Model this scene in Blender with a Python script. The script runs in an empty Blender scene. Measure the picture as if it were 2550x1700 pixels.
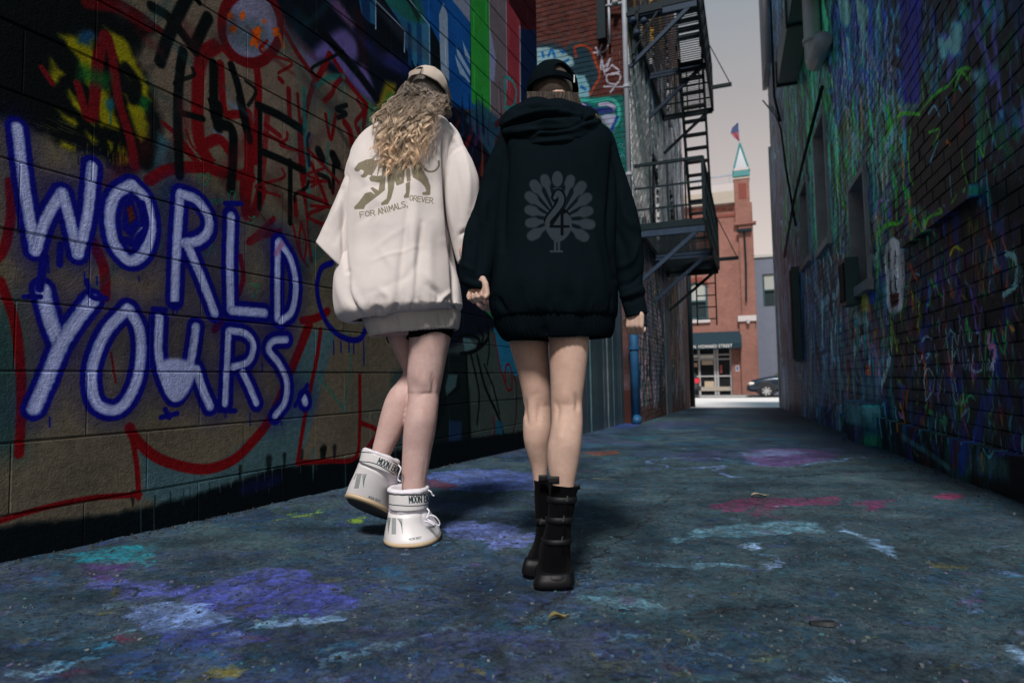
import bpy, bmesh, math, random
import numpy as np
from mathutils import Vector, Matrix, noise as mnoise

random.seed(7)
RNG = np.random.default_rng(7)
scene = bpy.context.scene
COL = scene.collection
rad = math.radians

# ------------------------------------------------------------------ camera
FPX, PW, PH = 1540.0, 2550.0, 1700.0
CAM = np.array([0.0, 0.0, 0.55])
_p = math.atan(0.061)
_r = 0.017
CF = np.array([0, math.cos(_p), math.sin(_p)])
_U0 = np.array([0, -math.sin(_p), math.cos(_p)])
_X = np.array([1.0, 0, 0])
CU = _U0 * math.cos(_r) + _X * math.sin(_r)
CR = _X * math.cos(_r) - _U0 * math.sin(_r)
cam_d = bpy.data.cameras.new('camera')
cam = bpy.data.objects.new('camera', cam_d)
COL.objects.link(cam)
M = Matrix(((CR[0], CU[0], -CF[0], CAM[0]), (CR[1], CU[1], -CF[1], CAM[1]), (CR[2], CU[2], -CF[2], CAM[2]), (0, 0, 0, 1)))
cam.matrix_world = M
cam_d.sensor_width = 36.0
cam_d.lens = FPX / PW * 36.0
cam_d.clip_start = 0.05
cam_d.clip_end = 600
cam_d.dof.use_dof = True
cam_d.dof.focus_distance = 2.2
cam_d.dof.aperture_fstop = 3.4
scene.camera = cam

# ------------------------------------------------------------------ world, sun, exposure
SUN_AZ, SUN_EL = rad(10.0), rad(51.0)      # azimuth the light travels towards (from +Y to +X)
world = bpy.data.worlds.new('World')
scene.world = world
world.use_nodes = True
wn = world.node_tree
wn.nodes.clear()
w_out = wn.nodes.new('ShaderNodeOutputWorld')
w_bg = wn.nodes.new('ShaderNodeBackground')
w_sky = wn.nodes.new('ShaderNodeTexSky')
w_sky.sky_type = 'NISHITA'
w_sky.sun_disc = False
w_sky.sun_elevation = SUN_EL
w_sky.sun_rotation = math.pi + SUN_AZ
w_sky.dust_density = 4.0
w_sky.air_density = 1.5
w_tc = wn.nodes.new('ShaderNodeTexCoord')
w_sep = wn.nodes.new('ShaderNodeSeparateXYZ')
w_ramp = wn.nodes.new('ShaderNodeValToRGB')
wn.links.new(w_tc.outputs['Generated'], w_sep.inputs[0])
wn.links.new(w_sep.outputs['Z'], w_ramp.inputs[0])
SKYK = 10.0
cr = w_ramp.color_ramp
cr.elements[0].position = 0.0
cr.elements[0].color = (.98, .84, .77, 1)
cr.elements[1].position = 1.0
cr.elements[1].color = (.03, .20, .35, 1)
for pos, c in ((.10, (.84, .71, .65, 1)), (.24, (.64, .555, .52, 1)), (.40, (.43, .40, .40, 1)), (.52, (.31, .345, .38, 1)), (.70, (.07, .25, .38, 1))):
    e = cr.elements.new(pos)
    e.color = c
w_mul = wn.nodes.new('ShaderNodeVectorMath')
w_mul.operation = 'SCALE'
w_mul.inputs['Scale'].default_value = SKYK
wn.links.new(w_ramp.outputs['Color'], w_mul.inputs[0])
w_mix = wn.nodes.new('ShaderNodeMix')
w_mix.data_type = 'RGBA'
w_mix.inputs[0].default_value = 0.93       # a hazy veil over the clear sky
wn.links.new(w_sky.outputs[0], w_mix.inputs[6])
wn.links.new(w_mul.outputs[0], w_mix.inputs[7])
wn.links.new(w_mix.outputs[2], w_bg.inputs[0])
w_bg.inputs[1].default_value = 0.1
wn.links.new(w_bg.outputs[0], w_out.inputs[0])

sun_d = bpy.data.lights.new('sun', 'SUN')
sun_d.energy = 3.9
sun_d.angle = rad(10.0)
sun_d.color = (1.0, 0.94, 0.91)
sun = bpy.data.objects.new('sun', sun_d)
COL.objects.link(sun)
sdir = Vector((math.sin(SUN_AZ) * math.cos(SUN_EL), math.cos(SUN_AZ) * math.cos(SUN_EL), -math.sin(SUN_EL)))
sun.rotation_euler = sdir.to_track_quat('-Z', 'Y').to_euler()
sun.location = (-1, -6, 8)

vs = scene.view_settings
vs.view_transform = 'Standard'
vs.look = 'None'
vs.exposure = 0.0
vs.gamma = 1.0
vs.use_curve_mapping = False
scene.cycles.max_bounces = 6
scene.cycles.use_denoising = True

# ------------------------------------------------------------------ pixel -> place helpers
def ray(x, y):
    return CF + CR * (x - PW / 2) / FPX - CU * (y - PH / 2) / FPX
ALLEY = np.array([math.sin(rad(19.5)), math.cos(rad(19.5)), 0.0])
SLOPE = 0.02
def gz(x, y):                       # height of the ground, falling away towards the street
    return -SLOPE * (x * ALLEY[0] + y * ALLEY[1])
def on_ground(x, y):
    d = ray(x, y)
    t = -(CAM[2] + SLOPE * (CAM @ ALLEY)) / (d[2] + SLOPE * (ALLEY @ d))
    return CAM + d * t
def on_depth(x, y, Y):              # point at distance Y ahead of the camera
    d = ray(x, y)
    return CAM + d * (Y / d[1])
def on_vplane(x, y, P, D):          # on the vertical plane through P along D
    n = np.array([D[1], -D[0], 0.0])
    d = ray(x, y)
    return CAM + d * (((P - CAM) @ n) / (d @ n))

# ------------------------------------------------------------------ objects and tags
def tag(o, label=None, cat=None, group=None, kind=None):
    if label: o['label'] = label
    if cat: o['category'] = cat
    if group: o['group'] = group
    if kind: o['kind'] = kind
    return o
def empty(name, loc=(0, 0, 0), rz=0.0, parent=None):
    o = bpy.data.objects.new(name, None)
    o.empty_display_size = 0.1
    COL.objects.link(o)
    o.location = loc
    o.rotation_euler = (0, 0, rz)
    if parent: o.parent = parent
    return o
def link(name, mesh, parent=None, loc=None, rot=None):
    o = bpy.data.objects.new(name, mesh)
    COL.objects.link(o)
    if parent: o.parent = parent
    if loc is not None: o.location = loc
    if rot is not None: o.rotation_euler = rot
    return o
def copy_tree(o, parent=None):
    c = o.copy()
    COL.objects.link(c)
    if parent: c.parent = parent
    for ch in list(o.children): copy_tree(ch, c)
    return c

class MB:
    """collects shapes in local coordinates and links them as one mesh object"""
    def __init__(s):
        s.v, s.f, s.mi = [], [], []
        s.cur = 0
    def add(s, vs_, fs_):
        n = len(s.v)
        s.v.extend([tuple(map(float, q)) for q in vs_])
        for f_ in fs_:
            s.f.append(tuple(i + n for i in f_))
            s.mi.append(s.cur)
    def box(s, a, b):
        x0, y0, z0 = a; x1, y1, z1 = b
        s.add([(x0, y0, z0), (x1, y0, z0), (x1, y1, z0), (x0, y1, z0), (x0, y0, z1), (x1, y0, z1), (x1, y1, z1), (x0, y1, z1)],
              [(0, 3, 2, 1), (4, 5, 6, 7), (0, 1, 5, 4), (1, 2, 6, 5), (2, 3, 7, 6), (3, 0, 4, 7)])
    def bar(s, p, q, w, h, up=(0, 0, 1)):
        p = Vector(p); q = Vector(q); d = (q - p).normalized(); up = Vector(up)
        if abs(d.dot(up)) > .98: up = Vector((1, 0, 0))
        x = d.cross(up).normalized() * (w / 2); y = x.cross(d).normalized() * (h / 2)
        vs_ = [p - x - y, p + x - y, p + x + y, p - x + y, q - x - y, q + x - y, q + x + y, q - x + y]
        s.add(vs_, [(0, 3, 2, 1), (4, 5, 6, 7), (0, 1, 5, 4), (1, 2, 6, 5), (2, 3, 7, 6), (3, 0, 4, 7)])
    def tube(s, pts, r, n=8, cap=True):
        pts = [Vector(p) for p in pts]
        rs = r if hasattr(r, '__len__') else [r] * len(pts)
        rings = []; prev = None
        for i, p in enumerate(pts):
            d = (pts[min(i + 1, len(pts) - 1)] - pts[max(i - 1, 0)]).normalized()
            if prev is None:
                up = Vector((0, 0, 1)) if abs(d.z) < .9 else Vector((1, 0, 0))
                x = d.cross(up).normalized()
            else:
                x = (prev - d * prev.dot(d)).normalized()
            prev = x; y = d.cross(x)
            rings.append([p + (x * math.cos(2 * math.pi * k / n) + y * math.sin(2 * math.pi * k / n)) * rs[i] for k in range(n)])
        vs_ = [q for rg in rings for q in rg]
        fs_ = [(i * n + k, i * n + (k + 1) % n, (i + 1) * n + (k + 1) % n, (i + 1) * n + k) for i in range(len(pts) - 1) for k in range(n)]
        if cap:
            fs_ += [tuple(range(n))[::-1], tuple((len(pts) - 1) * n + k for k in range(n))]
        s.add(vs_, fs_)
    def loft(s, rings, closed=True, cap=False):
        n = len(rings[0])
        vs_ = [q for rg in rings for q in rg]
        m = n if closed else n - 1
        fs_ = [(i * n + k, i * n + (k + 1) % n, (i + 1) * n + (k + 1) % n, (i + 1) * n + k) for i in range(len(rings) - 1) for k in range(m)]
        if cap:
            fs_ += [tuple(range(n))[::-1], tuple((len(rings) - 1) * n + k for k in range(n))]
        s.add(vs_, fs_)
    def mesh(s, name, mats, smooth=False):
        me = bpy.data.meshes.new(name)
        me.from_pydata(s.v, [], s.f)
        for m_ in (mats if isinstance(mats, (list, tuple)) else [mats]): me.materials.append(m_)
        if any(s.mi): me.polygons.foreach_set('material_index', s.mi)
        if smooth: me.polygons.foreach_set('use_smooth', [True] * len(me.polygons))
        me.update()
        return me
    def build(s, name, mats, parent=None, smooth=False, **kw):
        return link(name, s.mesh(name, mats, smooth), parent, **kw)

def bevel_box_mesh(name, mat, sx, sy, sz, b):
    bm = bmesh.new()
    bmesh.ops.create_cube(bm, size=1.0)
    for v in bm.verts: v.co = Vector((v.co.x * sx, v.co.y * sy, v.co.z * sz))
    bmesh.ops.bevel(bm, geom=bm.edges[:], offset=b, segments=1, affect='EDGES')
    me = bpy.data.meshes.new(name)
    bm.to_mesh(me); bm.free()
    me.materials.append(mat)
    return me

# ------------------------------------------------------------------ materials
class NT:
    def __init__(s, name):
        s.m = bpy.data.materials.new(name); s.m.use_nodes = True
        s.t = s.m.node_tree; s.t.nodes.clear()
        s.out = s.n('ShaderNodeOutputMaterial'); s.b = s.n('ShaderNodeBsdfPrincipled')
        s.l(s.b.outputs[0], s.out.inputs[0])
    def n(s, k, **kw):
        q = s.t.nodes.new(k)
        for a, b in kw.items(): setattr(q, a, b)
        return q
    def l(s, a, b): s.t.links.new(a, b)
    def obj(s, ref=None):
        q = s.n('ShaderNodeTexCoord')
        if ref is not None: q.object = ref
        return q.outputs['Object']
    def noise(s, vec, scale, detail=4, rough=.55, dist=0.0, mscale=None):
        if mscale:
            mp = s.n('ShaderNodeMapping'); mp.inputs['Scale'].default_value = mscale
            s.l(vec, mp.inputs[0]); vec = mp.outputs[0]
        q = s.n('ShaderNodeTexNoise'); q.inputs['Scale'].default_value = scale
        q.inputs['Detail'].default_value = detail; q.inputs['Roughness'].default_value = rough
        q.inputs['Distortion'].default_value = dist
        s.l(vec, q.inputs['Vector']); return q
    def ramp(s, fac, stops):
        q = s.n('ShaderNodeValToRGB'); e = q.color_ramp.elements
        while len(e) < len(stops): e.new(.5)
        for i, (p_, c) in enumerate(stops):
            e[i].position = p_; e[i].color = c if len(c) == 4 else (*c, 1)
        s.l(fac, q.inputs[0]); return q.outputs[0]
    def mix(s, fac, a, b, mode='MIX'):
        q = s.n('ShaderNodeMix', data_type='RGBA', blend_type=mode)
        for sock, v in ((q.inputs[0], fac), (q.inputs[6], a), (q.inputs[7], b)):
            if isinstance(v, (int, float)): sock.default_value = v
            elif isinstance(v, (tuple, list)): sock.default_value = v if len(v) == 4 else (*v, 1)
            else: s.l(v, sock)
        return q.outputs[2]
    def math(s, op, a, b=None, clamp=False):
        q = s.n('ShaderNodeMath', operation=op, use_clamp=clamp)
        for sock, v in ((q.inputs[0], a), (q.inputs[1], b)):
            if v is None: continue
            if isinstance(v, (int, float)): sock.default_value = v
            else: s.l(v, sock)
        return q.outputs[0]
    def bump(s, h, strength=.3, dist=.01, prev=None):
        q = s.n('ShaderNodeBump'); q.inputs['Strength'].default_value = strength; q.inputs['Distance'].default_value = dist
        s.l(h, q.inputs['Height'])
        if prev is not None: s.l(prev, q.inputs['Normal'])
        return q.outputs[0]
    def fin(s, col=None, rough=None, nrm=None, metal=None, spec=None):
        for key, v in (('Base Color', col), ('Roughness', rough), ('Metallic', metal), ('Specular IOR Level', spec)):
            if v is None: continue
            if isinstance(v, (int, float)): s.b.inputs[key].default_value = v
            elif isinstance(v, (tuple, list)): s.b.inputs[key].default_value = v if len(v) == 4 else (*v, 1)
            else: s.l(v, s.b.inputs[key])
        if nrm is not None: s.l(nrm, s.b.inputs['Normal'])
        return s.m

def simple(name, col, rough=.7, metal=0.0, var=.25, scale=8, bump=.15, spec=.4, bdist=.004):
    t = NT(name); v = t.obj()
    nz = t.noise(v, scale, 5)
    c = t.mix(nz.outputs[0], tuple(max(0, k * (1 - var)) for k in col), tuple(min(1, k * (1 + var)) for k in col))
    n2 = t.noise(v, scale * 9, 3)
    return t.fin(c, rough, t.bump(n2.outputs[0], bump, bdist), metal, spec)

# ------------------------------------------------------------------ painted pictures (sprayed paint on walls and cloth)
class Canvas:
    """a picture painted in metres on a surface; px() turns a traced point into canvas pixels"""
    def __init__(s, w_m, h_m, res, base=(.5, .5, .5), origin=(0, 0), to_m=None, alpha=False):
        s.res = res; s.w = int(w_m * res); s.h = int(h_m * res)
        s.im = np.ones((s.h, s.w, 4), np.float32)
        s.im[..., :3] = np.array(base, np.float32)
        if alpha: s.im[..., 3] = 0
        s.alpha = alpha
        s.o = origin; s.to_m = to_m
    def px(s, pts, mapped=True):
        out = []
        for q in pts:
            m_ = s.to_m(*q) if (mapped and s.to_m) else q
            out.append(((m_[0] - s.o[0]) * s.res, (m_[1] - s.o[1]) * s.res))
        return np.array(out, np.float32)
    def _blend(s, x0, y0, x1, y1, a, col, edge=0):
        if edge:
            h_, w_ = a.shape
            g = RNG.random((h_ // edge + 3, w_ // edge + 3)).astype(np.float32)
            yy = (np.arange(h_) / edge); xx = (np.arange(w_) / edge)
            yi = yy.astype(int); xi = xx.astype(int); fy = (yy - yi)[:, None]; fx = (xx - xi)[None]
            gg = g[yi][:, xi] * (1 - fy) * (1 - fx) + g[yi + 1][:, xi] * fy * (1 - fx) + g[yi][:, xi + 1] * (1 - fy) * fx + g[yi + 1][:, xi + 1] * fy * fx
            a = np.clip(a * 1.6 - (1 - a) * 0 - gg * .6 * (a < .999), 0, 1)
        c = np.array(col, np.float32) / 255.0
        reg = s.im[y0:y1, x0:x1]
        reg[..., :3] = reg[..., :3] * (1 - a[..., None]) + c * a[..., None]
        if s.alpha: reg[..., 3] = np.maximum(reg[..., 3], a)
    def stroke(s, pts, width, col, soft=.15, op=1.0, mapped=True, edge=0, smooth=True, metric=False, closed=False):
        """width in photo pixels (converted with the local scale) unless metric (metres)"""
        pts = [tuple(q) for q in pts]
        if closed: pts = pts + [pts[0]]
        if smooth and len(pts) > 2: pts = catmull(pts, closed)
        P = s.px(pts, mapped)
        ws = []
        for i, q in enumerate(pts):
            wi = width if not hasattr(width, '__len__') else np.interp(i / (len(pts) - 1), np.linspace(0, 1, len(width)), width)
            if mapped and s.to_m and not metric:
                m0 = s.to_m(q[0], q[1] - 5); m1 = s.to_m(q[0], q[1] + 5)
                wi = wi * math.hypot(m0[0] - m1[0], m0[1] - m1[1]) / 10
            ws.append(wi * s.res / 2)
        ws = np.array(ws, np.float32)
        mw = float(ws.max()) * (1 + soft) + 2
        x0 = max(0, int(P[:, 0].min() - mw)); x1 = min(s.w, int(P[:, 0].max() + mw) + 1)
        y0 = max(0, int(P[:, 1].min() - mw)); y1 = min(s.h, int(P[:, 1].max() + mw) + 1)
        if x1 <= x0 or y1 <= y0: return
        A = np.zeros((y1 - y0, x1 - x0), np.float32)
        for i in range(max(1, len(P) - 1)):
            a = P[i]; b = P[min(i + 1, len(P) - 1)]; r0 = ws[i]; r1 = ws[min(i + 1, len(P) - 1)]
            m_ = max(r0, r1) * (1 + soft) + 2
            sx0 = max(x0, int(min(a[0], b[0]) - m_)); sx1 = min(x1, int(max(a[0], b[0]) + m_) + 1)
            sy0 = max(y0, int(min(a[1], b[1]) - m_)); sy1 = min(y1, int(max(a[1], b[1]) + m_) + 1)
            if sx1 <= sx0 or sy1 <= sy0: continue
            X, Y = np.meshgrid(np.arange(sx0, sx1, dtype=np.float32), np.arange(sy0, sy1, dtype=np.float32))
            d = b - a; L2 = float(d @ d) + 1e-6
            t = np.clip(((X - a[0]) * d[0] + (Y - a[1]) * d[1]) / L2, 0, 1)
            D = np.hypot(X - a[0] - t * d[0], Y - a[1] - t * d[1])
            R_ = r0 + (r1 - r0) * t
            sf = np.maximum(R_ * soft, .7)
            al = np.clip((R_ + sf - D) / (2 * sf), 0, 1)
            sub = A[sy0 - y0:sy1 - y0, sx0 - x0:sx1 - x0]
            np.maximum(sub, al, out=sub)
        A = A * A * (3 - 2 * A) * op
        s._blend(x0, y0, x1, y1, A, col, edge)
    def poly(s, pts, col, soft=2.0, op=1.0, mapped=True, smooth=False, edge=0):
        pts = [tuple(q) for q in pts]
        if smooth: pts = catmull(pts + [pts[0]], True)
        P = s.px(pts, mapped); m_ = soft + 2
        x0 = max(0, int(P[:, 0].min() - m_)); x1 = min(s.w, int(P[:, 0].max() + m_) + 1)
        y0 = max(0, int(P[:, 1].min() - m_)); y1 = min(s.h, int(P[:, 1].max() + m_) + 1)
        if x1 <= x0 or y1 <= y0: return
        X, Y = np.meshgrid(np.arange(x0, x1, dtype=np.float32) + .01, np.arange(y0, y1, dtype=np.float32) + .013)
        ins = np.zeros(X.shape, bool); D = np.full(X.shape, 1e9, np.float32)
        for i in range(len(P)):
            a = P[i]; b = P[(i + 1) % len(P)]; d = b - a
            if abs(d[0]) + abs(d[1]) < 1e-6: continue
            if abs(d[1]) > 1e-9:
                c_ = ((Y < a[1]) != (Y < b[1])) & (X < d[0] * (Y - a[1]) / d[1] + a[0])
                ins ^= c_
            t = np.clip(((X - a[0]) * d[0] + (Y - a[1]) * d[1]) / float(d @ d), 0, 1)
            np.minimum(D, np.hypot(X - a[0] - t * d[0], Y - a[1] - t * d[1]), out=D)
        sd = np.where(ins, D, -D)
        A = np.clip(sd / (2 * soft) + .5, 0, 1)
        A = A * A * (3 - 2 * A) * op
        s._blend(x0, y0, x1, y1, A.astype(np.float32), col, edge)
    def drip(s, x, y, L, w, col, op=.8):
        s.stroke([(x, y), (x + .5, y + L)], [w, w * .6, w * 1.1], col, soft=.4, op=op, smooth=False)
    def image(s, name):
        img = bpy.data.images.new(name, s.w, s.h, alpha=True)
        img.pixels.foreach_set(np.clip(s.im, 0, 1).ravel())
        img.update(); img.pack()
        return img

def catmull(pts, closed=False, n=8):
    P = np.array(pts, float)
    if closed:
        Q = np.vstack([P[-2], P, P[1]])
    else:
        Q = np.vstack([2 * P[0] - P[1], P, 2 * P[-1] - P[-2]])
    out = []
    for i in range(1, len(Q) - 2):
        for k in range(n):
            t = k / n
            out.append(tuple(.5 * ((2 * Q[i]) + (-Q[i - 1] + Q[i + 1]) * t + (2 * Q[i - 1] - 5 * Q[i] + 4 * Q[i + 1] - Q[i + 2]) * t * t + (-Q[i - 1] + 3 * Q[i] - 3 * Q[i + 1] + Q[i + 2]) * t ** 3)))
    out.append(tuple(P[-1]))
    return out

# plain capital letters as strokes on a 4 x 6 grid (y up)
GLYPH = {
 'A': [[(0,0),(2,6),(4,0)],[(.8,2),(3.2,2)]], 'B': [[(0,0),(0,6),(2.6,6),(3.6,5.2),(3.6,4),(2.6,3.2),(0,3.2)],[(2.6,3.2),(4,2.4),(4,.9),(2.8,0),(0,0)]],
 'D': [[(0,0),(0,6),(2.2,6),(4,4.4),(4,1.6),(2.2,0),(0,0)]], 'E': [[(4,6),(0,6),(0,0),(4,0)],[(0,3.1),(3.3,3.1)]],
 'F': [[(4,6),(0,6),(0,0)],[(0,3.1),(3.2,3.1)]], 'H': [[(0,0),(0,6)],[(4,0),(4,6)],[(0,3),(4,3)]], 'I': [[(1.2,0),(1.2,6)]],
 'L': [[(0,6),(0,0),(3.6,0)]], 'M': [[(0,0),(0,6),(2.2,2),(4.4,6),(4.4,0)]], 'N': [[(0,0),(0,6),(4,0),(4,6)]],
 'O': [[(2,0),(.4,1),(0,3),(.4,5),(2,6),(3.6,5),(4,3),(3.6,1),(2,0)]], 'R': [[(0,0),(0,6),(2.6,6),(3.8,5.2),(3.8,3.8),(2.6,3),(0,3)],[(2.2,3),(4,0)]],
 'S': [[(3.8,5.2),(2.4,6),(.8,5.8),(.1,4.7),(.8,3.6),(3.2,2.6),(3.9,1.4),(3,.2),(1.4,0),(0,.9)]], 'T': [[(0,6),(4,6)],[(2,6),(2,0)]],
 'V': [[(0,6),(2,0),(4,6)]], 'W': [[(0,6),(1.3,0),(2.6,5),(3.9,0),(5.2,6)]], '.': [[(.4,.1),(.5,.2)]], ',': [[(.6,.5),(.2,-1)]], '0': [[(2,0),(.3,1.5),(.3,4.5),(2,6),(3.7,4.5),(3.7,1.5),(2,0)]], ' ': [],
}
GW = {'I': 2.4, 'M': 4.4, 'W': 5.2, '.': 1.2, ',': 1.2, ' ': 2.2, 'L': 3.6}
def write(cv, text, P0, P1, height, wfrac, col, mapped=False, squeeze=None, **kw):
    """text with its base line from P0 to P1, letter height along the normal"""
    P0 = np.array(P0, float); P1 = np.array(P1, float)
    adv = sum(GW.get(c, 4) + 1.3 for c in text) - 1.3
    d = (P1 - P0) / adv
    n = np.array([-d[1], d[0]]); n = n / np.linalg.norm(n) * height / 6
    if kw.pop('ydown', False): n = -n
    x = 0
    for c in text:
        for st in GLYPH[c]:
            cv.stroke([tuple(P0 + d * (x + q[0]) + n * q[1]) for q in st], height * wfrac, col, smooth=False, mapped=mapped, **kw)
        x += GW.get(c, 4) + 1.3
# ================================================================== LARGE STRUCTURE
def G(r, g, b, k=1.0):
    return (min(255, r * k), min(255, g * k), min(255, b * k))
def TZ(ox, oy, sc):
    return lambda pts: [(ox + x / sc, oy + y / sc) for x, y in pts]
T1 = TZ(0, 0, 2.24); T2 = TZ(600, 0, 3.136); T3 = TZ(0, 500, 1.742); T4 = TZ(500, 250, 3.92); T5 = TZ(1050, 800, 3.92)

# ---- ground sheet
mt = NT('distant_ground_earth'); v = mt.obj()
m_earth = mt.fin(mt.ramp(mt.noise(v, .6, 6).outputs[0], [(.3, (.09, .09, .085)), (.7, (.14, .135, .125))]), .9)
g = MB()
ys = [-60, -5, 60, 400]
for i in range(3):
    y0, y1 = ys[i], ys[i + 1]
    a0 = -SLOPE * min(y0, 60) - .03; a1 = -SLOPE * min(y1, 60) - .03
    g.add([(-300, y0, a0), (300, y0, a0), (300, y1, a1), (-300, y1, a1)], [(0, 1, 2, 3)])
tag(g.build('ground', m_earth, rot=(0, 0, -rad(19.5))), kind='structure')

# ---- painted alley pavement: picture of the paint patches
gm = lambda x, y: tuple(on_ground(x, y)[:2])
GX0, GY0, GW_, GH_, GR = -2.6, 0.5, 11.0, 19.5, 150
gc = Canvas(GW_, GH_, GR, (74 / 255, 82 / 255, 86 / 255), (GX0, GY0), gm)
def gpatch(pts, col, op=.8, edge=5, soft=3):
    gc.poly(pts, col, soft=soft, op=op, smooth=True, edge=edge)
def ell(cx, cy, rx, ry, n=10, jit=.3, rot=0):
    out = []
    for k in range(n):
        a = 2 * math.pi * k / n; j = 1 + RNG.uniform(-jit, jit)
        x, y = rx * math.cos(a) * j, ry * math.sin(a) * j
        out.append((cx + x * math.cos(rot) - y * math.sin(rot), cy + x * math.sin(rot) + y * math.cos(rot)))
    return out
# broad weathered tones
for i in range(420):
    x = RNG.uniform(-300, 2800); y = 1010 + 720 * RNG.random() ** 1.6
    if i < 60: y = RNG.uniform(1250, 1700)
    k = (y - 935) / 400
    left = x < 1350
    pal = [(40, 62, 74), (58, 78, 88), (44, 70, 84), (84, 84, 96), (30, 52, 66), (70, 76, 84)] if not left else \
          [(48, 66, 92), (70, 70, 108), (30, 66, 84), (36, 56, 68), (86, 76, 112), (26, 44, 60)]
    gpatch(ell(x, y, RNG.uniform(60, 260) * (k + .25), RNG.uniform(8, 34) * (k + .1)), pal[RNG.integers(len(pal))], op=RNG.uniform(.25, .6))
for i in range(160):
    x = RNG.uniform(1200, 2300); y = RNG.uniform(1012, 1150); k = (y - 935) / 400
    gpatch(ell(x, y, RNG.uniform(50, 200) * (k + .2), RNG.uniform(4, 18) * (k + .15)), [(28, 66, 92), (34, 84, 100), (44, 60, 88), (22, 50, 70), (70, 66, 100)][RNG.integers(5)], op=RNG.uniform(.4, .8))
for c, pts, op in (
    ((38, 132, 142), [(170, 1385), (260, 1362), (390, 1365), (380, 1395), (300, 1408), (190, 1405)], .9),
    ((122, 104, 178), [(200, 1440), (330, 1435), (470, 1468), (380, 1485), (270, 1490)], .8),
    ((98, 50, 100), [(190, 1415), (300, 1408), (340, 1440), (230, 1450)], .7),
    ((96, 84, 160), [(540, 1440), (700, 1420), (800, 1440), (860, 1490), (840, 1520), (700, 1530), (560, 1520), (480, 1480)], .85),
    ((150, 144, 190), [(310, 1520), (420, 1500), (560, 1500), (540, 1545), (420, 1570), (330, 1560)], .85),
    ((168, 166, 200), [(690, 1545), (760, 1528), (850, 1530), (840, 1545), (740, 1552)], .85),
    ((160, 172, 190), [(640, 1550), (690, 1535), (680, 1562), (640, 1560)], .8),
    ((84, 76, 150), [(380, 1560), (560, 1560), (700, 1580), (600, 1610), (420, 1610)], .65),
    ((70, 80, 130), [(300, 1620), (460, 1600), (560, 1640), (500, 1690), (330, 1690)], .6),
    ((150, 40, 90), [(200, 1655), (250, 1648), (240, 1672), (205, 1670)], .85),
    ((160, 40, 70), [(270, 1580), (340, 1578), (330, 1590), (280, 1592)], .8),
    ((150, 40, 90), [(145, 1670), (190, 1665), (180, 1680), (150, 1682)], .8),
    ((178, 128, 46), [(480, 1660), (590, 1664), (620, 1690), (520, 1700), (470, 1690)], .75),
    ((170, 164, 40), [(690, 1270), (740, 1280), (800, 1268), (760, 1283), (800, 1292), (740, 1288), (690, 1296), (728, 1283)], .95),
    ((150, 150, 40), [(885, 1290), (915, 1285), (910, 1298), (888, 1298)], .9),
    ((132, 118, 172), [(1110, 1300), (1200, 1296), (1300, 1320), (1310, 1350), (1230, 1370), (1160, 1345), (1120, 1320)], .85),
    ((110, 106, 168), [(1070, 1180), (1200, 1165), (1350, 1180), (1340, 1215), (1200, 1225), (1090, 1215)], .75),
    ((130, 40, 66), [(1050, 1195), (1110, 1198), (1130, 1215), (1070, 1212)], .7),
    ((40, 96, 130), [(900, 1420), (1000, 1410), (1050, 1440), (960, 1455)], .7),
    ((44, 110, 150), [(1010, 1460), (1060, 1462), (1050, 1480), (1005, 1478)], .7),
    ((40, 48, 120), [(930, 1465), (955, 1467), (945, 1485), (932, 1482)], .8),
    ((120, 70, 120), [(1860, 1125), (1960, 1116), (2060, 1125), (2080, 1142), (1980, 1158), (1880, 1158)], .85),
    ((150, 140, 175), [(1850, 1128), (1950, 1118), (2000, 1128), (1890, 1140)], .6),
    ((150, 50, 86), [(1780, 1250), (1880, 1236), (1960, 1240), (2080, 1240), (2060, 1256), (1960, 1262), (1860, 1290), (1900, 1262), (1800, 1275)], .85),
    ((150, 50, 90), [(2130, 1250), (2220, 1240), (2240, 1246), (2160, 1270)], .7),
    ((200, 60, 100), [(2330, 1232), (2400, 1228), (2410, 1238), (2340, 1242)], .95),
    ((150, 170, 180), [(1660, 1360), (1740, 1320), (1860, 1300), (2010, 1300), (2060, 1330), (1900, 1335), (1760, 1345)], .55),
    ((168, 168, 196), [(2100, 1300), (2130, 1320), (2180, 1350), (2240, 1395), (2235, 1400), (2170, 1370), (2120, 1340)], .8),
    ((178, 172, 200), [(1815, 1352), (1880, 1355), (1870, 1366), (1820, 1362)], .85),
    ((168, 162, 200), [(1900, 1395), (1935, 1388), (1920, 1415), (1880, 1420), (1895, 1405)], .85),
    ((140, 160, 175), [(1600, 1400), (1760, 1405), (1850, 1412), (1700, 1415)], .6),
    ((140, 160, 175), [(1460, 1490), (1600, 1496), (1660, 1506), (1540, 1516)], .6),
    ((70, 60, 110), [(1420, 1560), (1520, 1550), (1560, 1590), (1450, 1600)], .5),
    ((50, 70, 130), [(1460, 1625), (1500, 1622), (1495, 1638), (1465, 1640)], .7),
    ((150, 150, 190), [(1495, 1638), (1525, 1640), (1515, 1652)], .8),
    ((170, 168, 196), [(2480, 1595), (2560, 1620), (2560, 1660), (2500, 1620)], .8),
    ((34, 54, 96), [(1560, 1600), (1800, 1610), (1900, 1660), (1700, 1690), (1500, 1680)], .45),
    ((30, 50, 60), [(1900, 1480), (2200, 1500), (2400, 1580), (2200, 1640), (1950, 1600)], .5),
    ((170, 70, 50), [(1460, 1124), (1540, 1122), (1530, 1132), (1465, 1132)], .8),
    ((40, 60, 130), [(1530, 1058), (1590, 1052), (1580, 1064), (1535, 1066)], .7)):
    gpatch(pts, c, op)
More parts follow.
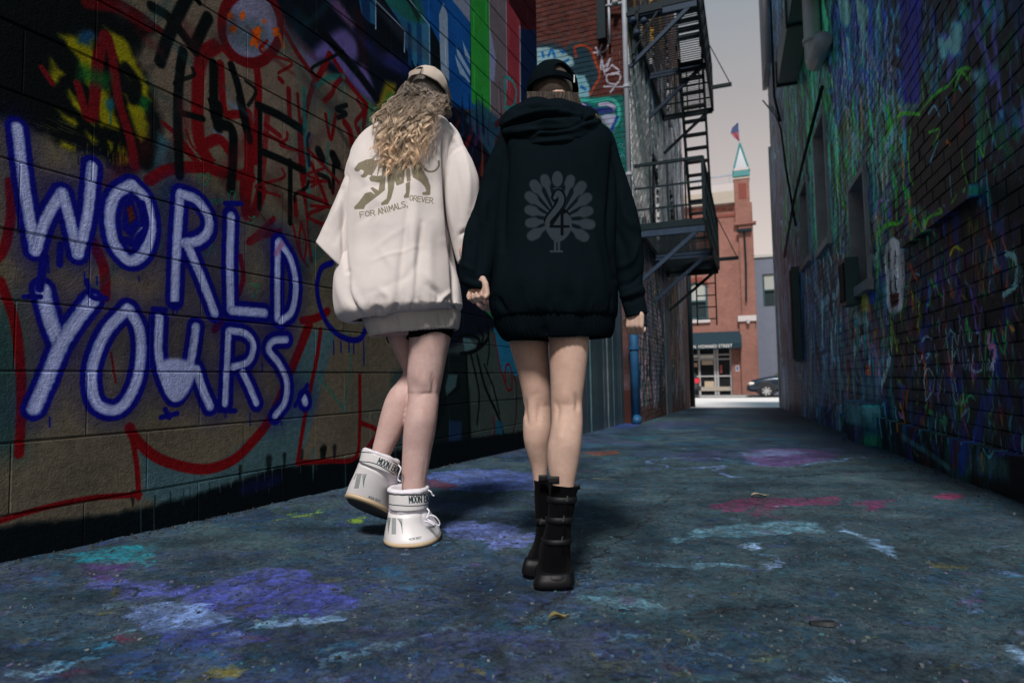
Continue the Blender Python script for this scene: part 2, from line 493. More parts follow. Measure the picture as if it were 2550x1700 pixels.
for pts, c, w in (
    ([(1610, 1150), (1650, 1142), (1760, 1140), (1850, 1150), (1960, 1162), (2060, 1150), (2150, 1138)], (140, 140, 180), .035),
    ([(1610, 1150), (1700, 1165), (1790, 1160)], (140, 140, 180), .03),
    ([(1770, 1160), (1800, 1182), (1830, 1186)], (150, 140, 180), .05),
    ([(1860, 1272), (1960, 1288)], (180, 50, 90), .02),
    ([(0, 1690), (120, 1660), (230, 1630)], (150, 160, 180), .03),
    ([(1120, 1570), (1020, 1590), (900, 1630), (830, 1650)], (120, 132, 150), .03),
    ([(200, 1590), (310, 1568)], (150, 160, 180), .012)):
    gc.stroke(pts, w, c, soft=.5, op=.8, edge=3, metric=True)
for i in range(1500):                                   # spatter and worn flecks
    x = RNG.uniform(-200, 2700); y = 1030 + 670 * RNG.random() ** 1.2
    q = gm(x, y); r_ = RNG.uniform(.006, .03) * (1 if y > 1200 else 1.6)
    pal = [(150, 160, 185), (60, 120, 150), (90, 80, 150), (30, 40, 50), (120, 60, 100), (26, 36, 44), (40, 60, 100), (150, 110, 60), (24, 34, 42), (130, 124, 160)]
    p2 = (q[0] + RNG.uniform(-2, 2) * r_, q[1] + RNG.uniform(-2, 2) * r_)
    gc.stroke([q, p2], r_, pal[RNG.integers(len(pal))], soft=.3, op=RNG.uniform(.2, .7), mapped=False, smooth=False, edge=2)
for pts, w in (([(1310, 1560), (1395, 1500), (1440, 1440), (1540, 1340), (1640, 1260), (1700, 1210)], .02),
               ([(1440, 1188), (1560, 1190), (1650, 1198), (1760, 1202), (1960, 1186), (2120, 1176), (2260, 1168)], .022),
               ([(1740, 1528), (1860, 1522), (1990, 1512)], .02), ([(1380, 1145), (1560, 1118), (1700, 1108)], .02)):
    gc.stroke(pts, w, (16, 24, 28), soft=.4, op=.75, metric=True, edge=2)
_l = gc.im[..., :3].mean(2, keepdims=True); gc.im[..., :3] = np.clip((_l + (gc.im[..., :3] - _l) * 1.0) * np.array([.84, 1.08, 1.12], np.float32), 0, 1)
img_ground = gc.image('alley_paint')

t = NT('painted_concrete'); v = t.obj()
mp = t.n('ShaderNodeMapping'); mp.inputs['Location'].default_value = (-GX0 / GW_, -GY0 / GH_, 0)
mp.inputs['Scale'].default_value = (1 / GW_, 1 / GH_, 1)
wob = t.noise(v, 5, 9, .72)                              # ragged paint edges
wv = t.n('ShaderNodeVectorMath', operation='MULTIPLY_ADD'); wv.inputs[1].default_value = (.42, .30, 0); t.l(wob.outputs[1], wv.inputs[0]); t.l(v, wv.inputs[2])
ws_ = t.n('ShaderNodeVectorMath', operation='ADD'); ws_.inputs[1].default_value = (-.21, -.15, 0); t.l(wv.outputs[0], ws_.inputs[0])
t.l(ws_.outputs[0], mp.inputs[0])
im = t.n('ShaderNodeTexImage', image=img_ground, extension='EXTEND'); t.l(mp.outputs[0], im.inputs[0])
n1 = t.noise(v, 16, 10, .76, .3); n2 = t.noise(v, 3.2, 8, .66); n3 = t.noise(v, 190, 4, .7); n4 = t.noise(v, 55, 6, .75)
worn = t.ramp(n1.outputs[0], [(.47, (0, 0, 0)), (.53, (1, 1, 1))])
conc = t.ramp(n3.outputs[0], [(.28, (.014, .028, .036)), (.5, (.055, .078, .088)), (.66, (.11, .13, .135)), (.8, (.26, .28, .28))])
c = t.mix(t.math('MULTIPLY', worn, .60), im.outputs[0], conc)
c = t.mix(t.ramp(t.noise(v, 1.1, 9, .7).outputs[0], [(.54, (0, 0, 0)), (.68, (.55,) * 3)]), c, conc)
c = t.mix(1.0, c, t.ramp(n2.outputs[0], [(.34, (.40, .45, .5)), (.52, (.9, .92, .95)), (.7, (1.35, 1.35, 1.35))]), 'MULTIPLY')
vor = t.n('ShaderNodeTexVoronoi', feature='DISTANCE_TO_EDGE'); vor.inputs['Scale'].default_value = 9
wv2 = t.n('ShaderNodeVectorMath', operation='MULTIPLY_ADD'); wv2.inputs[1].default_value = (.22, .22, 0); t.l(n1.outputs[1], wv2.inputs[0]); t.l(v, wv2.inputs[2]); t.l(wv2.outputs[0], vor.inputs['Vector'])
crk = t.ramp(vor.outputs[0], [(.0, (.0, .0, .0)), (.02, (1, 1, 1))])
c = t.mix(t.math('MULTIPLY', t.math('SUBTRACT', 1, crk), t.math('MULTIPLY', n2.outputs[0], .8)), c, (.010, .014, .018))
grime = t.ramp(n4.outputs[0], [(.36, (.22, .25, .28)), (.48, (.85, .88, .9)), (.6, (1.1, 1.1, 1.1)), (.72, (2.1, 2.1, 2.1))])
c = t.mix(.85, c, t.mix(1.0, c, grime, 'MULTIPLY'))
hh = t.math('ADD', t.math('MULTIPLY', n1.outputs[0], 1.3), t.math('MULTIPLY', n4.outputs[0], .6))
hh = t.math('ADD', hh, t.math('MULTIPLY', n3.outputs[0], .25))
hh = t.math('ADD', hh, t.math('MULTIPLY', worn, -.25)); hh = t.math('ADD', hh, t.math('MULTIPLY', crk, .2))
GROUND_GAIN = t.n('ShaderNodeVectorMath', operation='SCALE'); GROUND_GAIN.inputs['Scale'].default_value = 1.15; t.l(c, GROUND_GAIN.inputs[0])
m_ground = t.fin(GROUND_GAIN.outputs[0], t.ramp(n2.outputs[0], [(.3, (.55,) * 3), (.7, (.85,) * 3)]), t.bump(hh, .8, .016), spec=.3)

def fbm(x, y, s):
    return mnoise.fractal(Vector((x * s, y * s, 3.3)), 1.0, 2.0, 4)
g = MB()
def sheet(mb, xs, ys_, dz=.0, amp=0.0):
    n = len(xs); vs_ = []
    for y in ys_:
        for x in xs:
            z = gz(x, y) + dz
            if amp:
                z += amp * fbm(x, y, 9) + amp * 1.2 * fbm(x, y, 1.3)
                q = fbm(x, y, 22)
                if q > .25: z -= amp * .6
            vs_.append((x, y, z))
    mb.add(vs_, [(j * n + i, j * n + i + 1, (j + 1) * n + i + 1, (j + 1) * n + i) for j in range(len(ys_) - 1) for i in range(n - 1)])
sheet(g, np.arange(-2.4, 3.41, .022), np.arange(.6, 5.01, .022), amp=.0045)
near_ground = g.build('alley_pavement', m_ground, smooth=True)
tag(near_ground, kind='structure')
g = MB()
def far_x(y): return (-3.6 + .3 * y, 3.2 + .36 * y)
rows = list(np.arange(5.0, 19.6, .14))
vs_, n = [], 60
for y in rows:
    a, b = far_x(y)
    for i in range(n):
        x = a + (b - a) * i / (n - 1)
        vs_.append((x, y, gz(x, y) + .006 * fbm(x, y, 1.3) + .004 * fbm(x, y, 9) + (-.0 if y > 5.1 else 0)))
g.add(vs_, [(j * n + i, j * n + i + 1, (j + 1) * n + i + 1, (j + 1) * n + i) for j in range(len(rows) - 1) for i in range(n - 1) if vs_[(j + 1) * n + i][0] * ALLEY[0] + vs_[(j + 1) * n + i][1] * ALLEY[1] < 19.15])
tag(g.build('alley_pavement_far', m_ground, smooth=True), kind='structure')
g = MB()
g.add([(-4, -12, gz(-4, -12)), (3.4, -12, gz(3.4, -12)), (3.4, .6, gz(3.4, .6)), (-2.9, .6, gz(-2.9, .6))], [(0, 1, 2, 3)])
tag(g.build('alley_pavement_behind', m_ground), kind='structure')

# ---- LEFT: block wall with the mural
LP = np.array([-1.70, 2.07, 0.0]); LD = np.array([.418, .9085, 0.0]); LD /= np.linalg.norm(LD)
def lm(x, y):
    q = on_vplane(x, y, LP, LD)
    return (float((q - LP) @ LD), float(q[2]))
LX0, LZ0 = -.5, -.35
lc = Canvas(5.5, 5.6, 360, (88 / 255, 82 / 255, 70 / 255), (LX0, LZ0), lm)
BLK = (6, 12, 13); RED = (92, 12, 18); BLU = (10, 12, 104); LAV = (146, 154, 192); TEAL = (20, 92, 98)
S = lc.stroke; Pl = lc.poly
# airbrushed grounds
Pl(T3([(-200, 560), (60, 420), (110, 640), (90, 1100), (-200, 1120)]), (30, 62, 66), soft=25, op=.8)
Pl([(430, -300), (1500, -300), (1500, 500), (1150, 640), (900, 500), (560, 380), (420, 150)], (104, 92, 82), soft=70, op=.7)
for q in range(26):
    cx, cy = RNG.uniform(0, 1000), RNG.uniform(250, 1250)
    Pl(ell(cx, cy, RNG.uniform(30, 90), RNG.uniform(30, 110)), [(104, 90, 78), (66, 66, 56), (80, 76, 62), (60, 70, 66)][RNG.integers(4)], soft=30, op=.35, smooth=True)
Pl(T3([(600, 1080), (900, 1180), (1180, 960), (1330, 560), (1460, 560), (1300, 1150), (1300, 1250), (760, 1340), (620, 1290)]), (62, 88, 94), soft=8, op=.95)
# dark upper middle: sky of the mural
Pl(T2([(130, -400), (2900, -500), (2900, 300), (2400, 1100), (1900, 1050), (1650, 560), (1600, 700), (1100, 860), (1000, 780), (540, 470), (330, 220), (180, 60)]), (10, 18, 30), soft=14, op=1)
Pl(T2([(200, 90), (420, 260), (600, 480), (560, 620), (330, 220)]), (76, 84, 104), soft=16, op=.9)
Pl(T2([(520, 480), (640, 330), (780, 230), (880, 300), (910, 430), (860, 540), (960, 520), (1040, 720), (1010, 790), (860, 660), (700, 480)]), (92, 82, 138), soft=12, op=.95, smooth=True)
Pl(T2([(650, -20), (760, 0), (890, 190), (870, 240), (760, 120)]), (98, 74, 112), soft=10, op=.9)
Pl(T2([(1060, 420), (1180, 430), (1260, 520), (1240, 560), (1120, 500)]), (100, 78, 120), soft=12, op=.9)
Pl(T2([(880, 250), (1100, 400), (1330, 520), (1300, 600), (1050, 480)]), (26, 34, 84), soft=16, op=.9)
Pl(T2([(1130, 640), (1210, 660), (1200, 760), (1080, 860), (1060, 840)]), (122, 110, 34), soft=10, op=.95)
Pl(T2([(1150, 720), (1210, 740), (1160, 830), (1100, 830)]), (50, 110, 44), soft=8, op=.8)
Pl(T2([(940, 740), (1080, 860), (1020, 1000), (960, 940)]), (44, 92, 70), soft=8, op=.8)
S(T2([(420, 0), (700, 330), (900, 560), (1050, 760)]), 26, (8, 14, 20), soft=.4)
# painted window and flats
Pl(T2([(860, -350), (1430, -350), (1480, 160), (1480, 560), (1330, 470), (1270, 330), (1010, 180), (940, 110)]), (34, 84, 116), soft=2)
Pl(T2([(900, -300), (980, -250), (1010, 120), (1010, 190), (950, 130)]), (18, 48, 86), soft=3)
Pl(T2([(1040, -200), (1300, -200), (1430, 120), (1430, 200), (1300, 160), (1090, 0)]), (30, 88, 84), soft=5)
Pl(T2([(1190, -200), (1260, -200), (1400, 130), (1390, 190)]), (26, 50, 42), soft=5)
Pl(T2([(1052, -120), (1078, -60), (1278, 235), (1275, 415), (1055, 225), (1050, 20)]), (6, 14, 24), soft=2)
S(T2([(1052, -100), (1052, 230)]), 4, (130, 160, 190), smooth=False); S(T2([(1050, 10), (1278, 240), (1276, 410)]), 4, (130, 160, 190), smooth=False)
for a, b, c_ in ((1300, 1330, (20, 52, 90)), (1340, 1370, (40, 100, 130)), (1372, 1410, (24, 66, 108)), (1412, 1470, (52, 104, 134))):
    Pl(T2([(a, 180), (b, 200), (b + 4, 540), (a + 4, 500)]), c_, soft=1.5)
S(T2([(1300, -20), (1470, 200), (1475, 540)]), 4, (120, 150, 180), smooth=False)
Pl(T2([(1480, 160), (1540, 330), (1555, 560), (1480, 560)]), (8, 22, 26), soft=2)
Pl(T2([(1330, -500), (1790, -500), (1790, 660), (1900, 860), (1660, 860), (1550, 340), (1440, 120)]), (20, 78, 140), soft=2)
Pl(T2([(1420, -100), (1600, -60), (1790, 180), (1790, 20), (1700, -300)]), (120, 130, 150), soft=3)
Pl(T2([(1545, 120), (1580, 25), (1612, 120), (1625, 640), (1560, 560)]), (130, 150, 172), soft=2)
for q in ([(1730, 320), (1790, 460), (1790, 500), (1750, 440)], [(1680, 360), (1790, 560), (1790, 600), (1690, 440)], [(1670, 430), (1790, 640), (1780, 650), (1690, 520)], [(1690, 510), (1790, 640), (1710, 580)]):
    Pl(T2(q), (134, 160, 186), soft=1.5)
Pl(T2([(1785, -700), (1930, -600), (1950, 930), (1930, 930), (1800, 800)]), (46, 138, 58), soft=1.5)
Pl(T2([(1930, -600), (2075, -500), (2085, 900), (1950, 960)]), (106, 98, 104), soft=1.5)
Pl(T2([(1940, 200), (1990, 460), (1980, 640), (1950, 640)]), (126, 134, 168), soft=4)
Pl(T2([(2070, -500), (2180, -400), (2182, 900), (2075, 900)]), (136, 56, 66), soft=1.5)
S(T2([(1935, -300), (1950, 930)]), 4, (150, 150, 170), smooth=False); S(T2([(2070, 0), (2078, 700)]), 4, (140, 150, 170), smooth=False)
Pl(T2([(2178, -700), (2700, -700), (2700, 260), (2182, 240)]), (66, 16, 22), soft=2)
Pl(T2([(2178, 230), (2700, 260), (2700, 900), (2180, 900)]), (16, 34, 66), soft=2)
S(T2([(2178, 210), (2182, 820)]), 5, (150, 160, 180), smooth=False)
Pl(T2([(2040, -80), (2200, 210), (2700, 230), (2700, -80)]), (52, 14, 20), soft=4)
S(T2([(2065, 850), (2065, 620), (2120, 640), (2150, 720), (2130, 830), (2065, 850)]), 9, (50, 130, 130), soft=.3)
# lower right of the mural: flames, deep colours
Pl([(1100, 250), (1190, 290), (1250, 420), (1400, 520), (1400, 900), (1080, 900), (1060, 500)], (16, 20, 34), soft=14, op=1)
Pl([(1190, 250), (1280, 330), (1300, 400), (1230, 400), (1160, 300)], (36, 76, 96), soft=10, op=.9)
for i in range(60):
    x = RNG.uniform(1080, 1380); y = RNG.uniform(300, 640)
    c_ = [(80, 18, 26), (36, 44, 96), (120, 60, 40), (70, 30, 70), (20, 60, 80), (110, 24, 24)][RNG.integers(6)]
    S([(x, y), (x + RNG.uniform(-14, 14), y - RNG.uniform(20, 60)), (x + RNG.uniform(-8, 22), y - RNG.uniform(70, 120))], [RNG.uniform(8, 20), 5, 1], c_, soft=.5, op=.8)
for x in (1150, 1168, 1185, 1200):
    S([(x, 235), (x + 4, 330)], [3, 14], (14, 30, 60), soft=.3)
# far lower part with black line-work on grey green
Pl(T5([(-300, 500), (900, 0), (1300, 0), (1300, 1400), (-300, 1560)]), (54, 66, 64), soft=12, op=.95)
Pl(T5([(700, 60), (850, 180), (960, 560), (830, 480), (780, 500), (740, 300)]), (28, 92, 120), soft=3)
Pl(T5([(400, 160), (470, 170), (530, 250), (420, 310)]), (70, 96, 100), soft=4)
for q, w in (([(360, 160), (460, 130), (560, 180), (540, 260)], 9), ([(380, 320), (520, 290), (640, 180), (650, 60)], 10), ([(480, 330), (560, 700), (540, 1000)], 8),
             ([(540, 330), (620, 640), (760, 960), (820, 1200)], 10), ([(610, 420), (700, 650), (760, 900)], 7), ([(430, 340), (450, 700), (470, 1150)], 12),
             ([(330, 500), (360, 640), (240, 730), (210, 900)], 16), ([(200, 400), (180, 700), (150, 1000)], 30), ([(260, 950), (360, 1000), (390, 1150), (260, 1260)], 8),
             ([(640, 60), (660, 260), (640, 420)], 7), ([(540, 60), (600, 150), (560, 260)], 8)):
    S(T5(q), w, BLK, soft=.25)
Pl(T5([(60, 900), (200, 300), (420, 330), (470, 700), (480, 1180), (300, 1380), (60, 1400)]), (10, 20, 22), soft=10, op=.85)
Pl(T5([(260, 520), (350, 520), (330, 640), (240, 730), (230, 640)]), (52, 74, 76), soft=4)
S(T5([(710, 130), (760, 420), (800, 560), (840, 670), (880, 640), (870, 460), (840, 420), (815, 480), (820, 600)]), 6, RED, soft=.3)
S(T5([(890, 500), (920, 640), (920, 950), (870, 1180)]), 6, (60, 14, 22), soft=.3)
S(T5([(500, 1190), (700, 1120), (700, 950)]), 8, RED, soft=.3); S(T5([(820, 1210), (900, 1150), (1000, 1080)]), 8, RED, soft=.3)
Pl(T5([(270, 960), (390, 980), (390, 1180), (260, 1240)]), (30, 52, 84), soft=6, op=.8)
Pl(T5([(710, 960), (790, 980), (800, 1230), (720, 1220)]), (24, 70, 92), soft=5, op=.9)
S([(1245, 810), (1230, 790), (1210, 770)], 12, (30, 120, 70), soft=.4)
# bottom band, black paint with runs
Pl([(-300, 1700), (-300, 1330), (0, 1312), (200, 1290), (340, 1268), (440, 1245), (560, 1208), (690, 1165), (900, 1140), (1080, 1105), (1400, 1060), (1500, 1700)], (8, 16, 20), soft=10, op=1, edge=10)
for i in range(46):
    x = RNG.uniform(330, 1080); y = np.interp(x, [300, 440, 700, 1100], [1262, 1232, 1160, 1100])
    if RNG.random() < .5: lc.drip(x, y - 10, RNG.uniform(20, 90), RNG.uniform(1.5, 3.5), (66, 100, 108) if RNG.random() < .6 else BLK, .6)
    else: S([(x, y - 26), (x, y + RNG.uniform(0, 50))], [RNG.uniform(10, 24), 2], (62, 88, 94) if RNG.random() < .5 else BLK, soft=.6, op=.7)
S(T3([(1060, 1250), (1200, 1210)]), 30, (16, 22, 60), soft=.7, op=.7)
# black mass upper left with yellow
Pl(T1([(-500, -300), (640, -300), (660, 20), (780, 80), (900, 175), (800, 240), (760, 330), (850, 500), (900, 700), (870, 950), (660, 960), (560, 880), (420, 840), (240, 760), (110, 700), (-100, 640), (-500, 600)]), BLK, soft=16, edge=10)
S(T1([(480, 20), (660, 50), (820, 150)]), 30, RED, soft=.5, op=.8); S(T1([(640, 0), (800, 100), (900, 180)]), 16, (60, 14, 20), soft=.5)
for q in ([(325, 190), (520, 210), (530, 370), (520, 560), (480, 460), (430, 330)], [(285, 335), (355, 410), (310, 480), (280, 440)], [(585, 160), (690, 215), (830, 490), (835, 560), (790, 540), (640, 330)],
          [(700, 535), (810, 610), (832, 770), (780, 790), (725, 650)], [(545, 480), (600, 500), (672, 725), (565, 705), (535, 590)], [(385, 510), (470, 610), (520, 700), (400, 590)],
          [(330, 620), (440, 690), (420, 710), (340, 660)], [(480, 740), (540, 790), (520, 810)], [(600, 790), (635, 800), (615, 850)], [(670, 800), (710, 860), (730, 920), (650, 920)], [(350, 790), (420, 820), (400, 850), (330, 820)]):
    Pl(T1(q), (118, 114, 16), soft=9, op=.92, edge=6)
for q, w in (([(430, 470), (500, 660), (540, 300)], 20), ([(520, 660), (545, 400), (580, 200), (620, 300), (660, 560), (720, 760), (750, 930)], 24), ([(230, 380), (290, 470)], 14)):
    S(T1(q), w, (90, 16, 22), soft=.3)
Pl(T1([(440, 360), (620, 420), (600, 500), (430, 440)]), (24, 84, 40), soft=10, op=.8); Pl(T1([(770, 540), (830, 560), (820, 620), (790, 600)]), (24, 90, 44), soft=8)
Pl(T1(ell(480, 215, 45, 40)), (24, 60, 90), soft=6); Pl(T1(ell(615, 585, 26, 32)), (24, 84, 100), soft=5); lc.drip(614 / 2.24, 600 / 2.24, 42, 4, (24, 84, 100))
for q in ([(700, 380), (760, 470), (740, 560)], [(150, 560), (260, 700), (420, 790)]): S(T1(q), 26, BLK, soft=.5)
for i in range(60):
    x = RNG.uniform(400, 700); y = RNG.uniform(780, 920); lc.drip(x / 2.24, y / 2.24, RNG.uniform(5, 26), 2.4, BLK if RNG.random() < .7 else (90, 90, 20), .8)
for i in range(40):
    x = RNG.uniform(0, 400); y = RNG.uniform(660, 800); S(T1([(x, y), (x + 90, y + 38)]), 2, (70, 66, 46), op=.5, smooth=False)
Pl(T1([(880, 740), (960, 800), (980, 940), (850, 960)]), (44, 78, 90), soft=8, op=.9)
# the tangle of red and black tags
Pl(T1([(1260, 560), (1330, 600), (1330, 650)]), (84, 100, 124), soft=4); Pl(T1([(1170, 720), (1260, 760), (1220, 770)]), (84, 100, 124), soft=4)
R_ = lambda q, w, so=.25, op=1: S(q, w, (98, 13, 19), soft=so, op=op)
for q, w in ((T1([(1200, 260), (1120, 330), (1100, 560), (1110, 780), (1160, 900)]), 34), (T1([(1180, 300), (1230, 270), (1290, 330)]), 16), (T1([(1230, 360), (1250, 620), (1330, 640)]), 20),
             (T1([(1120, 820), (1220, 780), (1290, 860)]), 26), (T1([(830, 1010), (940, 950), (1100, 935), (1250, 965), (1400, 990)]), 28), (T1([(1430, 380), (1440, 520), (1420, 900)]), 22),
             (T1([(1380, 640), (1390, 900), (1370, 1180), (1420, 1180), (1460, 1060)]), 30), (T1([(910, 690), (1000, 770), (1100, 900)]), 13), (T1([(1020, 830), (1090, 900)]), 12),
             (T2([(320, 210), (440, 420), (580, 620)]), 15), (T2([(580, 620), (540, 740), (500, 900), (470, 1080), (500, 1400)]), 15), (T2([(690, 430), (640, 540), (560, 680)]), 16),
             (T2([(700, 430), (840, 650), (980, 820)]), 14), (T2([(980, 820), (960, 960), (960, 1060)]), 14), (T2([(370, 700), (380, 940)]), 15), (T2([(440, 740), (460, 960)]), 10), (T2([(300, 620), (320, 640)]), 14),
             (T2([(660, 900), (700, 1090), (740, 900)]), 11), (T2([(810, 960), (850, 1030), (880, 1180)]), 20), (T2([(920, 1000), (930, 1060)]), 8), (T2([(180, 1040), (330, 1120), (340, 1140)]), 8),
             (T4([(960, 300), (980, 700), (1040, 1100), (1080, 1560)]), 14), (T4([(1080, 620), (1160, 820), (1230, 1000)]), 12), (T4([(1020, 800), (1260, 790)]), 9), (T4([(1040, 1030), (1260, 1045)]), 8),
             (T4([(460, 1390), (560, 1300), (710, 1160)]), 14), (T4([(480, 1380), (620, 1310), (770, 1290)]), 20), (T4([(560, 1080), (680, 1250)]), 4), (T4([(900, 1220), (960, 1480), (1040, 1620)]), 7),
             (T4([(980, 1190), (960, 1400), (1000, 1560), (1030, 1400), (990, 1230)]), 7), (T4([(920, 960), (930, 1120)]), 14), (T4([(430, 700), (400, 900), (450, 1150), (520, 1080)]), 16),
             (T3([(560, 985), (600, 1050), (700, 1125), (870, 1165), (1000, 1130), (1100, 1040), (1180, 930), (1260, 740), (1340, 540)]), 26), (T3([(565, 1000), (590, 1140), (600, 1290)]), 13),
             (T3([(605, 1275), (400, 1290), (200, 1330), (0, 1390), (-120, 1440)]), 14), (T3([(1290, 1140), (1320, 950), (1370, 700), (1390, 560)]), 13), (T3([(1290, 1135), (1420, 1130), (1540, 1115), (1560, 980), (1560, 760)]), 12),
             (T3([(1310, 520), (1370, 510), (1420, 480)]), 20), (T3([(400, 180), (450, 300), (455, 420)]), 26), (T3([(480, 660), (500, 790)]), 5), (T3([(930, 560), (960, 520)]), 20), (T3([(1040, 240), (1055, 330), (1030, 420)]), 14),
             (T3([(40, -80), (45, 60), (20, 200), (-20, 260)]), 22), (T3([(0, 350), (60, 520), (85, 700), (90, 900), (80, 1100)]), 22), (T3([(1560, 960), (1640, 1010), (1600, 1150)]), 12), (T3([(1640, 1160), (1560, 1130), (1700, 930)]), 10)):
    R_(q, w)
R_(T1([(1480, 700), (1560, 760)]), 14, op=.9); R_(T1([(1490, 640), (1470, 900), (1440, 1100)]), 18, op=.7)
S(T5([(-160, 830), (-60, 760), (20, 760), (30, 900)]), 14, RED); 
B_ = lambda q, w: S(q, w, BLK, soft=.28)
for q, w in ((T1([(845, 40), (950, 110), (1090, 290)]), 26), (T1([(1070, -60), (990, 90), (930, 230), (890, 350)]), 30), (T1([(1160, 100), (1120, 180), (1080, 270)]), 28), (T1([(1080, -20), (1110, 20)]), 14),
             (T1([(1020, 290), (1000, 420), (990, 640), (1000, 980)]), 25), (T1([(1000, 630), (1130, 665)]), 16), (T1([(1190, 360), (1200, 660), (1290, 720), (1300, 860), (1285, 1060)]), 26),
             (T1([(1290, 370), (1330, 500), (1390, 780)]), 22), (T1([(1180, 380), (1200, 420)]), 14), (T4([(575, 120), (575, 600), (570, 1060)]), 14), (T4([(560, 60), (760, 150), (990, 290)]), 22),
             (T4([(610, 510), (800, 590), (1010, 690)]), 19), (T4([(872, 600), (872, 1200)]), 15), (T4([(370, 0), (440, 300)]), 18), (T4([(160, 60), (170, 260)]), 30), (T4([(1150, 500), (1180, 570)]), 26), (T4([(1290, 540), (1330, 620)]), 26), (T4([(1300, 560), (1290, 900)]), 12)):
    B_(q, w)
for q, w in ((T4([(1010, 0), (1010, 300), (1040, 700), (1050, 1000), (1080, 1400), (1110, 1560)]), 10), (T4([(1255, 90), (1250, 250)]), 8), (T4([(1240, 420), (1230, 740)]), 7), (T2([(490, 700), (500, 1000)]), 12),
             (T2([(580, 680), (690, 610), (800, 600)]), 14), (T2([(790, 620), (810, 900)]), 7), (T3([(1500, 560), (1520, 700), (1490, 900)]), 5), (T3([(1380, 760), (1450, 850), (1500, 920)]), 6)):
    S(q, w, (30, 96, 92), soft=.5, op=.75)
S(T4([(1060, 330), (1040, 400), (1060, 640)]), 10, (16, 34, 60)); S(T1([(1165, 560), (1190, 640)]), 10, BLK)
# circle with orange marks
Pl(T1(ell(1400, 150, 150, 180, 16, .02)), (104, 104, 128), soft=3); Pl(T1(ell(1390, 200, 110, 90, 12, .1)), (72, 86, 96), soft=14, op=.9)
S(T1(ell(1400, 150, 165, 205, 20, .01)), 25, (84, 12, 18), soft=.25, closed=True)
for cx, cy, rx, ry in ((1300, 165, 22, 24), (1355, 90, 16, 24), (1285, 95, 18, 20), (1430, 185, 28, 34), (1475, 120, 10, 16), (1540, 180, 20, 26)): Pl(T1(ell(cx, cy, rx, ry)), (168, 74, 16), soft=4, edge=3)
for q in ([(1425, 200), (1400, 250)], [(1440, 210), (1465, 270)], [(1430, 200), (1428, 260)], [(1560, 200), (1580, 260)]): S(T1(q), 10, (168, 74, 16))
for i in range(90):
    x, y = RNG.uniform(300, 980), RNG.uniform(-20, 640); a = RNG.uniform(0, 3.14); L_ = RNG.uniform(30, 120)
    S([(x, y), (x + L_ * math.cos(a) * .5, y + L_ * .6), (x + L_ * math.cos(a), y + L_)], RNG.uniform(10, 46), [(84, 16, 22), (22, 20, 22), (60, 24, 26), (52, 40, 44), (70, 72, 80), (24, 60, 66)][RNG.integers(6)], soft=.9, op=RNG.uniform(.12, .42))
for i in range(16):
    x, y = RNG.uniform(430, 900), RNG.uniform(60, 560); s_ = RNG.uniform(20, 60)
    S([(x + RNG.uniform(-s_, s_), y + k * s_ * .5) for k in range(4)], RNG.uniform(6, 13), RED if i % 3 else BLK, soft=.3, op=.85)
# green hearts and scrawl
for q in ([(1105, 1000), (1120, 970), (1135, 985), (1160, 965), (1165, 990), (1140, 1035), (1110, 1015)], [(1165, 1130), (1185, 1110), (1180, 1150), (1200, 1110), (1205, 1140), (1235, 1110), (1235, 1140)],
          [(1270, 1080), (1290, 1140), (1310, 1080), (1290, 1070), (1280, 1090)], [(1380, 1230), (1400, 1255), (1420, 1210), (1400, 1220), (1385, 1210)], [(1130, 1400), (1150, 1430), (1180, 1370), (1200, 1420)], [(925, 1050), (945, 1100)], [(905, 1270), (915, 1330), (890, 1390)]):
    S(T1(q), 3, (24, 120, 84), soft=.4, op=.8)
S(T3([(1085, 370), (1095, 360), (1105, 375), (1115, 360), (1118, 380), (1100, 420), (1085, 390)]), 2.5, (24, 120, 84))
# WORLD YOURS.
letters = [
 ([[(42, 318), (60, 470), (86, 626)], [(88, 626), (112, 550), (152, 482)], [(156, 482), (178, 570), (192, 634)], [(194, 634), (216, 540), (229, 415)]], 27),
 ([[(323, 462), (285, 490), (272, 545), (285, 610), (322, 650), (358, 630), (375, 570), (362, 500), (330, 462)]], 28),
 ([[(448, 486), (440, 600), (434, 748)], [(450, 484), (488, 498), (516, 536), (518, 574), (494, 600), (458, 606)], [(466, 612), (500, 690), (534, 780)]], 25),
 ([[(575, 540), (572, 650), (574, 772)], [(578, 774), (658, 780)]], 24),
 ([[(692, 606), (690, 700), (690, 794)], [(696, 602), (724, 648), (736, 710), (726, 775), (698, 800)]], 20),
 ([[(106, 722), (122, 790), (144, 850)], [(228, 750), (185, 805), (150, 862), (118, 940), (84, 1018)]], 36),
 ([[(316, 770), (262, 830), (228, 920), (236, 1000), (280, 1022), (318, 995), (346, 920), (348, 830), (322, 772)]], 28),
 ([[(396, 792), (394, 880), (410, 950), (436, 990), (462, 950), (478, 880), (487, 815)], [(488, 920), (504, 970), (522, 1012)]], 24),
 ([[(568, 826), (564, 920), (560, 1006)], [(572, 824), (610, 832), (630, 860), (618, 900), (580, 914)], [(604, 928), (622, 966), (638, 1004)]], 19),
 ([[(712, 846), (680, 850), (668, 872), (694, 906), (714, 950), (710, 1000), (684, 1036)]], 19),
 ([[(757, 992), (760, 1002)]], 22)]
for strokes, w in letters:
    for q in strokes: S(q, w + 58, (16, 16, 84), soft=.95, op=.38)
for strokes, w in letters:
    for q in strokes: S(q, w + 27, BLU, soft=.12, edge=5)
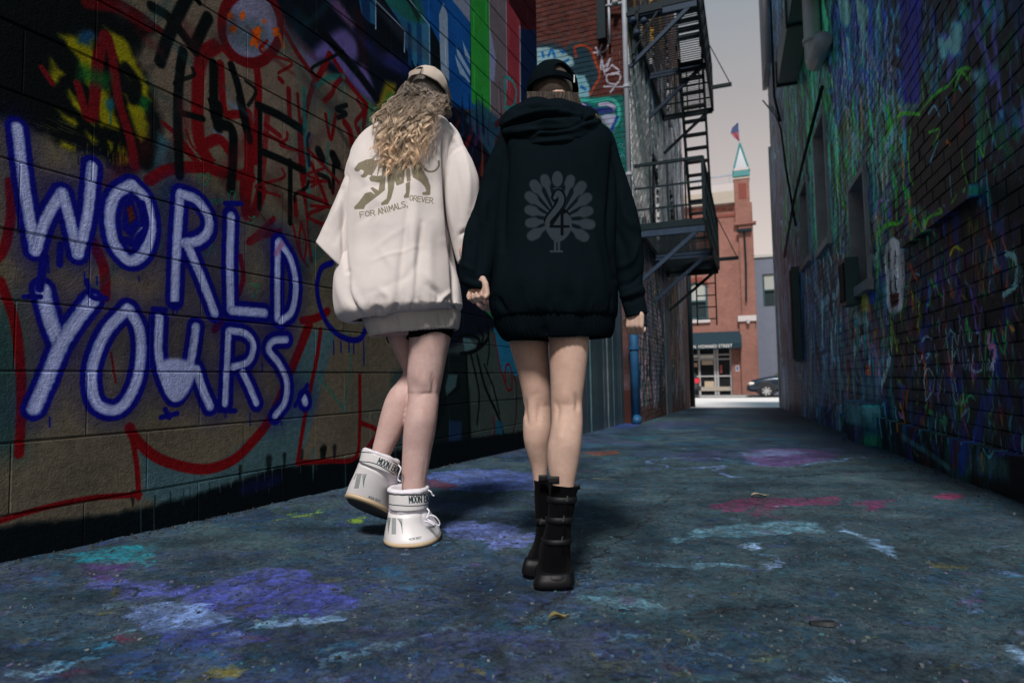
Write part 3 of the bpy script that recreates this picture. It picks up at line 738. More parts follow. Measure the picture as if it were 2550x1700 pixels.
for strokes, w in letters:
    for q in strokes: S(q, w, (104, 116, 164), soft=.3, edge=4); S([(x + RNG.uniform(-2, 2), y + RNG.uniform(-2, 2)) for x, y in q], w * .72, LAV, soft=.5, op=.9, edge=7)
    for q in strokes:
        for k in range(3): S([(x + RNG.uniform(-w * .3, w * .3), y) for x, y in q], 2.2, (176, 184, 214) if k else (90, 100, 150), soft=.6, op=.45)
Pl([(405, 900), (470, 900), (486, 930), (462, 985), (436, 998), (410, 975)], LAV, soft=4, smooth=True)
S([(352, 510), (360, 560), (340, 605), (310, 600)], 22, BLU, soft=.2); S([(330, 590), (352, 568)], 4, (110, 120, 150))
Pl([(306, 500), (330, 490), (350, 560), (330, 600), (300, 570)], BLU, soft=4); Pl([(314, 520), (328, 512), (336, 545), (322, 560)], (70, 30, 30), soft=3)
for q in ([(410, 1020), (420, 1040)], [(440, 1030), (400, 1040)], [(60, 740), (100, 740)], [(216, 700), (228, 740), (262, 744)], [(560, 508), (600, 508)], [(420, 760), (450, 758)], [(545, 1022), (585, 1024)], [(380, 770), (412, 772)], [(735, 1010), (765, 960)]):
    S(q, 13, BLU, soft=.25)
for x, y, L_ in ((122, 1040, 24), (97, 660, 34), (120, 640, 40), (210, 680, 30), (345, 690, 10), (430, 765, 20), (440, 765, 14), (622, 1030, 28), (652, 905, 22), (560, 1020, 20), (240, 690, 20), (700, 1050, 8)):
    lc.drip(x, y, L_, 4, BLU, .9)
S([(110, 640), (104, 680), (98, 720)], 20, BLU, soft=.3); S([(150, 610), (148, 660)], 16, BLU, soft=.3)
S(T4([(790, 1400), (730, 1500)]), 14, (140, 90, 130), soft=.5, op=.7)
# blue ring under the sleeve
S(T3([(1440, 270), (1390, 300), (1375, 400), (1410, 520), (1480, 590), (1560, 600), (1600, 520)]), 15, BLU, soft=.25)
for x in (830, 848, 868, 880, 905): lc.drip(x, 850, RNG.uniform(20, 60), 5, BLU, .8)
for i in range(70):
    x, y = RNG.uniform(0, 1050), RNG.uniform(300, 1200); S([(x, y), (x + RNG.uniform(-6, 6), y + RNG.uniform(2, 10))], RNG.uniform(1, 4), (50, 46, 40), soft=.6, op=.35)
LGAIN = 1.24
lc.im[..., :3] = np.clip(lc.im[..., :3] * LGAIN, 0, 1) ** 1.06
img_mural = lc.image('block_wall_mural')

def painted(name, img, ref, x0, z0, w, h, bump_scale=60, bump_k=.35, bump_d=.004, dirt=.35, rough=.75, axis='X', noise_mix=None):
    t = NT(name); v = t.obj(ref)
    sp = t.n('ShaderNodeSeparateXYZ'); t.l(v, sp.inputs[0])
    cb = t.n('ShaderNodeCombineXYZ')
    u_ = t.math('DIVIDE', t.math('SUBTRACT', sp.outputs[axis], x0), w)
    z_ = t.math('DIVIDE', t.math('SUBTRACT', sp.outputs['Z'], z0), h)
    t.l(u_, cb.inputs[0]); t.l(z_, cb.inputs[1])
    im = t.n('ShaderNodeTexImage', image=img, extension='EXTEND'); t.l(cb.outputs[0], im.inputs[0])
    d = t.noise(v, 2.2, 6, .65); d2 = t.noise(v, 35, 5, .7)
    dm = t.ramp(d.outputs[0], [(.3, (1 - dirt,) * 3), (.65, (1, 1, 1))])
    c = t.mix(1.0, im.outputs[0], dm, 'MULTIPLY')
    dm2 = t.ramp(d2.outputs[0], [(.3, (.72,) * 3), (.6, (1.05,) * 3)])
    c = t.mix(1.0, c, dm2, 'MULTIPLY')
    b1 = t.noise(v, bump_scale, 6, .7); b2 = t.noise(v, bump_scale * .25, 4, .6)
    h_ = t.math('ADD', b1.outputs[0], t.math('MULTIPLY', b2.outputs[0], 1.2))
    return t.fin(c, rough, t.bump(h_, bump_k, bump_d), spec=.06)

LRZ = math.atan2(LD[1], LD[0])
block_wall = empty('block_wall', tuple(LP), LRZ)
tag(block_wall, 'concrete block wall covered by a graffiti mural with the words WORLD YOURS in white and blue', 'wall')
m_mural = painted('sprayed_block', img_mural, block_wall, LX0, LZ0, 5.5, 5.6, bump_scale=110, bump_k=.55, bump_d=.006)
m_mortar = painted('sprayed_mortar', img_mural, block_wall, LX0, LZ0, 5.5, 5.6, bump_scale=70, bump_k=.5, dirt=.6)
BW, BH = .48, .24
blk_me = bevel_box_mesh('block', m_mural, BW - .0015, .18, BH - .007, .0032)
half_me = bevel_box_mesh('half_block', m_mural, BW / 2 - .0015, .18, BH - .007, .0032)
END = 4.87
r_i = 0
z = .126 - BH * 2
while z < 5.6:
    off = .267 if r_i % 2 else .507
    x = off - BW * 6
    while x < END - .06:
        x1 = x + BW
        if x1 > -1.2:
            jy = RNG.uniform(-.0012, .0012)
            if x1 <= END + .02:
                link('block', blk_me, block_wall, loc=((x + x1) / 2, .09 + jy, z + BH / 2))
            elif x + BW / 2 <= END + .1:
                link('block', half_me, block_wall, loc=(x + BW / 4, .09 + jy, z + BH / 2))
        x = x1
    z += BH; r_i += 1
mb = MB(); mb.box((-9, .0055, -.4), (END - .02, .19, 5.6)); mb.build('mortar', m_mortar, block_wall)
mb = MB(); mb.box((-9, .19, -.4), (END - .01, 3.0, 9.2)); mb.build('building_core', simple('dark_render', (.05, .05, .05)), block_wall)
mb = MB(); mb.box((-9, .0, 5.605), (END, .188, 9.2)); mb.build('upper_wall', simple('dark_red_paint', (.12, .03, .03)), block_wall)

# ---- brick generator
def brick_field(root, u0, u1, z0, z1, mat, bl=.25, bh=.09, vis=None, depth=.012, key=None, proud=.0, limit=300, name='brick', flip=1, holes=()):
    """bricks on the local x-z plane, faces towards -y; nearest are single objects, the rest one mesh"""
    cells = []
    row = 0; z = z0
    while z < z1:
        x = u0 - (bl / 2 if row % 2 else 0)
        while x < u1:
            a, b = max(x, u0), min(x + bl, u1)
            if b - a > .04:
                cx, cz = (a + b) / 2, z + bh / 2
                if (vis is None or vis(cx, cz)) and not any(h[0] < cx < h[1] and h[2] < cz < h[3] for h in holes):
                    cells.append((a, b, z, cx, cz))
            x += bl
        z += bh; row += 1
    if key: cells.sort(key=lambda c: key(c[3], c[4]))
    j = .008
    full = bevel_box_mesh(name, mat, bl - j, .05, bh - j, .003)
    k = 0; rest = MB()
    for a, b, z, cx, cz in cells:
        pr = -proud - depth + RNG.uniform(-.0025, .0025)
        if k < limit and b - a > bl - .01:
            link(name, full, root, loc=(cx, pr + .025, cz), rot=(RNG.uniform(-.012, .012), 0, RNG.uniform(-.012, .012))); k += 1
        else:
            x0, x1, y0, y1 = a + j / 2, b - j / 2, pr, pr + .04
            za, zb = z + j / 2, z + bh - j / 2; e = .003
            rest.add([(x0 + e, y0, za + e), (x1 - e, y0, za + e), (x1 - e, y0, zb - e), (x0 + e, y0, zb - e), (x0, y1, za), (x1, y1, za), (x1, y1, zb), (x0, y1, zb)],
                     [(0, 1, 2, 3), (0, 4, 5, 1), (1, 5, 6, 2), (2, 6, 7, 3), (3, 7, 4, 0)])
    if rest.v: tag(rest.build(name + 'work', mat, root), kind='stuff')
    return len(cells)

# ---- RIGHT: painted brick building
RP = np.array([2.79, 3.94, 0.0]); RD = np.array([.35, 1.0, 0]); RD /= np.linalg.norm(RD)
def rm(x, y):
    q = on_vplane(x, y, RP, RD)
    return (float((q - RP) @ RD), float(q[2]))
RX0, RZ0, RW, RH = -2.6, -.6, 16.7, 12.4
rc = Canvas(RW, RH, 100, (14 / 255, 34 / 255, 44 / 255), (RX0, RZ0), rm)
S = rc.stroke; Pl = rc.poly
def scatter(n, x0, x1, y0, y1, pal, lw=(.02, .08), ll=(.1, .6), op=(.5, .9), vert=.75):
    for i in range(n):
        x, y = RNG.uniform(x0, x1), RNG.uniform(y0, y1)
        q = np.array(rm(x, y)); L_ = RNG.uniform(*ll)
        a = math.pi / 2 + RNG.normal(0, .35) if RNG.random() < vert else RNG.uniform(0, math.pi)
        p1 = q + L_ * np.array([math.cos(a), math.sin(a)]); pm = (q + p1) / 2 + RNG.normal(0, L_ * .15, 2)
        w = RNG.uniform(*lw)
        S([tuple(q), tuple(pm), tuple(p1)], [w, w * 1.2, w * .5], pal[RNG.integers(len(pal))], soft=.35, op=RNG.uniform(*op), mapped=False, metric=True, edge=4 if RNG.random() < .4 else 0)
GREYS = [(84, 88, 100), (62, 66, 76), (100, 102, 116), (40, 46, 54), (70, 72, 84)]
def blobs(n, x0, x1, y0, y1, pal, r0, r1, op=(.5, .95)):
    for i in range(n):
        c0 = rm(RNG.uniform(x0, x1), RNG.uniform(y0, y1)); r_ = RNG.uniform(r0, r1)
        Pl(ell(c0[0], c0[1], r_ * RNG.uniform(.5, 1), r_ * RNG.uniform(.8, 1.6), 9, .35), pal[RNG.integers(len(pal))], soft=RNG.uniform(2, 12), op=RNG.uniform(*op), mapped=False, smooth=True, edge=int(RNG.integers(3, 9)))
blobs(260, 1915, 2090, -200, 1020, [(56, 62, 74), (70, 74, 88), (36, 50, 60), (90, 92, 104), (24, 36, 44)], .3, 1.0)
blobs(170, 1955, 2100, 60, 560, [(20, 80, 50), (30, 104, 60), (16, 50, 44), (50, 90, 80)], .3, .8)
blobs(260, 2070, 2330, -80, 300, [(18, 28, 90), (26, 40, 110), (14, 50, 84), (24, 80, 100), (50, 44, 100), (10, 18, 30)], .15, .6)
blobs(200, 2080, 2300, 250, 620, [(16, 60, 40), (22, 90, 44), (12, 34, 40), (20, 60, 80), (60, 60, 96), (70, 50, 40)], .12, .45)
blobs(260, 1990, 2300, 520, 1060, [(20, 46, 60), (30, 64, 76), (16, 28, 40), (44, 40, 66), (60, 60, 70), (24, 70, 60), (70, 40, 36)], .12, .5)
blobs(420, 2230, 2560, -80, 1240, [(8, 14, 20), (10, 22, 34), (12, 18, 50), (16, 40, 54), (24, 18, 48), (7, 11, 15), (10, 40, 40)], .1, .4)
blobs(60, 2260, 2560, 560, 1160, [(120, 50, 30), (100, 96, 30), (30, 60, 120), (90, 40, 80), (60, 100, 110), (110, 30, 34)], .03, .12)
scatter(1300, 1915, 2080, -200, 1020, GREYS + [(60, 84, 92), (30, 60, 66), (110, 116, 128), (24, 30, 36)], (.04, .2), (.3, 1.4))
scatter(620, 1950, 2090, 60, 640, [(30, 120, 64), (36, 92, 66), (66, 124, 100), (16, 60, 46), (110, 120, 130), (14, 26, 30)], (.05, .22), (.3, 1.2))
scatter(520, 2070, 2320, -80, 300, [(24, 40, 110), (44, 52, 130), (14, 22, 40), (34, 96, 116), (84, 74, 130), (16, 66, 96), (10, 18, 24), (90, 116, 150)], (.03, .14), (.15, .8))
scatter(360, 2040, 2280, 110, 440, [(120, 126, 164), (70, 84, 130), (34, 116, 116), (120, 104, 150), (30, 60, 120), (10, 22, 30), (18, 74, 84)], (.015, .07), (.1, .45))
scatter(420, 2110, 2330, 320, 600, [(30, 136, 46), (24, 100, 44), (50, 130, 110), (12, 40, 34), (90, 120, 140), (130, 90, 60), (10, 20, 24)], (.02, .1), (.12, .6))
scatter(460, 1990, 2210, 480, 1050, [(52, 84, 100), (30, 48, 60), (88, 90, 102), (24, 90, 94), (60, 56, 90), (16, 28, 34), (100, 80, 80), (120, 130, 140)], (.02, .1), (.2, 1.0))
scatter(300, 2080, 2360, 520, 1060, [(36, 110, 56), (160, 66, 26), (132, 130, 36), (130, 36, 40), (30, 54, 130), (60, 120, 130), (120, 70, 120), (10, 18, 22)], (.012, .06), (.08, .4))
scatter(420, 2250, 2560, -80, 520, [(14, 26, 36), (10, 16, 22), (50, 96, 120), (80, 66, 120), (26, 52, 80), (10, 16, 20), (20, 80, 60)], (.02, .1), (.08, .5))
scatter(380, 2230, 2560, 480, 1240, [(10, 16, 22), (9, 14, 18), (20, 34, 84), (8, 14, 18), (34, 26, 70), (22, 50, 62), (60, 24, 30)], (.025, .12), (.08, .45))
scatter(170, 2260, 2560, 640, 1140, [(110, 130, 150), (150, 60, 40), (120, 120, 40), (60, 120, 150), (120, 60, 140), (40, 120, 70)], (.006, .018), (.04, .18))
for i in range(30):                     # scribbled tags, layer over layer
    x, y = RNG.uniform(2060, 2540), RNG.uniform(250, 1080); q = np.array(rm(x, y)); c_ = [(130, 146, 164), (60, 150, 60), (90, 80, 160), (50, 120, 150), (150, 70, 50), (12, 16, 20)][RNG.integers(6)]; s_ = RNG.uniform(.08, .22)
    S([tuple(q + np.array([k * s_ * .35, s_ * RNG.uniform(-1, 1)])) for k in range(RNG.integers(4, 9))], RNG.uniform(.008, .02), c_, soft=.35, op=.8, mapped=False, metric=True)
TR = TZ(1900, 0, 2.412); TS = TZ(1900, 600, 2.412); TU = TZ(2150, 750, 3.135)
Pl(TR([(820, -80), (960, -80), (950, 640), (850, 640)]), (26, 32, 104), soft=3, op=.95); Pl(TR([(845, 620), (950, 620), (950, 680), (850, 680)]), (60, 84, 90), soft=2)
Pl(TR([(860, 720), (1250, 400), (1260, 1150), (1150, 1260), (900, 1240), (880, 1000)]), (8, 14, 18), soft=5, op=.95)
for q in ([(560, 0), (640, 60), (600, 200)], [(1140, 130), (1200, 160), (1180, 330), (1120, 300)], [(1060, 240), (1130, 260), (1090, 380)], [(460, 0), (530, 20), (520, 150), (480, 140)], [(1260, 440), (1330, 420), (1350, 500), (1300, 520)]):
    Pl(TR(q), (104, 130, 150), soft=3, op=.8, smooth=True)
GRN = (60, 170, 36)
for q, w in (([(700, 1400), (760, 1350), (830, 1340), (880, 1250)], 9), ([(730, 870), (800, 720), (860, 685), (950, 690)], 9), ([(950, 680), (1040, 570), (1130, 510), (1180, 430), (1250, 415), (1245, 480), (1200, 440), (1150, 560)], 9),
             ([(890, 780), (880, 920), (885, 1040), (905, 1110)], 12), ([(880, 1250), (920, 1320), (950, 1360)], 12), ([(1040, 1340), (1060, 1300), (1140, 1270), (1100, 1240), (1090, 1280)], 10), ([(1200, 1220), (1240, 1140), (1210, 1000), (1200, 900)], 6),
             ([(1000, 800), (1070, 780), (1030, 880)], 7), ([(690, 1400), (690, 1500), (690, 1700), (680, 1850)], 12), ([(1260, 480), (1260, 640)], 5), ([(450, 1080), (490, 1240)], 12), ([(480, 560), (500, 1000)], 6)):
    S(TR(q), w, GRN, soft=.25, edge=4)
for q in ([(800, 760), (850, 900), (810, 980)], [(1000, 690), (1040, 640), (1070, 700)], [(1110, 590), (1130, 680)], [(1180, 520), (1210, 560)], [(1130, 1060), (1140, 1200), (1160, 1240)], [(1350, 1030), (1380, 1380)], [(1060, 850), (1010, 980)]):
    S(TR(q), 9, (84, 120, 150), soft=.4, op=.85)
S(TR([(1160, 570), (1150, 620)]), 9, (170, 50, 40)); S(TR([(1110, 850), (1130, 870)]), 10, (170, 70, 30)); Pl(TR([(1180, 700), (1240, 640), (1240, 800), (1180, 860)]), (60, 14, 18), soft=4)
Pl(TS([(740, 60), (760, 0), (800, -10), (850, 60), (855, 260), (840, 400), (790, 440), (755, 400), (745, 240)]), (168, 178, 196), soft=2, smooth=True)
for q in ([(762, 80), (762, 160)], [(800, 70), (802, 130)], [(770, 230), (775, 380)], [(800, 220), (805, 300)]): S(TS(q), 13, (6, 10, 14), soft=.25)
Pl(TS([(762, 320), (825, 310), (818, 385), (780, 405)]), (50, 10, 14), soft=1.5)
Pl(TS([(580, 300), (640, 290), (640, 420), (585, 430)]), (150, 112, 64), soft=3); Pl(TS([(640, 300), (690, 310), (680, 380), (645, 380)]), (30, 60, 130), soft=3)
for q, c_, w in (([(640, 750), (620, 790), (650, 800)], (190, 50, 40), 12), ([(780, 490), (800, 600), (810, 660)], (130, 140, 40), 12), ([(870, 580), (880, 610)], (140, 150, 40), 10), ([(890, 150), (930, 240)], (150, 50, 30), 14), ([(830, 980), (850, 1060), (860, 1140)], (190, 90, 40), 12),
                 ([(1130, 90), (1160, 40), (1210, 60)], (120, 110, 30), 9), ([(1500, 520), (1520, 540)], (150, 80, 40), 12), ([(1470, 80), (1530, 110), (1530, 260), (1460, 330)], (100, 130, 150), 16), ([(1370, 560), (1360, 640), (1400, 640), (1390, 760)], (140, 80, 110), 14),
                 ([(560, 100), (600, 200), (640, 330)], (30, 60, 90), 16), ([(690, 840), (700, 930)], (140, 60, 90), 14), ([(730, 980), (760, 1180)], (84, 110, 130), 9), ([(800, 1000), (820, 1160)], (84, 110, 130), 9), ([(1050, 1040), (1040, 1140)], (80, 120, 140), 9), ([(1090, 1060), (1110, 1210)], (90, 120, 140), 9)):
    S(TS(q), w, c_, soft=.4, edge=3)
TAGC = (120, 150, 172)
for q in ([(500, 760), (480, 600), (520, 530), (560, 600), (550, 700), (500, 780)], [(600, 720), (630, 540), (640, 720), (600, 650)], [(690, 560), (720, 780), (750, 780), (720, 600)], [(700, 370), (720, 440), (740, 370), (760, 480)], [(780, 370), (800, 540), (830, 460), (840, 540)],
          [(870, 420), (860, 540), (940, 540), (930, 420)], [(840, 240), (850, 320), (870, 240)], [(900, 250), (920, 260), (910, 340)], [(460, 320), (500, 280), (540, 300)], [(670, 290), (690, 230), (720, 270)], [(430, 440), (450, 480), (470, 430)], [(500, 410), (530, 420), (500, 450)], [(570, 430), (590, 420)],
          [(980, 540), (985, 460), (1000, 540)], [(1010, 540), (1020, 450), (1035, 540)]):
    S(TU(q), 5, TAGC, soft=.35, edge=3, op=.9)
Pl(TU([(0, 790), (150, 820), (150, 980), (0, 950)]), (60, 84, 90), soft=3, op=.8)
Pl(TU([(0, 560), (140, 600), (140, 790), (0, 780)]), (50, 78, 96), soft=4, op=.7)
Pl(TU([(950, 1180), (1100, 1190), (1260, 1250), (1260, 1420), (900, 1340)]), (60, 84, 84), soft=4, op=.6); S(TU([(1030, 1200), (1040, 1330)]), 9, (150, 90, 40)); S(TU([(370, 1060), (600, 1200), (760, 1310)]), 16, (60, 84, 90), soft=.5, op=.7)
Pl([(1890, 250), (1915, 250), (1950, 1010), (1925, 1010)], (110, 80, 70), soft=3, op=.5)  # warm tone painted in for the sunlit rim at the far edge
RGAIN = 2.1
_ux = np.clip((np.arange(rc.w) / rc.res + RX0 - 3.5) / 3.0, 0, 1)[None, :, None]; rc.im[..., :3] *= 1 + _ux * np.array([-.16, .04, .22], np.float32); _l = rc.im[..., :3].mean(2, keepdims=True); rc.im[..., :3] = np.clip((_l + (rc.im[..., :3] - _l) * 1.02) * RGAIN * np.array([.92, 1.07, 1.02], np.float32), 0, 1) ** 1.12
img_right = rc.image('brick_wall_graffiti')
RRZ = math.atan2(RD[1], RD[0])
RLEN = float((np.array([7.42, 17.16, 0]) - RP) @ RD)
# the local x of this building runs towards the camera so that its face looks into the alley
right_b = empty('painted_brick_building', tuple(RP), RRZ + math.pi)
tag(right_b, 'long dark brick building on the right covered in blue, green and purple graffiti', 'building')
t_ref = right_b
def flipx(img): return img
def painted_flip(name, img, ref, x0, z0, w, h, **k):
    # local x = -s
    t = NT(name); v = t.obj(ref); sp = t.n('ShaderNodeSeparateXYZ'); t.l(v, sp.inputs[0]); cb = t.n('ShaderNodeCombineXYZ')
    u_ = t.math('DIVIDE', t.math('SUBTRACT', t.math('MULTIPLY', sp.outputs[0], -1), x0), w); z_ = t.math('DIVIDE', t.math('SUBTRACT', sp.outputs[2], z0), h)
    t.l(u_, cb.inputs[0]); t.l(z_, cb.inputs[1])
    im = t.n('ShaderNodeTexImage', image=img, extension='EXTEND'); t.l(cb.outputs[0], im.inputs[0])
    st = t.noise(v, 3.0, 7, .7, mscale=(1.6, 1, .35)); d2 = t.noise(v, 30, 6, .75, mscale=(1, 1, .5))
    c = t.mix(1.0, im.outputs[0], t.ramp(st.outputs[0], [(.36, (.26, .29, .32)), (.5, (.85, .9, .9)), (.62, (1.75, 1.8, 1.8))]), 'MULTIPLY')
    c = t.mix(1.0, c, t.ramp(d2.outputs[0], [(.35, (.45,) * 3), (.6, (1.15,) * 3)]), 'MULTIPLY')
    chips = t.ramp(t.noise(v, 9, 8, .75, mscale=(1, 1, .6)).outputs[0], [(.62, (0, 0, 0)), (.66, (1, 1, 1))])
    c = t.mix(t.math('MULTIPLY', chips, .5), c, (.16, .19, .22))
    b1 = t.noise(v, 50, 6, .7)
    return t.fin(c, k.get('rough', .5), t.bump(b1.outputs[0], .7, .012), spec=.4)
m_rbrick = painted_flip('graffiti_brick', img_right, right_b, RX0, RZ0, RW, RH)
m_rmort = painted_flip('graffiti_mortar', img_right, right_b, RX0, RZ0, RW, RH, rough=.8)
def s_of(x, y=600):
    return rm(x, y)[0]
# openings (s range and heights read from the photograph)
def rrect(xa, xb, ytop_x, ytop, ybot):
    sa, sb = s_of(xb), s_of(xa)
    return [sa, sb, rm(ytop_x, ybot)[1], rm(ytop_x, ytop)[1]]
openings = [rrect(2041, 2072, 2070, 222, 590), rrect(2000, 2020, 2018, 420, 640), rrect(2124, 2168, 2166, 394, 700)]
vis_r = lambda x, z: z < .66 * (RP[1] + RD[1] * -x) * 1.12 + .9 and z < 11.4
holes = [(-o[1], -o[0], o[2], o[3]) for o in openings]
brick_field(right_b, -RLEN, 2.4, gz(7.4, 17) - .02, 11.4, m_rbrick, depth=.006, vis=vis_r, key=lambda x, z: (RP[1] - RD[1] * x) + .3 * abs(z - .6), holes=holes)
# mortar backing, split round the openings
mb = MB()
def back(x0, x1, z0, z1): mb.box((x0, 0, z0), (x1, .3, z1))
xs_cut = sorted(holes)
px_ = -RLEN
for h in xs_cut:
    back(px_, h[0], -.6, 11.45); back(h[0], h[1], -.6, h[2]); back(h[0], h[1], h[3], 11.45); px_ = h[1]
back(px_, 2.4, -.6, 11.45)
mb.build('mortar', m_rmort, right_b)
mb = MB(); mb.box((-RLEN + .02, .3, -.6), (2.38, 6, 11.4)); mb.build('building_core', simple('black_inside', (.01, .012, .014)), right_b)
m_trim = simple('worn_white_trim', (.26, .29, .31), .6, var=.5, scale=5)
m_shut = simple('dark_boarding', (.02, .035, .04), .6, var=.4)
for i, h in enumerate(holes):
    w = MB(); w.box((h[0] + .03, .12, h[2]), (h[1] - .03, .16, h[3] - .03)); wo = w.build('window', m_shut, right_b)
    f = MB(); tk = .05
    f.box((h[0] - .0, -.035, h[2]), (h[0] + tk, .11, h[3])); f.box((h[1] - tk, -.035, h[2]), (h[1], .11, h[3])); f.box((h[0] + tk, -.03, h[3] - tk), (h[1] - tk, .11, h[3]))
    f.build('frame', m_trim, wo)
    sl = MB(); sl.box((h[0] - .06, -.07, h[2] - .1), (h[1] + .06, .1, h[2] - .002)); sl.build('sill', m_trim, wo)
mb = MB()
la, lb = rm(2261, 618), rm(2445, 486)
mb.box((-lb[0] if lb[0] > la[0] else -la[0], -.055, la[1]), (-min(la[0], lb[0]), -.013, la[1] + .07)); mb.build('ledge', m_rbrick, right_b)
mb = MB(); mb.box((-1.9, -.06, -.4), (2.4, -.0, .14)); mb.box((-6.5, -.03, -.4), (-1.9, -.0, .05)); mb.build('plinth', m_rmort, right_b)
# added strip whose near-white colour paints the sunlit corner edge of the wall
mb = MB(); mb.box((-RLEN - .09, -.06, -.6), (-RLEN, .3, 7.0)); mb.build('sunlit_edge_strip', simple('sunlit_edge_white', (.86, .82, .78), .8, var=.15), right_b)
mb = MB(); mb.box((-RLEN - .12, -.14, 8.7), (-RLEN + 1.5, -.015, 11.4)); mb.build('upper_bay', simple('grey_clapboard', (.18, .19, .21), .7), right_b)
# concrete utility box against the wall
ub = MB(); ua = rm(2195, 1004); uc = rm(2147, 1004)
ub.box((-uc[0], -.16, -.3), (-ua[0], -.012, ua[1])); ub.build('concrete_block', m_rmort, right_b)
# ================================================================== FENCE between the two left buildings
m_board = NT('weathered_painted_board'); _v = m_board.obj()
_ri = m_board.n('ShaderNodeObjectInfo')
_c = m_board.ramp(_ri.outputs['Random'], [(0, (.03, .10, .13)), (.25, (.12, .15, .17)), (.5, (.05, .12, .13)), (.75, (.16, .13, .16)), (1, (.06, .08, .12))])
_st = m_board.noise(_v, 3, 7, .7, mscale=(6, 6, .8))
_c = m_board.mix(m_board.ramp(_st.outputs[0], [(.42, (0, 0, 0)), (.6, (1, 1, 1))]), _c, (.02, .06, .08))
_c = m_board.mix(m_board.ramp(m_board.noise(_v, 2.2, 5, .6).outputs[0], [(.6, (0, 0, 0)), (.72, (1, 1, 1))]), _c, (.22, .2, .24))
m_board = m_board.fin(_c, .7, m_board.bump(_st.outputs[0], .4, .01))
FA = np.array([.40, 6.62, 0]); FB = np.array([1.86, 10.35, 0])
fd = FB - FA; flen = float(np.linalg.norm(fd)); 
fence = empty('board_fence', tuple(FA), math.atan2(fd[1], fd[0]))
tag(fence, 'tall fence of weathered painted boards between the mural wall and the brick building', 'fence')
x = 0.0; i = 0
while x < flen - .05:
    wd = RNG.uniform(.17, .24); b = MB()
    wx, wy = FA[0] + fd[0] * x / flen, FA[1] + fd[1] * x / flen
    b.box((0, -.012, gz(wx, wy) - .03), (wd - .012, .018, 2.35 + RNG.uniform(-.06, .06)))
    b.build('board', m_board, fence, loc=(x, RNG.uniform(-.01, .012), 0)); x += wd; i += 1
b = MB(); b.box((0, .03, .3), (flen, .08, .4)); b.box((0, .03, 1.9), (flen, .08, 2.0)); b.build('rail', m_board, fence)
b = MB(); b.box((0, .085, -.2), (flen, .1, 2.2)); b.build('backing', simple('tarpaper', (.012, .015, .016), .9), fence)

# ================================================================== LEFT BRICK BUILDING
BC = np.array([2.06, 10.2, 0.0])
BD = np.array([.385, 1.0, 0]); BD /= np.linalg.norm(BD)      # alley side
BP = np.array([BD[1], -BD[0], 0])                              # across (towards the alley)
BL = 9.25
def bm_(x, y):
    q = on_vplane(x, y, BC, BD); return (float((q - BC) @ BD), float(q[2]))
def bf_(x, y):
    q = on_vplane(x, y, BC, BP); return (float((q - BC) @ BP), float(q[2]))
bc = Canvas(9.8, 12.2, 130, (60 / 255, 48 / 255, 46 / 255), (-.2, -.6), bm_)
S = bc.stroke; Pl = bc.poly
def scatter2(cv, mp_, n, x0, x1, y0, y1, pal, lw, ll, op=(.5, .9)):
    for i in range(n):
        q = np.array(mp_(RNG.uniform(x0, x1), RNG.uniform(y0, y1))); L_ = RNG.uniform(*ll)
        a = math.pi / 2 + RNG.normal(0, .3); p1 = q + L_ * np.array([math.cos(a), math.sin(a)]); w = RNG.uniform(*lw)
        cv.stroke([tuple(q), tuple((q + p1) / 2 + RNG.normal(0, L_ * .12, 2)), tuple(p1)], [w, w * 1.2, w * .4], pal[RNG.integers(len(pal))], soft=.4, op=RNG.uniform(*op), mapped=False, metric=True, edge=4)
scatter2(bc, bm_, 420, 1575, 1705, 640, 1010, [(96, 92, 104), (70, 82, 86), (110, 100, 110), (60, 80, 76), (40, 52, 60), (120, 96, 92)], (.06, .22), (.4, 1.6))
scatter2(bc, bm_, 340, 1575, 1700, 260, 600, [(190, 200, 214), (150, 160, 180), (60, 90, 96), (110, 120, 130)], (.05, .2), (.5, 1.6))
scatter2(bc, bm_, 80, 1570, 1690, -100, 330, [(40, 80, 90), (60, 50, 50), (120, 96, 40), (70, 60, 62), (90, 84, 92)], (.06, .2), (.5, 1.6))
scatter2(bc, bm_, 26, 1670, 1700, 760, 960, [(180, 100, 50), (150, 70, 60), (120, 120, 70)], (.05, .12), (.3, .9))
scatter2(bc, bm_, 60, 1575, 1700, 920, 1015, [(24, 44, 50), (30, 50, 54), (90, 90, 100)], (.05, .2), (.2, .7))
S([(1585, 120), (1592, 220), (1600, 330)], 12, (170, 140, 40), soft=.4, edge=4)
for q in ([(1575, 260), (1590, 420), (1610, 540)], [(1600, 330), (1612, 450), (1622, 540)], [(1640, 370), (1655, 480), (1668, 540)]): S(q, 12, (196, 206, 220), soft=.5, edge=4)
scatter2(bc, bm_, 150, 1576, 1616, 300, 560, [(236, 240, 250), (210, 220, 232), (180, 196, 206)], (.05, .16), (.5, 1.8), (.7, 1.0))
scatter2(bc, bm_, 60, 1640, 1668, 400, 580, [(236, 240, 250), (200, 210, 222)], (.08, .2), (.5, 1.6), (.7, 1.0))
Pl([(1622, 380), (1638, 430), (1640, 560), (1624, 560)], (14, 18, 22), soft=3)
bc.im[..., :3] = np.clip(bc.im[..., :3] * 1.9, 0, 1) ** 1.05
img_b = bc.image('alley_side_graffiti')
fc = Canvas(2.9, 9.0, 150, (98 / 255, 56 / 255, 50 / 255), (-2.6, 2.2), bf_)
S = fc.stroke; Pl = fc.poly
TF = TZ(1320, 0, 3.92)
for i in range(260):
    x, y = RNG.uniform(1330, 1560), RNG.uniform(-20, 110); S([(x, y), (x + RNG.uniform(4, 14), y - 1)], 4, [(60, 34, 34), (110, 60, 52), (50, 48, 50), (90, 84, 84)][RNG.integers(4)], op=.6, soft=.4)
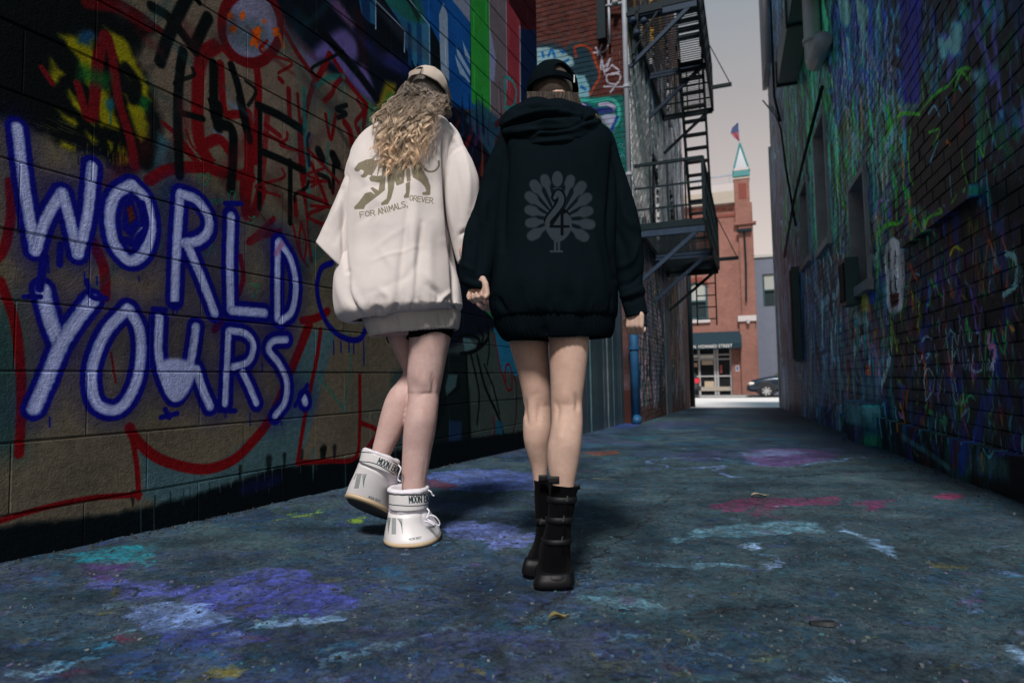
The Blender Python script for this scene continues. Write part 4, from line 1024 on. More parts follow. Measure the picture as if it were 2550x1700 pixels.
Pl(TF([(70, 430), (240, 420), (330, 480), (430, 420), (560, 450), (640, 620), (700, 720), (600, 930), (480, 960), (300, 900), (70, 760)]), (30, 66, 82), soft=12, op=.9)
Pl(TF([(60, 470), (180, 470), (330, 510), (420, 580), (430, 640), (300, 680), (60, 660)]), (150, 190, 200), soft=6, edge=6)
Pl(TF([(440, 740), (530, 740), (580, 850), (580, 980), (470, 960)]), (140, 196, 210), soft=6, edge=6)
for q in ([(180, 550), (210, 490), (240, 560)], [(120, 520), (130, 560)], [(340, 610), (370, 590)], [(500, 850), (540, 880)], [(300, 500), (330, 520)]): S(TF(q), 7, (40, 120, 190), soft=.4)
S(TF([(440, 460), (520, 450), (600, 500), (640, 620), (680, 740), (620, 860), (590, 920)]), 6, (170, 70, 40), soft=.5); S(TF([(430, 470), (450, 560)]), 6, (150, 60, 50), soft=.5)
W_ = (196, 196, 214)
for q in ([(620, 520), (720, 510), (760, 450)], [(640, 470), (690, 550)], [(700, 440), (660, 540)], [(700, 560), (690, 680), (740, 640), (780, 580), (740, 700), (800, 640)], [(800, 640), (870, 700), (820, 720)], [(820, 730), (750, 740), (760, 810), (850, 820), (880, 740), (800, 720)], [(720, 850), (900, 850)], [(860, 800), (780, 910)], [(700, 590), (730, 730)]):
    S(TF(q), 4.2, W_, soft=.35)
Pl(TF([(460, 960), (700, 950), (860, 930), (960, 940), (960, 2200), (700, 2200), (500, 1300)]), (24, 110, 104), soft=4)
Pl(TF([(480, 990), (560, 1020), (620, 1060), (800, 1050), (840, 1100), (700, 1120), (500, 1090)]), (40, 52, 120), soft=4)
S(TF([(680, 1025), (760, 1020), (820, 1050)]), 9, (190, 180, 214), soft=.2); S(TF([(490, 1020), (530, 1040)]), 9, (170, 160, 210), soft=.2)
S(TF([(470, 980), (620, 990), (780, 970), (860, 1040), (860, 1180), (800, 1260)]), 8, (60, 186, 170), soft=.3)
Pl(TF([(690, 1140), (740, 1120), (830, 1120), (850, 1160), (780, 1260), (700, 1190)]), (176, 184, 214), soft=3); S(TF([(850, 1150), (790, 1280), (760, 1300)]), 8, (40, 70, 150), soft=.4)
for q in ([(860, 1420), (880, 1400), (930, 1400), (930, 1450), (880, 1440)], [(860, 1500), (940, 1490)], [(870, 1560), (900, 1510), (940, 1560)]): S(TF(q), 2.5, (60, 170, 180))
fc.im[..., :3] = np.clip(fc.im[..., :3] * .86, 0, 1)
img_f = fc.image('end_wall_graffiti')

bb = empty('brick_building', tuple(BC), math.atan2(BD[1], BD[0]))
tag(bb, 'old red brick building with teal and white graffiti behind the fire escape', 'building')
# alley side: local x along BD, faces local -y (towards the alley)
m_bs = painted('graffiti_side_brick', img_b, bb, -.2, -.6, 9.8, 12.2, bump_scale=60, bump_k=.4)
def vis_b(x, z):
    q = BC + BD * x; return z < .66 * q[1] * 1.15 + .9 and z < 11.3
hol_b = [(2.6, 3.3, 7.2, 9.4), (2.6, 3.3, 3.2, 5.3), (5.4, 6.1, 3.2, 5.3), (5.4, 6.1, 7.2, 9.4), (3.5, 4.4, -.3, 2.1)]
brick_field(bb, 0, BL, -.5, 11.3, m_bs, vis=vis_b, key=lambda x, z: x + .3 * abs(z - 1), holes=hol_b, limit=150, depth=.008)
mb = MB(); px_ = 0
for h in ((2.6, 3.3, 3.2, 5.3), (5.4, 6.1, 3.2, 5.3)):
    mb.box((px_, 0, -.6), (h[0], .3, 11.35)); mb.box((h[0], 0, h[3]), (h[1], .3, 7.2)); mb.box((h[0], 0, 9.4), (h[1], .3, 11.35)); mb.box((h[0], 0, -.6), (h[1], .3, 3.2)); px_ = h[1]
mb.box((px_, 0, -.6), (BL, .3, 11.35)); mb.build('side_mortar', m_bs, bb)
mb = MB(); mb.box((.3, .3, -.6), (BL - .02, 5, 11.3)); mb.build('building_core', bpy.data.materials['black_inside'], bb)
m_wood_dk = simple('peeling_sash', (.10, .11, .12), .6, var=.5)
for h in hol_b[:4]:
    w = MB(); w.box((h[0], .14, h[2]), (h[1], .16, h[3])); wo = w.build('window', m_shut, bb)
    f = MB(); f.box((h[0], .06, h[2]), (h[0] + .06, .14, h[3])); f.box((h[1] - .06, .06, h[2]), (h[1], .14, h[3])); f.box((h[0] + .06, .06, (h[2] + h[3]) / 2 - .03), (h[1] - .06, .13, (h[2] + h[3]) / 2 + .03)); f.build('frame', m_wood_dk, wo)
    sl = MB(); sl.box((h[0] - .06, -.06, h[2] - .12), (h[1] + .06, .1, h[2] - .001)); sl.build('sill', m_trim, wo)
d_ = MB(); d_.box((3.5, -.03, -.3), (4.4, -.002, 2.1)); d_.build('door', m_board, bb)
# end wall: local plane x=0, faces the camera (local -x)
bq = empty('end_wall', (0, 0, 0), -math.pi / 2, parent=bb)
bb2 = bq
# bf_ measures along BP (to the right, = local -y of bb = local x of end_wall)
t_end = painted('graffiti_end_brick', img_f, bq, -2.6, 2.2, 2.9, 9.0, bump_scale=60, bump_k=.4)
brick_field(bq, -2.4, 0, 1.9, 10.6, t_end, key=lambda x, z: -x + z * .1, limit=150, depth=.008, vis=lambda x, z: True, bl=.25)
mb = MB(); mb.box((-4.5, 0, -.5), (-.002, .3, 11.35)); mb.build('end_mortar', t_end, bq)
m_pipe = simple('grey_painted_pipe', (.34, .38, .43), .45, var=.3, scale=4)
m_blue = simple('blue_sprayed_pipe', (.015, .085, .19), .5, var=.6, scale=4)
m_iron = simple('black_green_iron', (.006, .016, .021), .6, var=.4, scale=20, metal=.0, spec=.15)
m_iron2 = simple('blue_grey_iron', (.022, .042, .075), .6, var=.4, scale=12, spec=.2)
# downpipe on the corner
def wpt(p): return Vector((float(p[0]), float(p[1]), float(p[2])))
q0 = BC - BD * .10 - BP * .03
dp = empty('corner_downpipe', tuple(q0)); tag(dp, 'downpipe on the brick corner, pale grey above and sprayed blue below', 'downpipe')
mb = MB(); mb.tube([(0, 0, 2.2), (0, 0, 11.2)], .045, 10); mb.build('upper_pipe', m_pipe, dp, smooth=True)
mb = MB(); mb.tube([(0, 0, gz(2, 10.2)), (0, 0, 2.2)], .075, 12); mb.tube([(0, 0, gz(2, 10.2)), (0, -.12, gz(2, 10.2) + .1)], .07, 10); mb.build('lower_pipe', m_blue, dp, smooth=True)
for z in (1.0, 2.2, 3.9, 5.4, 7.0, 8.6):
    mb = MB(); mb.tube([(0, 0, z), (0, 0, z + .05)], .095 if z < 3 else .06, 12); mb.build('bracket', m_blue if z < 3 else m_pipe, dp)
# flood light and conduit high on the end wall
fl = bf_(1510, 60); fq = BC + BP * fl[0] - BD * .05
fo = empty('wall_lamp', (fq[0], fq[1], fl[1]), math.atan2(BP[1], BP[0])); tag(fo, 'black wall lamp box with a conduit high on the brick end wall', 'wall lamp')
mb = MB(); mb.box((-.12, -.16, -.35), (.02, 0, .38)); mb.build('housing', m_iron, fo)
mb = MB(); mb.tube([(.07, -.05, -.42), (.07, -.05, .5)], .022, 8); mb.tube([(.02, -.05, .25), (.3, -.08, .22)], .03, 8); mb.build('conduit', m_pipe, fo, smooth=True)
mb = MB(); mb.tube([(.16, -.16, .22), (.24, -.16, .2)], .05, 10); mb.build('lens', m_trim, fo, smooth=True)
ib = BC + BP * .1 - BD * .1
io = empty('insulator_bracket', (ib[0], ib[1], 6.15), math.atan2(BP[1], BP[0])); tag(io, 'rusty cable bracket with round insulators on the brick corner under the upper landing', 'bracket')
mb = MB(); mb.bar((-.1, 0, .5), (.5, 0, .5), .06, .06); mb.bar((.0, 0, -.2), (.1, 0, .6), .06, .06); mb.bar((.0, 0, -.15), (.42, 0, .45), .03, .03); mb.build('arm', m_iron, io)
for a in ((.08, .12), (.2, .3), (.02, .35)):
    mb = MB(); mb.tube([(a[0], -.06, a[1] - .05), (a[0], -.06, a[1]), (a[0], -.06, a[1] + .05)], [.03, .07, .03], 10); mb.build('insulator', m_iron2, io, smooth=True)
# pipe down the far corner
q1 = BC + BD * (BL + .02) + BP * .06
dq = empty('far_downpipe', (q1[0], q1[1], 0)); tag(dq, 'thin black downpipe on the far corner of the alley beside the bright street', 'downpipe')
mb = MB(); mb.tube([(0, 0, gz(5.4, 18.8)), (0, 0, 5.4)], .075, 10); mb.build('pipe', m_iron, dq, smooth=True)
mb = MB(); mb.tube([(-.5, -.1, 4.15), (.15, -.1, 4.15)], .05, 8); mb.build('arm', m_iron2, dq, smooth=True)

# ================================================================== FIRE ESCAPE (local x along the wall, local y outwards)
fe = empty('fire_escape', tuple(BC + BP * .02), math.atan2(BD[1], BD[0]))
tag(fe, 'black iron fire escape with two landings, railings and steep stairs on the brick building', 'fire escape')
W1 = 1.12
def LN(x0, x1, z, name='landing', full=True):
    p = MB()
    for yy in (0.02, W1): p.bar((x0, -yy, z), (x1, -yy, z), .05, .10)
    for xx in (x0, x1): p.bar((xx, -.02, z), (xx, -W1, z), .05, .10)
    po = p.build(name, m_iron, fe)
    n = int((x1 - x0) / .085)
    sl = bevel_box_mesh('slat', m_iron, .024, W1, .012, .003)
    for i in range(n + 1):
        link('slat', sl, po, loc=(x0 + (x1 - x0) * i / n, -W1 / 2, z + .055))
    return po
def RAIL(x0, x1, z, ends=(True, True), h=1.05, skip=None):
    r = MB()
    for zz in (z + h, z + .30, z + .66):
        w = .05 if zz > z + 1 else .028
        r.bar((x0, -W1, zz), (x1, -W1, zz), w, w)
        if ends[0]: r.bar((x0, -.02, zz), (x0, -W1, zz), w, w)
        if ends[1]: r.bar((x1, -.02, zz), (x1, -W1, zz), w, w)
    ro = r.build('railing', m_iron, fe)
    n = max(2, int((x1 - x0) / .5)); 
    for i in range(n + 1):
        b = MB(); x = x0 + (x1 - x0) * i / n
        b.bar((x, -W1, z), (x, -W1, z + h), .032 if 0 < i < n else .05, .032 if 0 < i < n else .05); b.build('baluster', m_iron, ro)
    for e, x in zip(ends, (x0, x1)):
        if e:
            for j in range(1, 4):
                b = MB(); b.bar((x, -W1 * j / 4, z), (x, -W1 * j / 4, z + h), .03, .03); b.build('baluster', m_iron, ro)
    return ro
z1, z2 = 3.02, 6.75
LN(-.02, 4.6, z1); RAIL(-.02, 4.6, z1)
LN(-.02, 4.6, z2); RAIL(-.02, 4.6, z2)
LN(1.0, 4.6, z2 + 3.5)
for (xb, zb) in ((.0, z1), (2.2, z1), (4.4, z1), (.0, z2), (2.2, z2), (4.4, z2)):
    k = MB(); k.bar((xb, .0, zb - .11), (xb, -W1 - (.0 if xb < 4 else .0), zb - .11), .07, .1); k.bar((xb, .0, zb - .95), (xb, -W1 + .12, zb - .14), .06, .06)
    k.build('bracket', m_iron2 if xb < 3 else m_iron, fe)
# outrigger stubs with stay rods
for zb in (z1, z2):
    k = MB(); k.bar((3.4, -W1, zb - .02), (3.4, -W1 - .45, zb - .02), .06, .07); k.bar((3.4, -W1 - .42, zb), (3.4, -W1, zb + 1.0), .018, .018); k.build('stay', m_iron, fe)
# stairs: lower landing up to the upper landing, and on up
def STAIR(x0, za, x1, zb, ya, yb):
    s = MB()
    for yy in (ya, yb): s.bar((x0, -yy, za), (x1, -yy, zb), .03, .14)
    so = s.build('stair', m_iron, fe)
    n = int((zb - za) / .24)
    tr = bevel_box_mesh('tread', m_iron, .16, abs(yb - ya), .03, .004)
    for i in range(1, n + 1):
        f_ = i / (n + .5); link('tread', tr, so, loc=(x0 + (x1 - x0) * f_, -(ya + yb) / 2, za + (zb - za) * f_))
    h = MB()
    for yy in (ya, yb):
        h.bar((x0, -yy, za + .85), (x1, -yy, zb + .85), .025, .025)
    for f_ in (0, .5, 1): h.bar((x0 + (x1 - x0) * f_, -yb, za + (zb - za) * f_), (x0 + (x1 - x0) * f_, -yb, za + (zb - za) * f_ + .85), .025, .025)
    h.build('handrail', m_iron, so)
STAIR(3.9, z1 + .05, 2.0, z2 + .05, .62, 1.06)
STAIR(1.6, z2 + .05, 3.4, z2 + 3.55, .62, 1.06)
k = MB()
for yy in (.62, 1.04): k.bar((4.5, -yy, 1.7), (4.5, -yy, z1 + .9), .03, .05)
for i in range(6): k.bar((4.5, -.62, 1.85 + i * .27), (4.5, -1.04, 1.85 + i * .27), .025, .025)
k.build('drop_ladder', m_iron, fe)

# ================================================================== fittings on the right building
def rpt(px_, py_, out=0.0):
    s_, z_ = rm(px_, py_); q = RP + RD * s_; nrm = np.array([-RD[1], RD[0], 0]); q = q + nrm * out; return (float(q[0]), float(q[1]), z_)
m_grey = simple('pale_grey_metal', (.36, .41, .43), .45, var=.25, scale=5)
m_green = simple('dark_green_metal', (.016, .07, .075), .4, var=.35, scale=4)
pa = rpt(2044, -60, .12); pb = rpt(2052, 165, .12); 
vp = empty('vent_pipe', (pb[0], pb[1], pb[2])); tag(vp, 'pale grey pipe with an elbow high on the right-hand wall', 'pipe')
mb = MB(); top = 12.0 - pb[2]
side = np.array([-RD[0], -RD[1], 0])
mb.tube([(0, 0, top), (0, 0, .25), (side[0] * .03, side[1] * .03, .1), (side[0] * .14, side[1] * .14, .0), (side[0] * .5, side[1] * .5, -.04), (side[0] * .8 + .0, side[1] * .8, -.04)], .11, 14)
mb.build('pipe', m_grey, vp, smooth=True)
mb = MB(); mb.tube([(0, 0, .34), (0, 0, .4)], .13, 14); mb.build('collar', m_grey, vp, smooth=True)
ds, dz = rm(1988, 206)
d0 = RP + RD * ds
du = empty('duct', (float(d0[0]), float(d0[1]), dz), RRZ + math.pi); tag(du, 'dark green box duct running level along the right-hand wall, high up beside the grey pipe', 'duct')
mb = MB(); mb.box((0, -.34, 0), (ds - 1.0, -.02, .42)); mb.build('duct_shaft', m_green, du)
for xx in (0, 2.0, 4.0):
    mb = MB(); mb.box((xx - .03, -.36, -.02), (xx + .03, -.015, .44)); mb.build('flange', m_iron, du)
for i, (pts, r_) in enumerate((([(1905, 250), (1940, 290), (1952, 320), (1965, 420), (1990, 560)], .022), ([(1925, 0), (1935, 240), (1950, 300)], .03), ([(2060, 215), (2010, 400), (1985, 500), (1960, 640)], .025))):
    mb = MB(); P_ = [rpt(a, b, .06) for a, b in pts]; mb.tube(P_, r_, 6); o = mb.build('cable', m_iron, None, smooth=True)
    tag(o, ['thin black cable running down the far end of the right-hand wall', 'upper black conduit at the top of the far right-hand wall', 'slanting dark cable from the tall window on the right-hand wall'][i], 'cable')
for i, (xa, xb_, ya, yb_) in enumerate(((2126, 2150, 640, 760), (1990, 2006, 650, 900))):
    q = rpt((xa + xb_) / 2, yb_, 0); h_ = rpt((xa + xb_) / 2, ya, 0)[2] - q[2]
    o = empty('meter_box', q, RRZ + math.pi); tag(o, ['dark metal box below the nearest window of the right-hand wall', 'tall dark metal box far along the right-hand wall'][i], 'metal box')
    mb = MB(); mb.box((-.17, -.14, 0), (.17, -.012, h_)); mb.build('case', m_green, o); mb = MB(); mb.box((-.14, -.155, .05), (.14, -.14, h_ - .05)); mb.build('door', m_iron, o)
# ================================================================== STREET AT THE END OF THE ALLEY
A3 = ALLEY; B3 = np.array([ALLEY[1], -ALLEY[0], 0.0])
SRZ = -rad(19.5)
def uvw(u, v, z=0.0):
    q = B3 * u + A3 * v; return (float(q[0]), float(q[1]), z)
def sz(v): return -SLOPE * v
m_walk = simple('sunlit_concrete', (.84, .79, .74), .9, var=.06, scale=2)  # near-white, the glare of sunlit pavement is put into the colour
m_road = simple('sunlit_road', (.82, .78, .73), .9, var=.08, scale=2)  # sunlight on the road is painted as a near-white base colour
m_street_shade = simple('shaded_street_grey', (.13, .14, .15), .85, var=.2, scale=6)  # darker grey paints the shade in front of the corner building
m_curb = simple('curb_stone', (.45, .44, .42), .85, var=.15)
def strip(name, v0, v1, mat, dz, thick=0.0):
    mb = MB(); z0, z1_ = sz(v0) + dz, sz(v1) + dz
    mb.add([(-30, v0, z0), (40, v0, z0), (40, v1, z1_), (-30, v1, z1_)], [(0, 1, 2, 3)])
    if thick: mb.add([(-30, v0, z0), (40, v0, z0), (40, v0, z0 - thick), (-30, v0, z0 - thick)], [(0, 3, 2, 1)]); mb.add([(-30, v1, z1_), (40, v1, z1_), (40, v1, z1_ - thick), (-30, v1, z1_ - thick)], [(0, 1, 2, 3)])
    return tag(mb.build(name, mat, rot=(0, 0, SRZ)), kind='structure')
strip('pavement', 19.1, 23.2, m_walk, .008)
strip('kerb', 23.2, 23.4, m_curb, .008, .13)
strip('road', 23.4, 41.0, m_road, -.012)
strip('far_road', 41.0, 44.2, m_street_shade, -.008)
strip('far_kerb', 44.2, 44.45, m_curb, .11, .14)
strip('far_pavement', 44.45, 47.2, m_street_shade, .112)
FV = 47.2
FPt = A3 * FV
def fac(x, y):
    q = on_vplane(x, y, FPt, B3); return (float((q - FPt) @ B3), float(q[2]))
T8 = lambda x, y: fac(1650 + x / 1.96, 250 + y / 1.96)
hb = empty('corner_brick_building', uvw(0, FV, 0), SRZ)
tag(hb, 'red brick corner building with a turret, arched window and dark awning across the street', 'building')
t = NT('red_brick'); v = t.obj(); br = t.n('ShaderNodeTexBrick'); br.inputs['Scale'].default_value = 1.0
mp = t.n('ShaderNodeMapping'); mp.inputs['Rotation'].default_value = (rad(90), 0, 0); t.l(v, mp.inputs[0]); t.l(mp.outputs[0], br.inputs[0])
br.inputs['Color1'].default_value = (.27, .108, .082, 1); br.inputs['Color2'].default_value = (.21, .085, .065, 1); br.inputs['Mortar'].default_value = (.28, .18, .14, 1)
br.inputs['Brick Width'].default_value = .25; br.inputs['Row Height'].default_value = .09; br.inputs['Mortar Size'].default_value = .008
nz = t.noise(v, .8, 6, .6); c = t.mix(1.0, br.outputs[0], t.ramp(nz.outputs[0], [(.3, (.78, .74, .74)), (.7, (1.1, 1.1, 1.1))]), 'MULTIPLY')
m_hb = t.fin(c, .85)
m_hbd = simple('dark_red_brick', (.19, .05, .035), .85, var=.2)
m_corn = simple('cream_stone', (.40, .35, .29), .8, var=.1); m_white = simple('pale_stone', (.50, .46, .45), .8, var=.08)
m_cop = simple('verdigris', (.06, .24, .25), .6, var=.15); m_dkg = simple('dark_green_frame', (.02, .06, .07), .5)
t = NT('sheer_glass'); m_glass = t.fin((.03, .045, .05), .08, spec=.8)
m_blind = simple('window_blind', (.34, .36, .33), .7, var=.06)
# wall pieces round the arched window and the shop opening
u_l = T8(-180, 600)[0]; uR = T8(440, 600)[0]; u_t = T8(352, 500)[0]
zc = T8(250, 515)[1]
aw0, aw1 = T8(130, 1000)[0], T8(222, 1000)[0]; az0 = T8(175, 1070)[1]; az1 = T8(175, 890)[1]
sh0, sh1 = T8(10, 1300)[0], T8(338, 1300)[0]; sh_top = T8(240, 1200)[1]; base = sz(FV) + .1
def wall(u0, u1, z0, z1_): 
    mb.box((u0, 0, z0), (u1, .5, z1_))
mb = MB()
wall(u_l, aw0, sh_top, zc); wall(aw0, aw1, az1, zc); wall(aw1, uR, sh_top, zc); wall(aw0, aw1, sh_top, az0); wall(sh1, uR, base, sh_top); wall(u_l, sh0, base, sh_top)
mb.build('wall', m_hb, hb)
mb = MB(); mb.box((u_l, .5, base), (uR, 6, zc)); mb.build('building_core', bpy.data.materials['black_inside'], hb)
# turret pier
tu0, tu1 = T8(350, 450)[0], T8(424, 450)[0]; zt = T8(388, 380)[1]; zl = T8(420, 600)[1]; pu1 = T8(455, 1200)[0]; pu0 = T8(380, 1200)[0]; zst = T8(415, 1065)[1]
mb = MB(); mb.box((tu0, -.25, zl), (tu1, -.001, zt)); mb.box((tu0, 0, zc), (tu1, 2, zt)); mb.box((tu0 + .2, -.2, zst), (uR - .05, -.002, zl)); mb.box((pu0, -.25, base), (pu1, -.003, zst)); mb.build('turret', m_hb, hb)
mb = MB(); mb.box((T8(370, 450)[0], -.27, T8(388, 485)[1]), (T8(408, 450)[0], -.252, T8(388, 410)[1])); mb.build('brick_panel', m_hbd, hb)
mb = MB(); mb.box((tu0 - .1, -.35, zl - .1), (tu1 + .35, .3, zl + .05)); mb.build('turret_ledge', m_hb, hb)
mb = MB(); mb.box((pu0 - .1, -.4, zst - .2), (pu1 + .1, -.0, zst + .2)); mb.build('stone_band', m_white, hb)
mb = MB(); mb.box((u_l, -.45, zc), (tu0 - .02, .5, zc + .35)); mb.box((u_l, -.3, zc + .35), (tu0 - .02, .5, zc + .9)); mb.build('cornice', m_corn, hb)
mb = MB(); mb.box((u_l, -.2, zc + .9), (tu0 - .02, .5, zc + 1.5)); mb.build('parapet', m_white, hb)
mb = MB(); mb.box((u_l, -.06, T8(250, 575)[1]), (tu0, -.001, T8(250, 562)[1])); mb.build('string_course', m_hbd, hb)
for q in (150, 190, 232, 268, 298, 330):
    a, b = T8(q - 9, 540), T8(q + 9, 527); mb = MB(); mb.box((a[0], -.04, a[1]), (b[0], -.001, b[1])); mb.build('terracotta_panel', m_hbd, hb)
# glass pyramid
ap = T8(374, 196); pb0 = T8(344, 372); pb1 = T8(426, 372)
cx = (pb0[0] + pb1[0]) / 2; cy = .6; hw = (pb1[0] - pb0[0]) / 2; zb = pb0[1]
pyr = empty('spire', (cx, cy, zb), parent=hb)
ca = [(-hw, -hw * .8), (hw, -hw * .8), (hw, hw * .8), (-hw, hw * .8)]; hz = ap[1] - zb
mb = MB(); mb.add([(x * .97, y * .97, .45) for x, y in ca] + [(0, 0, hz - .1)], [(0, 1, 4), (1, 2, 4), (2, 3, 4), (3, 0, 4)]); mb.build('glass_pane', simple('frosted_glass', (.17, .195, .23), .3, var=.03), pyr)
mb = MB()
for x, y in ca: mb.bar((x, y, .3), (0, 0, hz), .10, .10)
mb.build('rib', m_cop, pyr)
mb = MB(); mb.box((-hw, -hw * .8, 0), (hw, hw * .8, .42)); mb.build('base', m_cop, pyr)
mb = MB(); mb.box((-hw * .96, -hw * .82, .44), (hw * .96, hw * .76, .62)); mb.build('rim', m_white, pyr)
mb = MB(); mb.box((tu0 - .05, -.3, zt - .12), (tu1 + .05, 2, zt)); mb.build('turret_cap', m_corn, hb)
fp = empty('flagpole', uvw(cx, FV + cy, ap[1] - .1), SRZ); tag(fp, 'thin flagpole with a small red, white and blue flag on top of the spire', 'flag')
mb = MB(); pz = T8(366, 72)[1] - ap[1]; mb.tube([(0, 0, 0), (-.02, 0, pz)], .04, 6); mb.build('pole', m_pipe, fp)
rows = []
for i, (zz, x0, x1) in enumerate(((.86, -.05, -.18), (.72, -.06, -.5), (.5, -.05, -.62), (.32, -.04, -.42), (.14, -.03, -.1))):
    rows.append([(x0 + (x1 - x0) * k / 6, .09 * math.sin(k * 1.3 + i), pz * zz) for k in range(7)])
mb = MB(); mb.loft(rows[:3], closed=False); mb.loft([[(p[0], p[1] + .004, p[2]) for p in r] for r in rows[:3]], closed=False); mb.build('blue_canton', simple('flag_blue', (.05, .07, .16), .8), fp, smooth=True)
mb = MB(); mb.loft(rows[2:], closed=False); mb.build('red_field', simple('flag_red', (.28, .07, .09), .8), fp, smooth=True)
# roof railing
rl = empty('roof_railing', uvw(0, FV + 1.0, zc + 1.5), SRZ); tag(rl, 'pale metal railing along the roof of the corner building', 'railing')
mb = MB()
for zz in (.95, .35): mb.bar((u_l, 0, zz), (tu0 - .1, 0, zz), .07, .12 if zz > .9 else .05)
mb.build('rail', m_pipe, rl)
for i in range(5):
    b = MB(); x = tu0 - .3 - i * 2.2; b.bar((x, 0, 0), (x, 0, 1.1), .08, .08); b.build('post', m_pipe, rl)
# arched window
wn_ = MB(); wn_.box((aw0, .2, az0), (aw1, .24, az1)); wo = wn_.build('arched_window', m_glass, hb)
f = MB(); tk = .16; aw = aw1 - aw0; mx = (aw0 + aw1) / 2
f.box((aw0, .02, az0), (aw0 + tk, .2, az1 - .2)); f.box((aw1 - tk, .02, az0), (aw1, .2, az1 - .2)); f.box((aw0 + tk, .03, az0), (aw1 - tk, .2, az0 + tk)); f.box((aw0 + tk, .04, (az0 + az1) / 2 - .06), (aw1 - tk, .2, (az0 + az1) / 2 + .06))
arc = [(mx + (aw / 2) * math.sin(a), .02, az1 - .32 + .42 * math.cos(a)) for a in np.linspace(-1.57, 1.57, 9)]
f.tube([(p[0], .1, p[2] - .06) for p in arc], .11, 6); f.build('frame', m_dkg, wo)
f = MB(); f.box((aw0 + tk, .12, (az0 + az1) / 2 + .06), (aw1 - tk, .18, az1 - .12)); f.build('blind', m_blind, wo)
f = MB()
for k in range(8):
    a0_, a1_ = arc[k], arc[k + 1]
    f.add([(a0_[0], -.002, a0_[2]), (a1_[0], -.002, a1_[2]), (a1_[0], -.002, az1 + .35), (a0_[0], -.002, az1 + .35)], [(0, 1, 2, 3)])
f.build('arch_spandrel', m_hb, hb)
f = MB()
for k in range(8):
    a0_, a1_ = arc[k], arc[k + 1]; s_ = 1.0
    o0 = (mx + (a0_[0] - mx) * 1.16, -.05, az1 - .32 + (a0_[2] - az1 + .32) * 1.7 + .02); o1 = (mx + (a1_[0] - mx) * 1.16, -.05, az1 - .32 + (a1_[2] - az1 + .32) * 1.7 + .02)
    f.add([(a0_[0], -.05, a0_[2]), (a1_[0], -.05, a1_[2]), o1, o0], [(0, 1, 2, 3)])
f.build('arch_ring', m_hbd, hb)
f = MB(); f.box((aw0 - .1, -.18, az0 - .24), (aw1 + .12, .1, az0)); f.build('sill', m_white, wo)
# shop front
gz0 = base + .05
sf = MB(); sf.box((sh0, .5, base), (sh1, .52, sh_top)); sfo = sf.build('shop_window', m_glass, hb)
m_alu = simple('brushed_frame', (.42, .42, .42), .4, var=.1)
f = MB()
for q in (10, 95, 178, 255, 268, 334): 
    u_ = T8(q, 1300)[0]; f.box((u_ - .07, .38, base), (u_ + .07, .5, sh_top - .1))
for zz in (1240, 1262, 1345, 1412): f.box((sh0, .40, T8(250, zz)[1] - .05), (sh1, .49, T8(250, zz)[1] + .05))
f.build('door_frame', m_alu, sfo)
f = MB(); a, b = T8(185, 1418), T8(330, 1395); f.box((a[0], .34, a[1]), (b[0], .37, b[1] - .02)); f.build('door_kickplate', m_corn, sfo)
for k, (xa, ya, xb_, yb_, c_) in enumerate(((132, 1255, 172, 1240, (.75, .72, .64)), (182, 1258, 250, 1240, (.75, .70, .60)), (140, 1300, 168, 1280, (.5, .28, .2)), (190, 1290, 245, 1268, (.5, .4, .3)), (280, 1330, 290, 1290, (.4, .08, .08)), (205, 1400, 250, 1370, (.5, .4, .28)))):
    a, b = T8(xa, ya), T8(xb_, yb_); f = MB(); f.box((a[0], .42, a[1]), (b[0], .46, b[1])); f.build('display', simple('display_%d' % k, c_, .5), sfo)
a, b = T8(357, 1322), T8(373, 1292); f = MB(); f.box((a[0], -.03, a[1]), (b[0], -.002, b[1])); so_ = f.build('notice', m_white, hb)
a, b = T8(361, 1316), T8(369, 1298); f = MB(); f.box((a[0], -.045, a[1]), (b[0], -.031, b[1])); f.build('notice_symbol', simple('notice_blue', (.03, .07, .3), .5), so_)
# awning
aw_l, aw_r = T8(-40, 1150)[0], T8(384, 1150)[0]; zt_ = T8(300, 1128)[1]; zb_ = T8(300, 1212)[1]
aw_o = empty('awning', uvw(0, FV, 0), SRZ); tag(aw_o, 'dark teal awning lettered 0 N. HOWARD STREET over the shop door', 'awning')
m_awn = simple('teal_canvas', (.002, .021, .034), .8, var=.1)
mb = MB(); o_ = 1.0
mb.add([(aw_l, -.02, zt_), (aw_r, -.02, zt_), (aw_r, -o_, zb_ + .35), (aw_l, -o_, zb_ + .35), (aw_l, -o_, zb_), (aw_r, -o_, zb_), (aw_r, -.02, zb_), (aw_l, -.02, zb_)],
       [(0, 3, 2, 1), (3, 4, 5, 2), (1, 2, 5, 6), (0, 7, 4, 3), (4, 7, 6, 5)]); mb.build('canopy', m_awn, aw_o)
cu = bpy.data.curves.new('lettering', 'FONT'); cu.body = '0 N. HOWARD STREET'; cu.size = .5; cu.space_character = 1.08; cu.extrude = .004; cu.align_x = 'RIGHT'
tx = bpy.data.objects.new('lettering_tmp', cu); COL.objects.link(tx)
bpy.context.view_layer.update()
me = bpy.data.meshes.new_from_object(tx.evaluated_get(bpy.context.evaluated_depsgraph_get())); bpy.data.objects.remove(tx)
me.materials.clear(); me.materials.append(simple('awning_letter_white', (.75, .75, .72), .7))
la_, lb_ = T8(137, 1205)[0], T8(340, 1205)[0]
xsv = [q.co.x for q in me.vertices]; wd = max(xsv) - min(xsv); sc_ = (lb_ - la_) / wd
for q in me.vertices: q.co = Vector((lb_ + (q.co.x - max(xsv)) * sc_, -o_ - .012 - q.co.z, zb_ + .06 + q.co.y * sc_ * 1.25))
link('lettering', me, aw_o)
